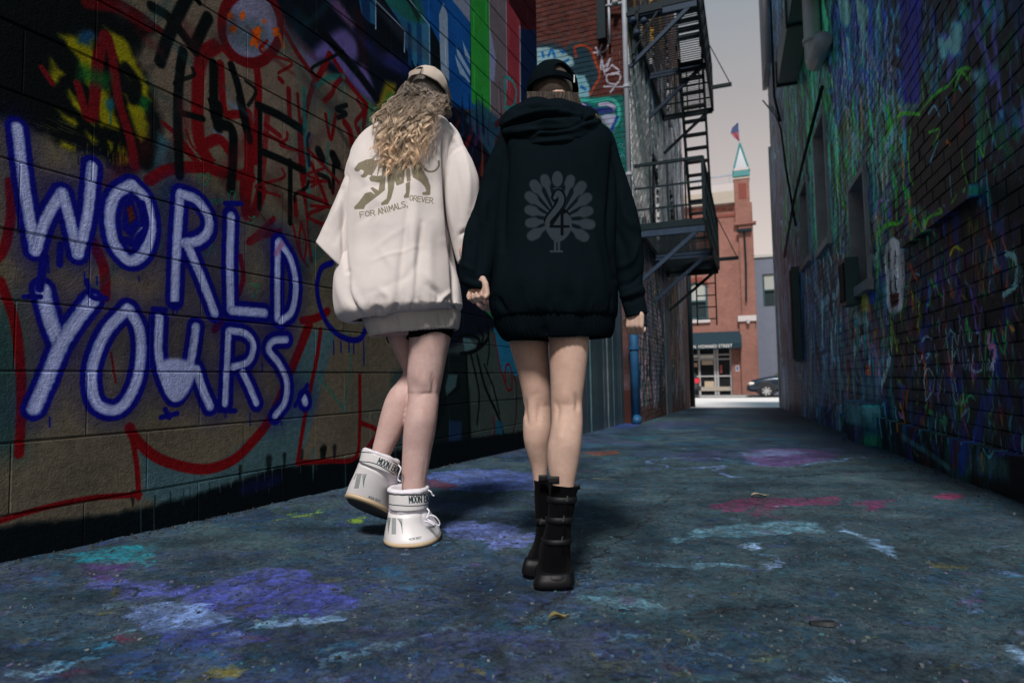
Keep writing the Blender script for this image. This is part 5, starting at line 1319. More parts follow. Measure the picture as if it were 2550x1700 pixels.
# street lamp arm and cables on the pier
f = MB(); a = T8(398, 640); b = T8(408, 985); f.tube([(a[0], -.35, a[1]), (a[0] + .02, -.35, (a[1] + b[1]) / 2), (b[0], -.35, b[1])], .07, 6); f.build('drain_pipe', m_iron, hb)
f = MB(); f.box((a[0] - .5, -.5, a[1] - .1), (a[0] + .5, -.26, a[1] + .12)); f.build('floodlight', m_iron, hb)
f = MB(); q = T8(417, 1082); f.tube([(q[0], -.5, q[1] - .12), (q[0], -.5, q[1] + .12)], [.1, .14], 8); f.build('camera_dome', m_white, hb)
# grey sided building
gv = FV + 2.0; GP = A3 * gv
def fac2(x, y):
    q = on_vplane(1650 + x / 1.96, 250 + y / 1.96, GP, B3); return (float((q - GP) @ B3), float(q[2]))
gb = empty('grey_building', uvw(0, gv, 0), SRZ); tag(gb, 'grey clapboard building with a tall window to the right of the brick corner building', 'building')
t = NT('grey_clapboard_siding'); v = t.obj(); wv_ = t.n('ShaderNodeTexWave', wave_type='BANDS', bands_direction='Z', wave_profile='SAW'); wv_.inputs['Scale'].default_value = 1.6; t.l(v, wv_.inputs[0])
m_side = t.fin(t.mix(t.noise(v, 2, 3).outputs[0], (.13, .15, .20), (.18, .20, .26)), .7, t.bump(wv_.outputs[0], .6, .04))
g0 = fac2(430, 900)[0]; ztop = fac2(500, 766)[1]; wu0, wu1 = fac2(488, 900)[0], fac2(560, 900)[0]; wz0, wz1 = fac2(510, 1005)[1], fac2(510, 847)[1]
mb = MB(); mb.box((g0, 0, -1.2), (wu0, .4, ztop)); mb.box((wu0, 0, wz1), (wu1, .4, ztop)); mb.box((wu0, 0, -1.2), (wu1, .4, wz0)); mb.box((wu1, 0, -1.2), (g0 + 16, .4, ztop)); mb.build('wall', m_side, gb)
mb = MB(); mb.box((g0, .4, -1.2), (g0 + 16, 6, ztop - .02)); mb.build('building_core', bpy.data.materials['black_inside'], gb)
mb = MB(); mb.box((g0 - .05, -.12, ztop), (g0 + 16, 6, ztop + .2)); mb.build('coping', m_curb, gb)
mb = MB(); mb.box((wu0, .2, wz0), (wu1, .22, wz1)); wo = mb.build('window', m_glass, gb)
mb = MB(); mb.box((wu0, .05, wz0), (wu0 + .13, .2, wz1)); mb.box((wu1 - .13, .05, wz0), (wu1, .2, wz1)); mb.box((wu0 + .13, .06, (wz0 + wz1) / 2 - .05), (wu1 - .13, .2, (wz0 + wz1) / 2 + .05)); mb.build('frame', m_dkg, wo)
mb = MB(); mb.box((wu0 + .13, .14, (wz0 + wz1) / 2 + .05), (wu1 - .13, .19, wz1 - .05)); mb.build('blind', m_blind, wo)
# more of the street beyond the frame edges (seen if one steps aside)
ob = empty('brick_terrace', uvw(0, FV, 0), SRZ); tag(ob, 'brick frontage left of the corner building, hidden behind the fire escape', 'building')
mb = MB(); mb.box((u_l - 22, .1, base), (u_l - .01, 6, zc - 1.0)); mb.build('wall', m_hb, ob)

# ---- cars
m_tyre = simple('tyre_rubber', (.015, .015, .016), .8); m_alloy = simple('alloy', (.55, .55, .56), .3, metal=.7, var=.1)
t = NT('dark_blue_paint'); m_car = t.fin((.014, .028, .045), .25, metal=.3, spec=.7)
t = NT('dark_grey_paint'); m_car2 = t.fin((.05, .055, .065), .28, metal=.4, spec=.7)
m_lampw = simple('headlamp_glass', (.75, .68, .6), .2, var=.1); m_lampr = simple('tail_lamp_red', (.62, .03, .05), .25, var=.1)
m_plas = simple('black_plastic', (.02, .022, .024), .6)
def wheel(parent, x, y, z, r=.42):
    o = empty('wheel', (x, y, z), parent=parent)
    m = MB(); s_ = -1 if y < 0 else 1
    prof = [(r * .66, -.10), (r * .9, -.12), (r, -.08), (r, .08), (r * .9, .12), (r * .66, .10)]
    rings = [[(p[0] * math.cos(2 * math.pi * k / 28), p[1], p[0] * math.sin(2 * math.pi * k / 28)) for k in range(28)] for p in prof]
    m.loft(rings + [rings[0]]); m.build('tyre', m_tyre, o, smooth=True)
    m = MB(); yy = -.1 * -s_ 
    for k in range(7):
        a = 2 * math.pi * k / 7; m.bar((.04 * math.cos(a), s_ * .09, .04 * math.sin(a)), (r * .66 * math.cos(a), s_ * .07, r * .66 * math.sin(a)), .09, .04, up=(0, 1, 0))
    m.tube([(0, s_ * .06, 0), (0, s_ * .11, 0)], .09, 14)
    rg = [[(p * math.cos(2 * math.pi * k / 28), s_ * q, p * math.sin(2 * math.pi * k / 28)) for k in range(28)] for p, q in ((r * .6, .07), (r * .67, .1), (r * .67, .06))]
    m.loft(rg); m.build('rim', m_alloy, o, smooth=False)
    m = MB(); m.tube([(0, -.08, 0), (0, .06 if s_ > 0 else .0, 0)], r * .64, 20); m.build('brake_disc', m_plas, o)
def car_body(parent, prof_low, prof_roof, half, mat, name='body'):
    """prof: list of (x, z_bottom, z_top, halfwidth factor)"""
    m = MB(); rings = []
    for x, z0, z1_, k in prof_low:
        w = half * k
        rings.append([(x, -w * .96, z0), (x, -w, z0 + (z1_ - z0) * .35), (x, -w * .985, z0 + (z1_ - z0) * .8), (x, -w * .9, z1_), (x, 0, z1_ + .03), (x, w * .9, z1_), (x, w * .985, z0 + (z1_ - z0) * .8), (x, w, z0 + (z1_ - z0) * .35), (x, w * .96, z0)])
    m.loft(rings, closed=True, cap=True)
    return m.build(name, mat, parent, smooth=True)
def suv(name, u, v, z, flip, mat, label, red=False):
    c = empty(name, uvw(u, v, z), SRZ + (math.pi if flip else 0)); tag(c, label, 'car')
    # x = 0 at the front, running back
    S_ = 1.12
    P = [(0, .45, .72, .80), (.06, .36, .84, .92), (.25, .32, .95, .98), (.9, .32, 1.10, 1.0), (1.35, .32, 1.16, 1.0), (2.6, .32, 1.18, 1.0), (4.2, .32, 1.18, 1.0), (4.75, .36, 1.15, .97), (4.9, .45, 1.0, .9)]
    P = [(x * S_, a * S_, b * S_, k) for x, a, b, k in P]
    car_body(c, P, None, 1.02, mat)
    m = MB(); rr = []
    for x, zz, k in ((1.3, 1.17, .86), (1.95, 1.62, .76), (2.4, 1.72, .74), (4.1, 1.70, .74), (4.55, 1.6, .74), (4.78, 1.16, .84)):
        w = 1.02 * k; rr.append([(x * S_, -w, 1.15 * S_), (x * S_, -w * .92, zz * S_), (x * S_, w * .92, zz * S_), (x * S_, w, 1.15 * S_)])
    m.loft(rr, closed=False); cb_ = m.build('cabin', m_glass, c)
    m = MB()
    m.add([(1.95 * S_, -.74, 1.64 * S_), (2.4 * S_, -.72, 1.74 * S_), (4.1 * S_, -.72, 1.72 * S_), (4.55 * S_, -.72, 1.62 * S_), (4.55 * S_, .72, 1.62 * S_), (4.1 * S_, .72, 1.72 * S_), (2.4 * S_, .72, 1.74 * S_), (1.95 * S_, .74, 1.64 * S_)], [(0, 1, 6, 7), (1, 2, 5, 6), (2, 3, 4, 5)])
    m.build('roof', mat, c)
    for x in (2.9, 3.9):
        for s_ in (-1, 1):
            m = MB(); m.bar((x * S_, s_ * .86, 1.17 * S_), (x * S_, s_ * .7, 1.66 * S_), .1, .05); m.build('pillar', mat, c)
    for s_ in (-1, 1):
        wheel(c, .95 * S_, s_ * .97, .41, .41); wheel(c, 3.95 * S_, s_ * .97, .41, .41)
        m = MB(); 
        arc_ = [(.95 * S_ + .52 * math.cos(a), s_ * 1.0, .43 + .52 * math.sin(a)) for a in np.linspace(-.3, math.pi + .3, 14)]
        m.tube(arc_, .05, 6); m.build('wheel_arch', m_plas, c, smooth=True)
        m = MB(); rg = [(.95 * S_ + .50 * math.cos(a), s_ * 1.024, .43 + .49 * math.sin(a)) for a in np.linspace(0, 2 * math.pi, 20)[:-1]]
        m.add(rg + [(.95 * S_ + (q_[0] - .95 * S_) * .86, q_[1], .43 + (q_[2] - .43) * .86) for q_ in rg], [(k, (k + 1) % 19, (k + 1) % 19 + 19, k + 19) for k in range(19)]); m.build('wheel_well', m_plas, c)
        m = MB(); m.tube([(.08, s_ * .72, .82), (.16, s_ * .86, .86), (.36, s_ * .98, .9)], [.1, .14, .06], 8); m.build('headlight', m_lampw, c, smooth=True)
        m = MB(); m.box((4.72 * S_, s_ * .98 if s_ < 0 else .7, .85 * S_), (4.93 * S_, -.7 if s_ < 0 else .98, 1.12 * S_)); m.build('tail_light', m_lampr, c)
    m = MB(); m.box((-.06, -.8, .42), (.1, .8, .68)); m.box((4.85 * S_, -.85, .45), (4.98 * S_, .85, .72)); m.build('bumper', m_plas, c)
    m = MB(); m.tube([(1.75 * S_, -1.02, 1.22 * S_), (1.78 * S_, -1.24, 1.24 * S_)], [.05, .09], 8); m.build('mirror', mat, c)
    return c
# nose of the parked car on the right
def at_v(px_, v_):
    q = on_vplane(px_, 900, A3 * v_, B3); return float((q - A3 * v_) @ B3)
vS = 42.6
suv('dark_car', at_v(1650 + 413 / 1.96, vS - 1.0), vS, sz(vS) - .0, False, m_car, 'dark blue car parked across the street, its nose showing past the right-hand wall')
c2 = suv('grey_car', at_v(1737, vS - 1), vS, sz(vS), False, m_car2, 'dark grey car at the left of the shop door with a lit red tail light')
c2.location = uvw(at_v(1738, vS - 1) - 4.93 * 1.12, vS, sz(vS))
# ================================================================== PEOPLE
T6 = lambda q: (850 + q[0] / 2.24, 800 + q[1] / 2.24)
T4w = lambda q: (750 + q[0] / 2.036, 130 + q[1] / 2.036)
Tb = lambda q: (1100 + q[0] / 2.036, 130 + q[1] / 2.036)
FWD = np.array([0, 1.0, 0])

def interp_rows(rows, n):
    rows = np.array(rows, float); k = len(rows)
    # arc-length parameter with catmull-rom through every column
    P = [tuple(r) for r in rows]
    Q = np.vstack([2 * rows[0] - rows[1], rows, 2 * rows[-1] - rows[-2]])
    d = np.r_[0, np.cumsum(np.hypot(np.diff(rows[:, :4].mean(1)), np.linalg.norm(np.diff(rows[:, :4], axis=0), axis=1)))]
    d /= d[-1]; out = []
    for u in np.linspace(0, 1, n):
        i = min(int(np.searchsorted(d, u, 'right')) - 1, k - 2); t = (u - d[i]) / max(1e-9, d[i + 1] - d[i]); a, b, c, e = Q[i], Q[i + 1], Q[i + 2], Q[i + 3]
        out.append(.5 * (2 * b + (c - a) * t + (2 * a - 5 * b + 4 * c - e) * t * t + (3 * b - a - 3 * c + e) * t ** 3))
    return out
def pair_rings(rows, n, N, tr, expo=2.0):
    """rows: (ax, ay, bx, by, Y, ratio) outline point pairs in a zoom frame -> list of rings of 3-D points"""
    rings = []
    for r in interp_rows(rows, n):
        A_ = on_depth(*tr((r[0], r[1])), r[4]); B_ = on_depth(*tr((r[2], r[3])), r[4])
        c = (A_ + B_) / 2; h = (B_ - A_) / 2; w = np.linalg.norm(h); ring = []
        for k in range(N):
            a = 2 * math.pi * k / N; ca, sa = math.cos(a), math.sin(a)
            e = 2 / expo
            x = math.copysign(abs(ca) ** e, ca); y = math.copysign(abs(sa) ** e, sa)
            ring.append(c + h * x - FWD * w * r[5] * y)        # y>0 is the side towards the camera
        rings.append(ring)
    return rings
def H(rows):   # (y, xl, xr, Y, ratio) horizontal pairs
    return [(a[1], a[0], a[2], a[0], a[3], a[4]) for a in rows]

def seg_dist(p, a, b):
    d = b - a; t = np.clip(((p - a) @ d) / max(1e-9, d @ d), 0, 1); return np.linalg.norm(p - a - t[:, None] * d, axis=1), t
def proj_px(P):
    v = P - CAM; z = v @ CF; return np.stack([PW / 2 + FPX * (v @ CR) / z, PH / 2 - FPX * (v @ CU) / z], 1)
def apply_folds(V, Nrm, folds, tr, sc):
    """press or raise soft folds into cloth along traced lines: (points, width, depth in metres)"""
    px_ = proj_px(V)
    facing = (Nrm[:, 1] < .25)
    for pts, w, dep in folds:
        pts = [tr(q) for q in catmull(pts)] if len(pts) > 2 else [tr(q) for q in pts]
        best = np.full(len(V), 1e9); n_ = len(pts); tt = np.zeros(len(V))
        for i in range(n_ - 1):
            D, t = seg_dist(px_, np.array(pts[i]), np.array(pts[i + 1])); m_ = D < best; best[m_] = D[m_]; tt[m_] = ((i + t) / (n_ - 1))[m_]
        ww = w / sc; g_ = np.exp(-(best / ww) ** 2) * np.sin(np.clip(tt, .04, .96) * math.pi) ** .5 * facing
        V = V + Nrm * (g_ * dep)[:, None]
    return V
def grid_normals(R):
    R = np.array(R); du = np.roll(R, -1, 1) - np.roll(R, 1, 1); dv = np.gradient(R, axis=0)
    n = np.cross(du, dv); n /= np.linalg.norm(n, axis=2, keepdims=True) + 1e-9
    c = R.mean(1, keepdims=True); s_ = np.sign(((R - c) * n).sum(2).mean()); return n * s_
def cloth(name, rings, mat, parent, folds=(), tr=None, sc=1, wr=.004, wscale=6, stretch=(1, 1, .35), seed=0, thick=.006, uvf=None, cap_top=False, extra=None, cap_end=False):
    R = np.array(rings); n_, N, _ = R.shape
    nr = grid_normals(R); V = R.reshape(-1, 3); Nn = nr.reshape(-1, 3)
    if wr:
        off = np.array([mnoise.fractal(Vector((p[0] * wscale * stretch[0] + seed, p[1] * wscale * stretch[1], p[2] * wscale * stretch[2])), 1.0, 2.0, 3) for p in V])
        off = np.abs(off) * 1.3 - .35
        V = V + Nn * (off * wr * 2)[:, None]
    if folds: V = apply_folds(V, Nn, folds, tr, sc)
    if extra is not None: V = extra(V, Nn)
    R = V.reshape(n_, N, 3)
    m = MB(); m.loft([[tuple(p) for p in r] for r in R], cap=False)
    k0 = 0; f0 = len(m.f)
    if cap_top: c = R[0].mean(0); i0 = len(m.v); m.v.append(tuple(c)); m.f += [((k + 1) % N, k, i0) for k in range(N)]; m.mi += [0] * N
    if cap_end:
        c = R[-1].mean(0); i0 = len(m.v); b_ = (n_ - 1) * N; m.v.append(tuple(c)); m.f += [(b_ + k, b_ + (k + 1) % N, i0) for k in range(N)]; m.mi += [0] * N
    me = m.mesh(name, mat, True)
    if uvf is not None:
        co = np.array(m.v); px_ = proj_px(co); front = np.r_[Nn[:, 1], np.ones(len(co) - len(Nn))]
        uv = uvf(px_); bad = (front > .3); uv[bad] = -1
        lay = me.uv_layers.new(name='print'); li = np.empty(len(me.loops), np.int32); me.loops.foreach_get('vertex_index', li)
        lay.data.foreach_set('uv', uv[li].astype(np.float32).ravel())
    o = link(name, me, parent)
    if thick:
        md = o.modifiers.new('thickness', 'SOLIDIFY'); md.thickness = thick; md.offset = -1
    return o

def person_frame(name, loc, label):
    o = empty(name, loc); tag(o, label, 'person', 'two people walking side by side away down the alley'); bpy.context.view_layer.update(); return o
def rel(o, parent):                 # keep world coordinates, parent under the person
    o.parent = parent; o.matrix_parent_inverse = Matrix.Translation(-Vector(parent.location)); return o

# ---------------- materials
def skin_mat(name, a, b):
    t = NT(name); v = t.obj()
    n1 = t.noise(v, 7, 7, .7); n2 = t.noise(v, 60, 5, .6)
    c = t.mix(t.ramp(n1.outputs[0], [(.36, (0, 0, 0)), (.62, (1, 1, 1))]), a, b); c = t.mix(t.ramp(n2.outputs[0], [(.3, (0, 0, 0)), (.75, (.35,) * 3)]), c, tuple(k * .8 for k in a))
    spots = t.n('ShaderNodeTexVoronoi'); spots.inputs['Scale'].default_value = 26; t.l(v, spots.inputs['Vector'])
    c = t.mix(t.math('MULTIPLY', t.ramp(spots.outputs[0], [(.0, (1, 1, 1)), (.06, (0, 0, 0))]), .35), c, (.2, .09, .06))
    t.b.inputs['Subsurface Weight'].default_value = .12; t.b.inputs['Subsurface Radius'].default_value = (.9, .35, .2); t.b.inputs['Subsurface Scale'].default_value = .012
    return t.fin(c, .62, t.bump(t.noise(v, 240, 3, .6).outputs[0], .2, .002), spec=.22)
m_skinA = skin_mat('fair_skin', (.44, .285, .25), (.53, .375, .34)); m_skinB = skin_mat('light_skin', (.43, .275, .21), (.52, .365, .29))
def fabric(name, col, sheen=.2, rough=.9, k=1.0, print_img=None, pcol=None, pmix=1.0):
    t = NT(name); v = t.obj(); n1 = t.noise(v, 260, 3, .7); n2 = t.noise(v, 5, 5, .6); n3 = t.noise(v, 900, 2, .5)
    c = t.mix(n2.outputs[0], tuple(q * .9 for q in col), tuple(min(1, q * 1.06) for q in col))
    c = t.mix(t.ramp(n1.outputs[0], [(.3, (0, 0, 0)), (.7, (.5,) * 3)]), c, tuple(q * .86 for q in col))
    if print_img:
        uv = t.n('ShaderNodeUVMap', uv_map='print'); im = t.n('ShaderNodeTexImage', image=print_img, extension='CLIP'); t.l(uv.outputs[0], im.inputs[0])
        a = t.math('MULTIPLY', im.outputs[1], pmix)
        c = t.mix(a, c, im.outputs[0])
    t.b.inputs['Sheen Weight'].default_value = sheen; t.b.inputs['Sheen Roughness'].default_value = .5
    return t.fin(c, rough, t.bump(t.math('ADD', n1.outputs[0], n3.outputs[0]), .35 * k, .002), spec=.2 if sum(col) > .2 else .01)

# ---------------- the prints
P0x, P0y = 870.0, 380.0; PWd, PHt = 230.0, 170.0; PR = 5
pr = Canvas(PWd, PHt, PR, (120 / 255, 114 / 255, 96 / 255), (0, 0), lambda x, y: (x - P0x, P0y + PHt - y), alpha=True)
KH = (122, 114, 94)
tw = lambda L_: [T4w(q) for q in L_]
for q in ([(268, 592), (290, 562), (330, 545), (358, 540), (374, 529), (370, 548), (395, 546), (378, 590), (358, 626), (340, 622), (325, 636), (308, 637), (300, 626), (314, 618), (318, 602), (302, 595), (290, 607), (274, 604)],
          [(394, 546), (434, 546), (428, 640), (424, 700), (400, 720), (345, 762), (326, 777), (318, 796), (270, 797), (268, 785), (290, 762), (325, 715), (352, 708), (376, 723), (350, 690), (362, 684), (392, 702), (398, 662), (352, 656), (344, 640), (356, 625), (384, 628), (388, 600)],
          [(432, 560), (478, 600), (475, 650), (470, 690), (456, 742), (440, 772), (408, 777), (404, 765), (434, 742), (440, 700)],
          [(440, 556), (470, 560), (512, 668), (484, 678)], [(470, 560), (498, 566), (506, 640), (484, 620)], [(500, 565), (530, 560), (520, 664), (506, 668)], [(526, 560), (546, 556), (556, 652), (536, 658)],
          [(552, 552), (592, 544), (616, 596), (642, 640), (656, 682), (655, 720), (648, 726), (616, 725), (613, 712), (635, 706), (626, 682), (602, 656), (566, 636)],
          [(530, 665), (552, 655), (551, 700), (546, 738), (522, 741), (520, 730), (531, 712)]):
    pr.poly(tw(q), KH, soft=1.2)
pr.poly(tw([(398, 590), (412, 585), (408, 625), (388, 628)]), (214, 208, 200), soft=1)
pr.stroke(tw([(600, 552), (622, 588), (650, 606), (680, 600), (698, 575), (697, 553)]), 5, KH, soft=.15)
for (tx_, a, b, hh_) in (('FOR', (300, 838), (374, 827), 13), ('ANIMALS,', (393, 824), (541, 782), 14.5), ('OREVER.', (549, 752), (675, 768), 13)):
    A_, B_ = T4w(a), T4w(b)
    write(pr, tx_, (A_[0] - P0x, P0y + PHt - A_[1]), (B_[0] - P0x, P0y + PHt - B_[1]), hh_, .17, KH)
img_pr = pr.image('panther_print')
uv_pr = lambda q: np.stack([(q[:, 0] - P0x) / PWd, (P0y + PHt - q[:, 1]) / PHt], 1)
Q0x, Q0y, QW, QH = 1290.0, 410.0, 210.0, 230.0
pk = Canvas(QW, QH, 5, (.16, .17, .18), (0, 0), lambda x, y: (x - Q0x, Q0y + QH - y), alpha=True)
GY = (47, 55, 61); tb = lambda L_: [Tb(q) for q in L_]
def feather(cx, cy, ex, ey, r0):
    d = np.array([ex - cx, ey - cy], float); L_ = np.linalg.norm(d); d /= L_
    pk.stroke(tb([(cx - d[0] * r0 * .4, cy - d[1] * r0 * .4), (cx + d[0] * r0 * .4, cy + d[1] * r0 * .4), (cx + d[0] * r0 * 1.4, cy + d[1] * r0 * 1.4), (cx + d[0] * L_ * .75, cy + d[1] * L_ * .75)]), [r0 * .84, r0 * .92, r0 * .45, 2.2], GY, soft=.22)
for cx, cy, r0 in ((525, 652, 27), (650, 655, 27), (475, 680, 29), (703, 688, 30), (453, 737, 29), (728, 745, 30), (453, 803, 28), (733, 808, 29), (457, 865, 28), (742, 872, 30), (467, 925, 30), (712, 930, 30)):
    feather(cx, cy, 590, 850, r0)
pk.poly(tb(ell(586, 643, 27, 40, 14, 0)), GY, soft=1.5, smooth=True)
pk.poly(tb(ell(592, 868, 68, 84, 16, 0)), (6, 9, 12), soft=2, smooth=True); pk.poly(tb(ell(594, 876, 56, 62, 16, 0)), GY, soft=2, smooth=True)
pk.stroke(tb([(586, 696), (588, 704)]), 9, GY); pk.stroke(tb([(568, 692), (604, 692)]), 3, GY)
pk.stroke(tb([(578, 736), (590, 716), (606, 738), (600, 770), (570, 812), (540, 850)]), 24, (6, 9, 12), soft=.1)
pk.stroke(tb([(572, 740), (590, 716), (606, 738), (600, 770), (570, 812), (540, 850), (536, 884), (556, 920), (586, 944), (622, 926), (644, 890), (646, 850), (630, 826)]), [8, 14, 14, 15, 14, 12, 12, 15, 19, 16, 13, 13, 10], GY, soft=.12)
pk.stroke(tb([(608, 800), (552, 884), (642, 884)]), 6.5, (6, 9, 12), smooth=False, soft=.2); pk.stroke(tb([(610, 796), (610, 922)]), 7.5, (6, 9, 12), smooth=False, soft=.2)
for x in (575, 594): pk.stroke(tb([(x, 940), (x, 1004)]), 6, GY, smooth=False, soft=.2)
pk.stroke(tb([(552, 1010), (610, 1010)]), 5, GY, smooth=False, soft=.3)
img_pk = pk.image('peacock_print')
uv_pk = lambda q: np.stack([(q[:, 0] - Q0x) / QW, (Q0y + QH - q[:, 1]) / QH], 1)

m_white_c = fabric('stone_white_fleece', (.655, .60, .57), .15, print_img=img_pr)
m_white_r = fabric('stone_white_ribbing', (.60, .54, .50), .15, k=2)
m_black_c = fabric('black_fleece', (.0036, .0072, .0098), .0, print_img=img_pk, pmix=.8)
m_black_r = fabric('black_ribbing', (.0034, .0066, .009), .0, k=2)
m_black_d = fabric('black_jersey', (.008, .0075, .0075), .0)

# ---------------- body: lofts fused into one skin
class Body:
    def __init__(s): s.m = MB()
    def limb(s, rows, n, N, tr, folds=(), sc=2.24, expo=2.0, extra=None):
        R = np.array(pair_rings(rows, n, N, tr, expo)); nr = grid_normals(R)
        V = R.reshape(-1, 3)
        if folds: V = apply_folds(V, nr.reshape(-1, 3), folds, tr, sc)
        if extra is not None: V = extra(V, nr.reshape(-1, 3))
        s.m.loft([[tuple(p) for p in r] for r in V.reshape(R.shape)], cap=True)
    def tube(s, pts, r, n=14):
        s.m.tube(pts, r, n)
        for p, q in ((pts[0], r[0]), (pts[-1], r[-1])): s.ball(p, (q, q, q))
    def ball(s, c, r, n=12, rot=None):
        rings = []
        for i in range(1, n):
            a = math.pi * i / n; ring = []
            for k in range(2 * n):
                b = math.pi * k / n; p = Vector((r[0] * math.sin(a) * math.cos(b), r[1] * math.sin(a) * math.sin(b), r[2] * math.cos(a)))
                if rot is not None: p = rot @ p
                ring.append(tuple(Vector(tuple(c)) + p))
            rings.append(ring)
        s.m.loft(rings, cap=True)
    def hand(s, wrist, d, side, curl=1.0, scale=1.0, spread=.2):
        """wrist point, direction of the forearm, side = unit vector from little finger to thumb"""
        d = Vector(d).normalized(); side = Vector(side); side = (side - d * side.dot(d)).normalized(); pn = side.cross(d).normalized()   # palm normal
        if s.palm_flip: pn = -pn
        w = Vector(wrist); K = scale
        for u in (-.026, -.009, .009, .026):
            s.m.tube([w - d * .01, w + d * .04 * K + side * u * K, w + d * .088 * K + side * u * 1.15 * K], [.016 * K, .015 * K, .012 * K], 10)
        for i, (u, L_) in enumerate(((-.031, .062), (-.0105, .077), (.0105, .084), (.031, .074))):
            p = w + d * .088 * K + side * u * K; a = .25 * curl; dirn = d; pts = [p]; r = []
            for j, f_ in enumerate((.46, .30, .24)):
                ang = (.75, 1.05, .8)[j] * curl
                dirn = (Matrix.Rotation(ang, 3, side) @ dirn) if not s.palm_flip else (Matrix.Rotation(-ang, 3, side) @ dirn)
                p = p + dirn * L_ * f_ * K; pts.append(p)
            s.tube(pts, [.0098 * K, .0092 * K, .0084 * K, .0068 * K], 10)
        t0 = w + d * .03 * K + side * .032 * K; td = (d * .6 + side * .55 + pn * (.5)).normalized()
        t1 = t0 + td * .036 * K; t2 = t1 + (d * .8 + pn * .6 - side * .1).normalized() * .032 * K; t3 = t2 + (d * .7 + pn * .5 - side * .5).normalized() * .024 * K
        s.tube([t0, t1, t2, t3], [.014 * K, .0115 * K, .0098 * K, .0078 * K], 10)
    def head(s, c, r, face, tilt=0.0):
        c = Vector(tuple(c)); f = Vector(face).normalized(); up = Vector((0, 0, 1)); sd = f.cross(up).normalized(); up = sd.cross(f).normalized()
        rot = Matrix((sd, f, up)).transposed()
        s.ball(c, (r * .80, r * .98, r * 1.12), 16, rot)
        s.ball(c + f * r * .35 - up * r * .62, (r * .56, r * .6, r * .55), 12, rot)
        s.m.tube([c + f * r * .94 + up * r * .1, c + f * r * 1.12 - up * r * .22, c + f * r * .98 - up * r * .34], [r * .07, r * .12, r * .1], 8)
        for q in (-1, 1):
            s.ball(c + sd * q * r * .8 - up * r * .1, (r * .1, r * .2, r * .3), 8, rot); s.ball(c + sd * q * r * .3 + f * r * .87 + up * r * .05, (r * .13, r * .08, r * .08), 8, rot)
        s.m.tube([c + f * r * .88 - up * r * .58 - sd * r * .22, c + f * r * .98 - up * r * .58, c + f * r * .88 - up * r * .58 + sd * r * .22], [r * .05, r * .09, r * .05], 8)
    def finish(s, name, mat, parent, voxel=.0036):
        me = s.m.mesh(name, mat, True); o = bpy.data.objects.new(name, me); COL.objects.link(o)
        md = o.modifiers.new('r', 'REMESH'); md.mode = 'VOXEL'; md.voxel_size = voxel
        sm = o.modifiers.new('s', 'SMOOTH'); sm.factor = .5; sm.iterations = 3
        bpy.context.view_layer.update()
        me2 = bpy.data.meshes.new_from_object(o.evaluated_get(bpy.context.evaluated_depsgraph_get()))
        bpy.data.objects.remove(o); me2.polygons.foreach_set('use_smooth', [True] * len(me2.polygons)); me2.materials.clear(); me2.materials.append(mat)
        o2 = link(name, me2); return rel(o2, parent)
    palm_flip = False

def leg_rows(rows, Y0, Y1, ra=1.0, yk=None):
    y0, y1 = rows[0][0], rows[-1][0]; out = []
    for y, a, b in rows:
        t_ = (y - y0) / (y1 - y0); Y = Y0 + (Y1 - Y0) * t_
        if yk: Y += yk(y)
        out.append((a, y, b, y, Y, ra))
    return out

# ================= person in the white sweatshirt
pA = person_frame('person', (-.33, 2.32, -.045), 'person with long curly blonde hair, oversized white sweatshirt and white snow boots beside the mural')
bA = Body()
calf = lambda y: -.012 * math.exp(-((y - 560) / 120) ** 2) + .006 * math.exp(-((y - 405) / 50) ** 2)
rA = [(-120, 372, 640), (-20, 374, 626), (80, 378, 612), (120, 377, 604), (200, 372, 586), (300, 368, 568), (370, 371, 554), (410, 374, 546), (450, 371, 543), (500, 363, 538), (560, 352, 532), (640, 345, 520), (720, 342, 503), (800, 338, 489), (860, 337, 478), (930, 337, 466), (1000, 336, 464), (1100, 330, 470)]
bA.limb(leg_rows(rA, 2.40, 2.34, 1.0, calf), 90, 48, T6, sc=2.24, folds=[([(380, 404), (430, 410), (470, 402), (525, 404)], 7, -.005), ([(420, 340), (414, 400)], 10, -.004), ([(505, 290), (513, 360), (508, 408)], 9, -.008), ([(400, 330), (396, 380)], 12, -.003), ([(455, 300), (455, 370)], 22, .003), ([(440, 480), (450, 600)], 40, .005), ([(470, 760), (455, 900)], 8, -.002)])
rL = [(-120, 250, 420), (-20, 245, 410), (80, 252, 405), (150, 284, 412), (230, 322, 424), (285, 344, 426), (330, 318, 424), (380, 276, 420), (430, 248, 408), (480, 231, 392), (540, 214, 374), (600, 200, 350), (660, 186, 320), (710, 174, 292), (760, 168, 268), (820, 150, 250)]
bA.limb(leg_rows(rL, 2.48, 2.36, 1.0, lambda y: .03 * math.exp(-((y - 300) / 90) ** 2)), 80, 48, T6)
W4 = lambda x, y, Y: Vector(tuple(on_depth(*T4w((x, y)), Y)))
bA.limb([(300, 1150, 760, 1150, 2.44, .6), (310, 1300, 770, 1300, 2.44, .62), (335, 1400, 765, 1400, 2.44, .6), (350, 1440, 750, 1440, 2.44, .55)], 14, 40, T4w)
bA.limb([(560, 330, 690, 330, 2.44, .9), (430, 420, 720, 420, 2.42, .5), (380, 520, 690, 520, 2.42, .5), (360, 800, 680, 800, 2.44, .5), (330, 1150, 740, 1150, 2.44, .5)], 20, 32, T4w)
bA.tube([W4(640, 330, 2.44), W4(645, 250, 2.44)], [.055, .05])
hcA = W4(642, 218, 2.42)
bA.head(hcA, .077, (.55, .83, -.15))
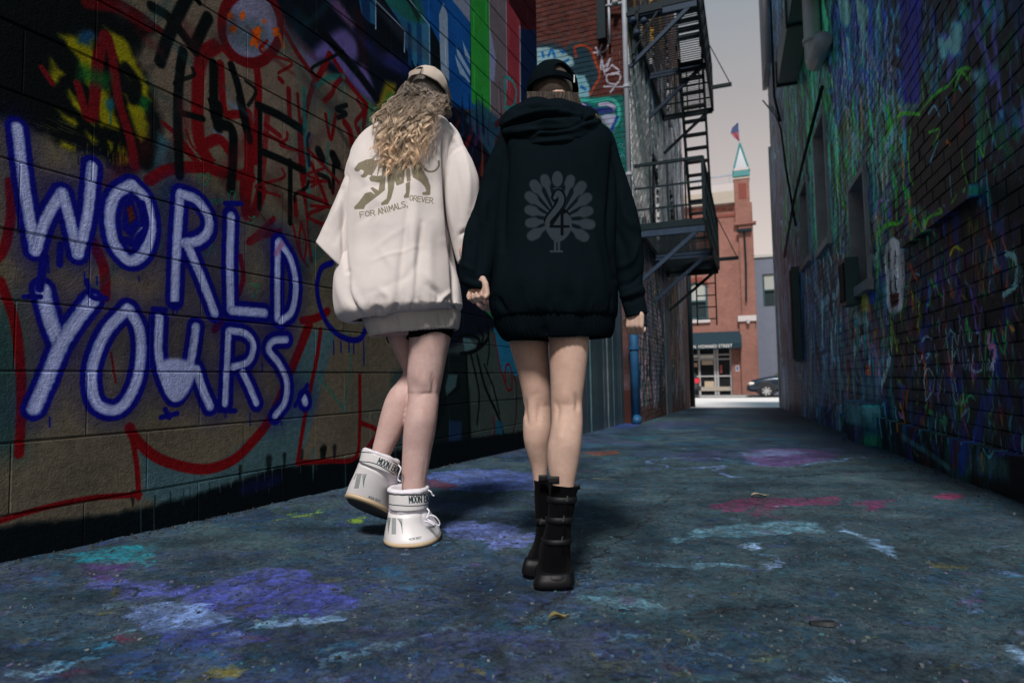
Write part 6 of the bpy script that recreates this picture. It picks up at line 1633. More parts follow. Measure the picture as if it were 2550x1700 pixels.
bA.tube([W4(740, 470, 2.42), W4(812, 780, 2.42), W4(835, 1000, 2.38)], [.03, .03, .03]); bA.tube([W4(835, 1000, 2.38), W4(880, 1130, 2.22), W4(905, 1190, 2.10)], [.03, .028, .022])
bA.palm_flip = False
bA.hand(W4(905, 1180, 2.12), (.25, -.35, -.9), (-.6, -.5, .2), curl=.75, scale=.95)
bA.tube([W4(340, 490, 2.42), W4(280, 760, 2.42), W4(245, 960, 2.40)], [.03, .03, .028]); bA.tube([W4(245, 960, 2.40), W4(300, 1060, 2.6)], [.036, .026]); 
bA.palm_flip = True
bA.hand(W4(300, 1060, 2.6), (.4, .8, -.4), (.2, .3, .9), curl=.7, scale=.95)
bA.finish('body', m_skinA, pA)

# shorts
R = pair_rings([(232, -60, 625, -60, 2.44, .62), (225, 20, 622, 20, 2.44, .62), (236, 72, 618, 72, 2.44, .6)], 10, 64, T6)
rel(cloth('shorts', R, m_black_d, None, wr=.001, thick=.004), pA)
# two leg openings of the shorts follow the thighs
R = pair_rings([(365, 40, 628, 40, 2.40, 1.02), (366, 78, 620, 78, 2.40, 1.03), (366, 96, 614, 92, 2.40, 1.03)], 8, 48, T6); rel(cloth('shorts_leg', R, m_black_d, None, wr=.0, thick=.003), pA)
R = pair_rings([(240, 30, 424, 30, 2.46, 1.03), (247, 80, 424, 80, 2.465, 1.03), (262, 120, 426, 116, 2.465, 1.03)], 8, 48, T6); rel(cloth('shorts_leg', R, m_black_d, None, wr=.0, thick=.003), pA)

# sweatshirt body
T_ = [(318, 590, 690, 2.44, .55), (330, 520, 722, 2.43, .5), (352, 430, 748, 2.42, .5), (385, 355, 768, 2.41, .52), (430, 302, 776, 2.40, .56), (500, 262, 760, 2.40, .60), (600, 232, 748, 2.39, .66), (700, 218, 745, 2.39, .68), (800, 210, 750, 2.385, .70), (900, 206, 760, 2.38, .70),
      (1000, 200, 772, 2.38, .70), (1100, 186, 786, 2.375, .72), (1200, 170, 804, 2.37, .72), (1270, 168, 812, 2.37, .72), (1335, 180, 812, 2.37, .71), (1362, 205, 802, 2.375, .68), (1372, 235, 790, 2.38, .64), (1366, 262, 778, 2.385, .60)]
TW_ = H(T_[:-4]) + [(178, 1325, 812, 1284, 2.37, .72), (196, 1356, 806, 1303, 2.375, .69), (236, 1370, 792, 1312, 2.38, .64), (262, 1362, 780, 1306, 2.385, .60)]
FO = [([(728, 400), (722, 520), (732, 740), (752, 930), (770, 1060), (778, 1250), (776, 1315)], 11, -.050), ([(700, 420), (698, 700), (720, 950)], 30, .010), ([(548, 700), (530, 900), (505, 1100), (490, 1290)], 14, -.008), ([(580, 760), (570, 1000), (565, 1270)], 24, .010),
      ([(612, 860), (590, 1060), (575, 1290)], 12, -.008), ([(640, 1180), (700, 1230), (700, 1310)], 14, -.010), ([(760, 1210), (715, 1250), (690, 1310)], 10, .010), ([(222, 640), (208, 850), (214, 1000), (232, 1110)], 14, -.018), ([(236, 1110), (242, 1230), (290, 1310), (330, 1350)], 14, -.016),
      ([(250, 1180), (300, 1290), (350, 1340)], 18, .010), ([(400, 1200), (450, 1250), (430, 1320), (370, 1345)], 16, .010), ([(450, 1330), (480, 1300), (485, 1260)], 9, -.010), ([(360, 1340), (380, 1300), (420, 1330)], 10, -.006), ([(560, 1300), (568, 1250)], 9, -.008), ([(620, 1300), (605, 1250)], 10, -.007),
      ([(250, 560), (330, 640), (360, 800)], 26, .006), ([(640, 420), (600, 600), (580, 760)], 34, .006), ([(380, 900), (360, 1050), (330, 1200)], 30, -.005), ([(440, 880), (460, 1050), (470, 1200)], 30, .006), ([(300, 700), (290, 900), (280, 1100)], 30, .006), ([(660, 860), (650, 1050), (660, 1180)], 26, .006), ([(180, 1100), (190, 1200), (230, 1330)], 20, .008)]
FO += [([(x_, 1352), (x_ + RNG.uniform(-10, 10), 1352 - RNG.uniform(50, 150))], 5.5, RNG.uniform(-.007, -.002)) for x_ in np.arange(290, 800, 17)]
FO += [([(296, 1362), (400, 1352), (480, 1322), (600, 1312), (780, 1308)], 6, -.004)]
FO += [([(250, 470), (232, 560), (222, 640)], 4, -.004), ([(745, 380), (738, 460)], 4, -.003), ([(560, 350), (650, 362), (745, 352)], 4, -.003)]
FO += [([(RNG.uniform(260, 700), yy), (RNG.uniform(260, 700), yy + RNG.uniform(60, 160))], RNG.uniform(8, 20), RNG.uniform(-.005, .005)) for yy in RNG.uniform(600, 1200, 16)]
sw = rel(cloth('sweatshirt', pair_rings(TW_, 160, 200, T4w, 2.15), m_white_c, None, folds=FO, tr=T4w, sc=2.036, wr=.0032, wscale=5, thick=.006, uvf=uv_pr, cap_top=True), pA)
# rib band under it
RB = [(1325, 1320, 0, 0)]
R = pair_rings([(300, 1318, 800, 1300, 2.39, .66), (308, 1345, 806, 1330, 2.39, .66), (326, 1390, 802, 1368, 2.39, .65), (345, 1430, 796, 1398, 2.39, .64), (352, 1442, 792, 1404, 2.395, .62), (360, 1436, 784, 1398, 2.40, .58)], 26, 200, T4w, 2.1)
def ribs(V, N):
    n_ = len(V) // 200; k = np.tile(np.arange(200), n_); return V + N * (.0012 * np.cos(k * math.pi * .66))[:, None]
FR = [([(480, 1325), (485, 1415)], 12, -.008), ([(600, 1320), (602, 1405)], 9, -.006), ([(700, 1320), (715, 1400)], 14, -.008), ([(770, 1330), (760, 1400)], 12, .006), ([(400, 1360), (410, 1430)], 20, .006)]
rel(cloth('hem_band', R, m_white_r, None, folds=FR, tr=T4w, sc=2.036, wr=.0015, extra=ribs, thick=.005), pA)
# sleeves
LS = [(330, 400, 420, 470, 2.38, .55), (285, 455, 400, 560, 2.37, .62), (252, 540, 372, 660, 2.36, .68), (222, 640, 345, 740, 2.35, .72), (186, 725, 318, 830, 2.345, .74), (142, 830, 282, 950, 2.335, .74), (104, 915, 252, 1045, 2.33, .72), (80, 965, 230, 1112, 2.33, .70)]
FS = [([(250, 620), (200, 760), (130, 900)], 22, .010), ([(290, 640), (240, 800), (170, 960)], 18, -.008), ([(215, 700), (212, 900), (222, 1080)], 14, -.014), ([(320, 520), (270, 600)], 20, -.006)]
rel(cloth('sleeve', pair_rings(LS, 70, 90, T4w, 2.2), m_white_c, None, folds=FS, tr=T4w, sc=2.036, wr=.0035, wscale=6, thick=.005, seed=3), pA)
RS = [(700, 392, 760, 358, 2.420, .5), (705, 440, 800, 410, 2.405, .6), (716, 520, 832, 490, 2.390, .66), (722, 620, 872, 570, 2.380, .7), (728, 740, 902, 660, 2.380, .72), (742, 860, 902, 790, 2.380, .7), (764, 960, 878, 900, 2.380, .66), (784, 1040, 852, 985, 2.380, .6), (796, 1072, 838, 1010, 2.380, .55)]
FS = [([(822, 470), (770, 500), (740, 545)], 5, -.006), ([(825, 500), (850, 640), (850, 800)], 16, .008), ([(775, 540), (800, 700), (810, 860)], 18, -.008), ([(745, 600), (752, 780), (780, 930)], 16, .008), ([(800, 930), (840, 900)], 10, -.01)]
rel(cloth('sleeve', pair_rings(RS, 70, 90, T4w, 2.2), m_white_c, None, folds=FS, tr=T4w, sc=2.036, wr=.003, wscale=6, thick=.005, seed=8), pA)
# collar
cpt = [W4(560 + 70 - 70 * math.cos(a), 322 - 10 * math.sin(a), 2.44 - .075 * math.sin(a)) for a in np.linspace(0, 2 * math.pi, 24)]
cm = MB(); cm.tube(cpt, .009, 8, cap=False); rel(cm.build('collar', m_white_r, None, smooth=True), pA)

# ---------------- caps
def cap(parent, c, a, h, tilt, back_az, hole, mat, brim_dir, name='cap', squash=1.08, tri=False):
    """c rim centre, a radius, tilt = rotation about the view axis, back_az angle of the opening from straight at the camera (+ = to the right)"""
    N, n_ = 96, 30; m = MB(); c = Vector(tuple(c)); rot = Matrix.Rotation(tilt, 3, 'Y') @ Matrix.Rotation(rad(-10), 3, 'X')
    th0 = -math.pi / 2 + back_az; rings = []
    for i in range(n_):
        t_ = i / (n_ - 1); ring = []
        ang = t_ * math.pi / 2
        for k in range(N):
            th = 2 * math.pi * k / N; rr = a * (math.cos(ang) ** .82 if t_ < 1 else .02)
            seam = min(abs(((th - th0 + math.pi / 6) % (math.pi / 3)) - math.pi / 6), 1); rr *= 1 - .018 * math.exp(-(seam / .03) ** 2)
            el = 1 + .12 * max(0, math.cos(th - th0 - math.pi))
            p = Vector((rr * math.cos(th) * 1.0, rr * math.sin(th) * squash * el, h * math.sin(ang) ** .95)); 
            p += Vector((0, 0, .004 * mnoise.noise(p * 30))); ring.append(tuple(c + rot @ p))
        rings.append(ring)
    vs_ = [q for r in rings for q in r]; fs_ = []
    for i in range(n_ - 1):
        for k in range(N):
            th = 2 * math.pi * (k + .5) / N; d_ = abs((th - th0 + math.pi) % (2 * math.pi) - math.pi); t_ = i / (n_ - 1)
            if d_ < hole and .09 < t_ < .09 + .30 * math.sqrt(max(0, 1 - (d_ / hole) ** 2)): continue
            fs_.append((i * N + k, i * N + (k + 1) % N, (i + 1) * N + (k + 1) % N, (i + 1) * N + k))
    fs_.append(tuple((n_ - 1) * N + k for k in range(N)))
    m.add(vs_, fs_); o = m.build(name, mat, None, smooth=True); md = o.modifiers.new('t', 'SOLIDIFY'); md.thickness = .004; md.offset = -1
    rel(o, parent)
    b = MB(); b.tube([c + rot @ Vector((0, 0, h * .99)), c + rot @ Vector((0, 0, h + .006))], [.009, .005], 10); bo = b.build('button', mat, None, smooth=True); bo.parent = o
    thb = th0 + math.pi; b = MB(); rows = []
    for j in range(8):
        f_ = j / 7; rows.append([tuple(c + rot @ Vector((math.cos(thb + s_) * a * (1 + .62 * f_ * math.cos(s_ * 1.4)), math.sin(thb + s_) * a * squash * 1.12 * (1 + .62 * f_ * math.cos(s_ * 1.4)), .004 - .028 * f_ - .03 * abs(s_) * f_))) for s_ in np.linspace(-.95, .95, 20)])
    b.loft(rows, closed=False); br_ = b.build('brim', mat, None, smooth=True); md = br_.modifiers.new('t', 'SOLIDIFY'); md.thickness = .005; br_.parent = o
    # strap across the opening with its buckle
    b = MB(); pts = [c + rot @ Vector((math.cos(th0 + s_) * a * 1.012, math.sin(th0 + s_) * a * squash * 1.012, .012)) for s_ in np.linspace(-hole * 1.1, hole * 1.1, 12)]
    for p, q in zip(pts[:-1], pts[1:]): b.bar(p, q, .003, .016)
    b.build('strap', mat, None).parent = o
    b = MB(); s_ = hole * .9; p = c + rot @ Vector((math.cos(th0 + s_) * a * 1.03, math.sin(th0 + s_) * a * squash * 1.03, .012)); b.bar(p + rot @ Vector((0, 0, -.014)), p + rot @ Vector((0, 0, .014)), .004, .004); b.build('buckle', simple('cap_buckle', (.12, .13, .13), .4, metal=.7), None).parent = o
    return o
m_capA = fabric('stone_cotton_twill', (.50, .43, .36), .1, k=1.5)
m_capB = fabric('black_cotton_twill', (.0036, .0066, .0085), .0, k=1.5)
cap(pA, W4(638, 190, 2.41), .083, .083, rad(18), -.62, .42, m_capA, None)

# ---------------- hair
def hair_mat(name, spec=.5, rough=.42):
    t = NT(name); at = t.n('ShaderNodeAttribute', attribute_name='strand'); 
    n = t.noise(t.obj(), 60, 3, .6)
    c = t.mix(1.0, at.outputs['Color'], t.ramp(n.outputs[0], [(.3, (.6, .6, .6)), (.7, (1.2, 1.2, 1.2))]), 'MULTIPLY')
    t.b.inputs['Anisotropic'].default_value = .5; t.b.inputs['Sheen Weight'].default_value = .1
    return t.fin(c, rough, spec=spec)
m_hair = hair_mat('curly_hair'); m_hair2 = hair_mat('straight_brown_hair', .1, .7)
def strands(name, mat, paths, parent, nside=5):
    """paths: list of (points, radii, colours)"""
    V, F, Cc = [], [], []
    for pts, rs, cols in paths:
        pts = np.asarray(pts); n = len(pts); d = np.gradient(pts, axis=0); d /= np.linalg.norm(d, axis=1, keepdims=True) + 1e-9
        ref = np.array([.3, 1.0, .1]); x = np.cross(d, ref); x /= np.linalg.norm(x, axis=1, keepdims=True) + 1e-9; y = np.cross(d, x)
        base = len(V)
        for i in range(n):
            for k in range(nside):
                a = 2 * math.pi * k / nside; V.append(pts[i] + (x[i] * math.cos(a) + y[i] * math.sin(a) * .6) * rs[i]); Cc.append(cols[i])
        for i in range(n - 1):
            for k in range(nside): F.append((base + i * nside + k, base + i * nside + (k + 1) % nside, base + (i + 1) * nside + (k + 1) % nside, base + (i + 1) * nside + k))
    me = bpy.data.meshes.new(name); me.from_pydata([tuple(v) for v in V], [], F); me.materials.append(mat)
    ca = me.color_attributes.new('strand', 'FLOAT_COLOR', 'POINT'); ca.data.foreach_set('color', np.c_[np.array(Cc), np.ones(len(Cc))].astype(np.float32).ravel())
    me.polygons.foreach_set('use_smooth', [True] * len(me.polygons)); return rel(link(name, me), parent)
paths = []
ROOTC = np.array([.18, .14, .105]); MIDC = np.array([.68, .51, .35]); TIPC = np.array([1.0, .70, .45])
def clump(root, tip, Yr, Yt, curls, amp, k, rad_, r0, bulge, bright, w0=1.0):
    n = 64; t = np.linspace(0, 1, n); r_ = np.array(root, float); p_ = np.array(tip, float); ph = RNG.uniform(0, 6.28); wob = RNG.normal(0, 5); f2 = RNG.uniform(4, 8); side = RNG.choice([-1, 1])
    x = r_[0] + (p_[0] - r_[0]) * t ** 1.1 + bulge * np.sin(t * math.pi) + wob * np.sin(t * f2 + ph); y = r_[1] + (p_[1] - r_[1]) * t
    am = amp * np.clip(t * 4 + .25, 0, 1) * (1 - .35 * t)
    cyc = side * curls * (t + .06 * np.sin(t * 9 + ph)) * 2 * math.pi + ph
    for j in range(k):
        dph = RNG.normal(0, .13); da = RNG.normal(1, .10); ox, oy = RNG.normal(0, rad_, 2); od = RNG.normal(0, .0022)
        c2 = cyc + dph + .3 * np.sin(t * 11 + j)
        spread = .5 + 1.0 * t
        X = x + am * da * np.cos(c2) + ox * spread; Yp = y + am * .32 * np.sin(c2) + oy
        D = Yr + (Yt - Yr) * np.clip(t * 1.7, 0, 1) + .0075 * (am / 11) * np.sin(c2) + od - .012 * np.sin(np.clip(t * 1.3, 0, 1) * math.pi) * w0
        P = np.array([on_depth(*T4w((X[i], Yp[i])), D[i]) for i in range(n)])
        mk = np.clip((1.64 - P[:, 2]) / .36, 0, 1)[:, None]
        cols = np.where(mk < .5, ROOTC + (MIDC - ROOTC) * mk * 2, MIDC + (TIPC - MIDC) * (mk * 2 - 1)) * bright * RNG.uniform(.75, 1.3)
        paths.append((P, r0 * RNG.uniform(.6, 1.2) * (1 - .8 * t ** 4), cols))
for i in range(150):
    u = (i + RNG.random()) / 150; top = RNG.random()
    rx = 532 + 205 * u; ry = 152 + 74 * u + RNG.uniform(-4, 30)
    if u > .78:
        tx_, ty_ = RNG.uniform(690, 756), RNG.uniform(262, 322)
    else:
        v_ = u / .78; tx_ = 345 + 292 * v_ ** .85 + RNG.uniform(-16, 18)
        ty_ = np.interp(tx_, [335, 380, 430, 520, 580, 640], [450, 560, 655, 600, 590, 490]) * RNG.uniform(.66, 1.0); ty_ = max(ty_, 330)
    L_ = ty_ - ry
    clump((rx, ry), (tx_, ty_), 2.322 + .035 * abs(u - .5) + RNG.uniform(-.006, .012), (2.262 - .02 * top) if u <= .78 else 2.33, max(1.2, L_ / RNG.uniform(56, 96)), RNG.uniform(9, 19) * (1 if u <= .78 else .7), 10, 3.2, .0013, RNG.uniform(-22, 2) * (1 if u < .6 else .2), RNG.uniform(.35, 1.6))
for i in range(60):                        # short curls round the cap edge that hide the head
    u = RNG.random(); rx = 528 + 212 * u; ry = 150 + 76 * u; clump((rx, ry), (rx + RNG.uniform(-40, 14), ry + RNG.uniform(50, 110)), 2.315, 2.285, RNG.uniform(1, 2), RNG.uniform(7, 13), 9, 3, .0013, 0, RNG.uniform(.6, 1.4), .3)
for i in range(260):                       # fly-away hairs
    u = RNG.random(); rx = 530 + 210 * u; ry = 165 + 70 * u; tx_ = 338 + 310 * u + RNG.uniform(-30, 40); ty_ = RNG.uniform(330, 650)
    clump((rx, ry), (tx_, ty_), 2.31, 2.25, RNG.uniform(3, 7), RNG.uniform(6, 18), 1, 3, .00045, RNG.uniform(-36, 8), 1.1)
strands('curly_hair', m_hair, paths, pA, 4)
# close cap of hair under the curls
hb_ = MB(); N = 40; rings = []
for i in range(14):
    a = math.pi * (i + .5) / 14; rings.append([(hcA.x + .072 * math.sin(a) * math.cos(2 * math.pi * k / N), hcA.y + .006 + .083 * math.sin(a) * math.sin(2 * math.pi * k / N), hcA.z + .006 + .086 * math.cos(a)) for k in range(N) ])
hb_.loft(rings, cap=True); me = hb_.mesh('hair_base', m_hair, True); ca = me.color_attributes.new('strand', 'FLOAT_COLOR', 'POINT'); ca.data.foreach_set('color', np.tile([.07, .058, .048, 1], len(me.vertices)).astype(np.float32)); rel(link('hair_base', me), pA)
# ---------------- white snow boots
def boot_rings(rows, n, N, tr, expo=2.2, tilt=0.0):
    R = np.array(pair_rings(rows, n, N, tr, expo))
    if tilt:
        c = R[..., 1].mean(1, keepdims=True); R[..., 2] -= tilt * (R[..., 1] - c)
    return R
def part_mesh(name, R, mat, parent, cap=(False, True), wr=.0, uvf=None, thick=0, folds=(), tr=None, sc=1):
    o = cloth(name, R, mat, None, wr=wr, wscale=12, thick=thick, uvf=uvf, cap_top=cap[0], cap_end=cap[1], folds=folds, tr=tr, sc=sc); return rel(o, parent)
def leather(name, col, rough, img=None, bump=.15, spec=.5):
    t = NT(name); v = t.obj(); n1 = t.noise(v, 180, 4, .6); n2 = t.noise(v, 7, 5, .6)
    c = t.mix(n2.outputs[0], tuple(q * .82 for q in col), tuple(min(1, q * 1.08) for q in col))
    if img:
        uv = t.n('ShaderNodeUVMap', uv_map='print'); im = t.n('ShaderNodeTexImage', image=img, extension='CLIP'); t.l(uv.outputs[0], im.inputs[0]); c = t.mix(im.outputs[1], c, im.outputs[0])
    return t.fin(c, rough, t.bump(n1.outputs[0], bump, .002), spec=spec)
DG = (22, 52, 54)
def boot_print(name, x0, y0, w, h, draw):
    cv = Canvas(w, h, 10, tuple(q / 255 for q in DG), (0, 0), lambda x, y: (x - x0, y0 + h - y), alpha=True); draw(cv)
    img = cv.image(name); return img, (lambda q: np.stack([(q[:, 0] - x0) / w, (y0 + h - q[:, 1]) / h], 1))
t6 = lambda L_: [T6(q) for q in L_]
def wr6(cv, x0, y0, h, text, a, b, hh_, wf=.13):
    A_, B_ = T6(a), T6(b); write(cv, text, (A_[0] - x0, y0 + h - A_[1]), (B_[0] - x0, y0 + h - B_[1]), hh_ / 2.24, wf, DG)
x0_, y0_ = T6((240, 920)); w_, h_ = 320 / 2.24, 370 / 2.24
def draw1(cv):
    cv.stroke(t6([(262, 960), (300, 966), (380, 970), (450, 966), (492, 958)]), 2.4, DG, soft=.2); cv.stroke(t6([(262, 1018), (300, 1024), (380, 1029), (450, 1026), (492, 1018)]), 2.4, DG, soft=.2)
    wr6(cv, x0_, y0_, h_, 'MOON BO', (380, 1014), (496, 1006), 38, .15)
    for k in range(6): cv.stroke(t6([(283 + k * 4.2, 1096), (282 + k * 4.2, 1186)]), 1.15, (60, 84, 84), smooth=False)
    for k in range(6): cv.stroke(t6([(312 + k * 5.2, 1098), (336 + k * .8, 1098 + 30 + k * 11)]), 1.1, (60, 84, 84), smooth=False)
    for k in range(5): cv.stroke(t6([(258 + k * 4, 1094), (262 + k * 2.4, 1182 - k * 16)]), 1.1, (60, 84, 84), smooth=False)
    wr6(cv, x0_, y0_, h_, 'MOON BOOT', (378, 1222), (448, 1211), 13, .16)
img1, uv1 = boot_print('boot_print_planted', x0_, y0_, w_, h_, draw1)
x1_, y1_ = T6((20, 700)); w1_, h1_ = 330 / 2.24, 440 / 2.24
def draw2(cv):
    cv.stroke(t6([(114, 728), (160, 732), (220, 748), (280, 776), (330, 806)]), 2.4, DG, soft=.2); cv.stroke(t6([(98, 780), (160, 786), (210, 802), (265, 834), (318, 872)]), 2.4, DG, soft=.2)
    wr6(cv, x1_, y1_, h1_, 'MOON BOO', (200, 792), (322, 852), 36, .15)
    for k in range(6): cv.stroke(t6([(90 + k * 4.4, 849), (73 + k * 4.2, 930)]), 1.15, (60, 84, 84), smooth=False)
    for k in range(5): cv.stroke(t6([(118 + k * 5.6, 851), (124 + k * 1.5, 876 + (4 - k) * 12)]), 1.1, (60, 84, 84), smooth=False)
    cv.stroke(t6([(84, 848), (70, 880)]), 1.3, (60, 84, 84), smooth=False)
    wr6(cv, x1_, y1_, h1_, 'MOON BOOT', (150, 984), (218, 1010), 13, .16)
img2, uv2 = boot_print('boot_print_lifted', x1_, y1_, w1_, h1_, draw2)
m_bp1 = leather('white_boot_leather', (.68, .66, .655), .42, img1); m_bp2 = leather('white_boot_leather_b', (.68, .66, .655), .42, img2)
m_fluff = fabric('white_quilted_nylon', (.72, .70, .74), .2, .6); m_rub = leather('gum_rubber', (.50, .38, .24), .6); m_sole = leather('dark_sole', (.03, .03, .032), .8); m_lace = fabric('white_lace', (.74, .73, .78), .1)
# planted boot (right foot)
bt = part_mesh('boot', boot_rings([(268, 948, 486, 946, 2.335, 1.05), (268, 985, 487, 985, 2.335, 1.05), (268, 1036, 484, 1034, 2.335, 1.05)], 16, 96, T6), m_bp1, pA, (False, False), uvf=uv1, thick=.004)
def sub(name, R, mat, **k):
    o = part_mesh(name, R, mat, pA, **k); o.parent = k_parent[0]; o.matrix_parent_inverse = Matrix(); return o
k_parent = [bt]
sub('cuff', boot_rings([(266, 950, 486, 948, 2.335, 1.0), (258, 938, 490, 938, 2.335, 1.08), (262, 924, 486, 922, 2.335, 1.05), (284, 922, 468, 920, 2.335, .98), (300, 950, 460, 950, 2.335, .9)], 14, 96, T6), m_fluff, cap=(False, False), wr=.003)
sub('ankle_quilting', boot_rings([(270, 1028, 482, 1026, 2.335, 1.0), (266, 1044, 484, 1042, 2.338, 1.03), (270, 1056, 488, 1054, 2.345, 1.05), (266, 1070, 498, 1068, 2.35, 1.1), (266, 1090, 510, 1096, 2.355, 1.12), (268, 1120, 524, 1126, 2.36, 1.15)], 24, 96, T6), m_fluff, cap=(False, False), wr=.004)
sub('shell', boot_rings([(266, 1062, 462, 1050, 2.33, 1.0), (263, 1076, 470, 1070, 2.33, 1.06), (258, 1108, 486, 1106, 2.34, 1.2), (252, 1144, 516, 1142, 2.352, 1.3), (248, 1174, 544, 1170, 2.36, 1.35), (248, 1190, 550, 1186, 2.36, 1.36)], 40, 96, T6, 2.3), m_bp1, cap=(False, False), uvf=uv1, thick=.003)
sub('toe_cap', boot_rings([(470, 1092, 500, 1094, 2.40, 1.0), (440, 1108, 528, 1114, 2.40, 1.1), (400, 1140, 545, 1144, 2.40, 1.15), (390, 1172, 552, 1172, 2.40, 1.15), (390, 1186, 552, 1184, 2.40, 1.15)], 20, 64, T6), m_bp1, cap=(True, False))
sub('gum_sole', boot_rings([(250, 1186, 550, 1182, 2.36, 1.36), (245, 1193, 554, 1189, 2.36, 1.39), (247, 1207, 552, 1203, 2.36, 1.39), (260, 1215, 541, 1211, 2.36, 1.36)], 12, 96, T6, 2.3), m_rub, cap=(False, True))
lw = lambda x, y, Y: Vector(tuple(on_depth(*T6((x, y)), Y)))
def laces(name, parent_o, lists):
    m = MB()
    for L_ in lists: m.tube([lw(*q) for q in [tuple(c) for c in catmull(L_)]], .0028, 6)
    o = m.build(name, m_lace, None, smooth=True); o.parent = parent_o
laces('lace', bt, [[(470, 1100, 2.27), (500, 1080, 2.262), (528, 1092, 2.262), (548, 1122, 2.27), (540, 1138, 2.27), (510, 1118, 2.262), (478, 1102, 2.27)]])
laces('lace', bt, [[(475, 1095, 2.27), (490, 1060, 2.28), (478, 1042, 2.29)], [(462, 1112, 2.27), (490, 1118, 2.262), (520, 1136, 2.26)]])
laces('lace', bt, [[(484, 940, 2.26), (500, 950, 2.255), (508, 966, 2.26), (517, 972, 2.262)]])
# lifted boot (left foot)
TL = .42
bt2 = part_mesh('boot', boot_rings([(118, 722, 322, 796, 2.37, 1.0), (112, 752, 318, 830, 2.37, 1.0), (104, 786, 308, 866, 2.37, 1.0)], 16, 96, T6, 2.2, TL * .6), m_bp2, pA, (False, False), uvf=uv2, thick=.004)
k_parent[0] = bt2
sub('cuff', boot_rings([(120, 726, 322, 800, 2.37, .98), (124, 712, 322, 782, 2.37, 1.04), (140, 708, 306, 768, 2.37, .98), (160, 730, 290, 780, 2.37, .9)], 12, 96, T6, 2.0, TL * .6), m_fluff, cap=(False, False), wr=.003)
sub('ankle_quilting', boot_rings([(106, 780, 308, 862, 2.37, .95), (98, 800, 310, 880, 2.38, 1.0), (94, 820, 318, 905, 2.40, 1.05), (90, 850, 320, 950, 2.43, 1.1)], 20, 96, T6, 2.0, TL * .8), m_fluff, cap=(False, False), wr=.004)
sub('shell', boot_rings([(96, 806, 262, 878, 2.36, .95), (92, 822, 268, 895, 2.365, 1.0), (72, 876, 274, 950, 2.39, 1.15), (50, 934, 278, 1012, 2.42, 1.28), (36, 980, 280, 1056, 2.44, 1.34)], 40, 96, T6, 2.3, TL), m_bp2, cap=(False, False), uvf=uv2, thick=.003)
sub('gum_sole', boot_rings([(36, 978, 280, 1056, 2.44, 1.35), (32, 988, 282, 1066, 2.44, 1.37), (34, 1000, 280, 1078, 2.44, 1.37), (42, 1006, 274, 1084, 2.44, 1.34)], 12, 96, T6, 2.3, TL), m_rub, cap=(False, False))
sub('tread', boot_rings([(44, 1004, 272, 1082, 2.44, 1.32), (46, 1016, 270, 1094, 2.442, 1.32), (60, 1020, 256, 1094, 2.444, 1.28)], 8, 96, T6, 2.3, TL), m_sole, cap=(False, True))
laces('lace', bt2, [[(318, 800, 2.30), (332, 820, 2.29), (322, 850, 2.29), (316, 880, 2.30), (330, 892, 2.29)]])

# ================= person in the black hooded sweatshirt
pB = person_frame('person', (.05, 1.80, -.035), 'person in black cap, oversized black hooded sweatshirt with grey bird print and black boots')
bB = Body()
calfB = lambda y: -.012 * math.exp(-((y - 650) / 110) ** 2) + .005 * math.exp(-((y - 470) / 50) ** 2)
lB = [(-60, 905, 1160), (40, 920, 1158), (130, 938, 1156), (200, 958, 1158), (300, 986, 1165), (400, 1008, 1167), (450, 1015, 1168), (500, 1018, 1170), (550, 1014, 1171), (600, 1013, 1172), (660, 1017, 1165), (720, 1030, 1158), (790, 1052, 1153), (850, 1066, 1148), (920, 1074, 1148), (1000, 1078, 1150)]
bB.limb(leg_rows(lB, 1.96, 1.93, 1.0, calfB), 90, 48, T6, sc=2.24, folds=[([(1030, 440), (1026, 510), (1040, 570)], 9, -.008), ([(1104, 460), (1098, 530), (1100, 580)], 10, -.007), ([(1060, 430), (1066, 540)], 20, .003), ([(1120, 480), (1150, 470), (1160, 490)], 10, -.003), ([(1050, 420), (1110, 400)], 16, -.002)])
rB = [(-60, 1150, 1400), (20, 1152, 1392), (90, 1156, 1381), (170, 1159, 1376), (260, 1163, 1366), (350, 1168, 1355), (410, 1169, 1347), (460, 1170, 1344), (510, 1172, 1345), (570, 1172, 1346), (640, 1162, 1342), (700, 1150, 1337), (780, 1148, 1325), (850, 1158, 1311), (910, 1176, 1300), (960, 1186, 1298), (1040, 1190, 1296)]
bB.limb(leg_rows(rB, 1.90, 1.79, 1.0, calfB), 90, 48, T6, sc=2.24, folds=[([(1196, 450), (1210, 490), (1204, 560)], 9, -.006), ([(1305, 405), (1318, 450), (1312, 505)], 10, -.009), ([(1250, 380), (1250, 470)], 24, .003), ([(1215, 455), (1260, 470), (1300, 460)], 9, -.0025), ([(1230, 560), (1240, 680)], 40, .004), ([(1200, 640), (1185, 760)], 14, -.002)])
Wb = lambda x, y, Y: Vector(tuple(on_depth(*Tb((x, y)), Y)))
bB.limb([(320, 1180, 800, 1180, 1.90, .6), (330, 1330, 800, 1330, 1.89, .6), (338, 1440, 750, 1440, 1.88, .56)], 14, 40, Tb)
bB.limb([(520, 300, 640, 300, 1.94, .9), (440, 440, 720, 440, 1.95, .4), (410, 560, 700, 560, 1.95, .4), (400, 850, 680, 850, 1.94, .4), (340, 1200, 780, 1200, 1.92, .45)], 20, 32, Tb)
bB.tube([Wb(580, 320, 1.95), Wb(575, 230, 1.97)], [.048, .045])
hcB = Wb(562, 205, 2.0)
bB.head(hcB, .071, (-.35, .93, -.1))
bB.tube([Wb(360, 500, 1.95), Wb(245, 800, 1.93), Wb(185, 1040, 1.90), Wb(192, 1140, 1.85)], [.026, .026, .022, .018])
bB.palm_flip = False
bB.hand(Wb(196, 1140, 1.84), (.10, -.10, -1), (-.7, .62, .05), curl=1.2, scale=.68)
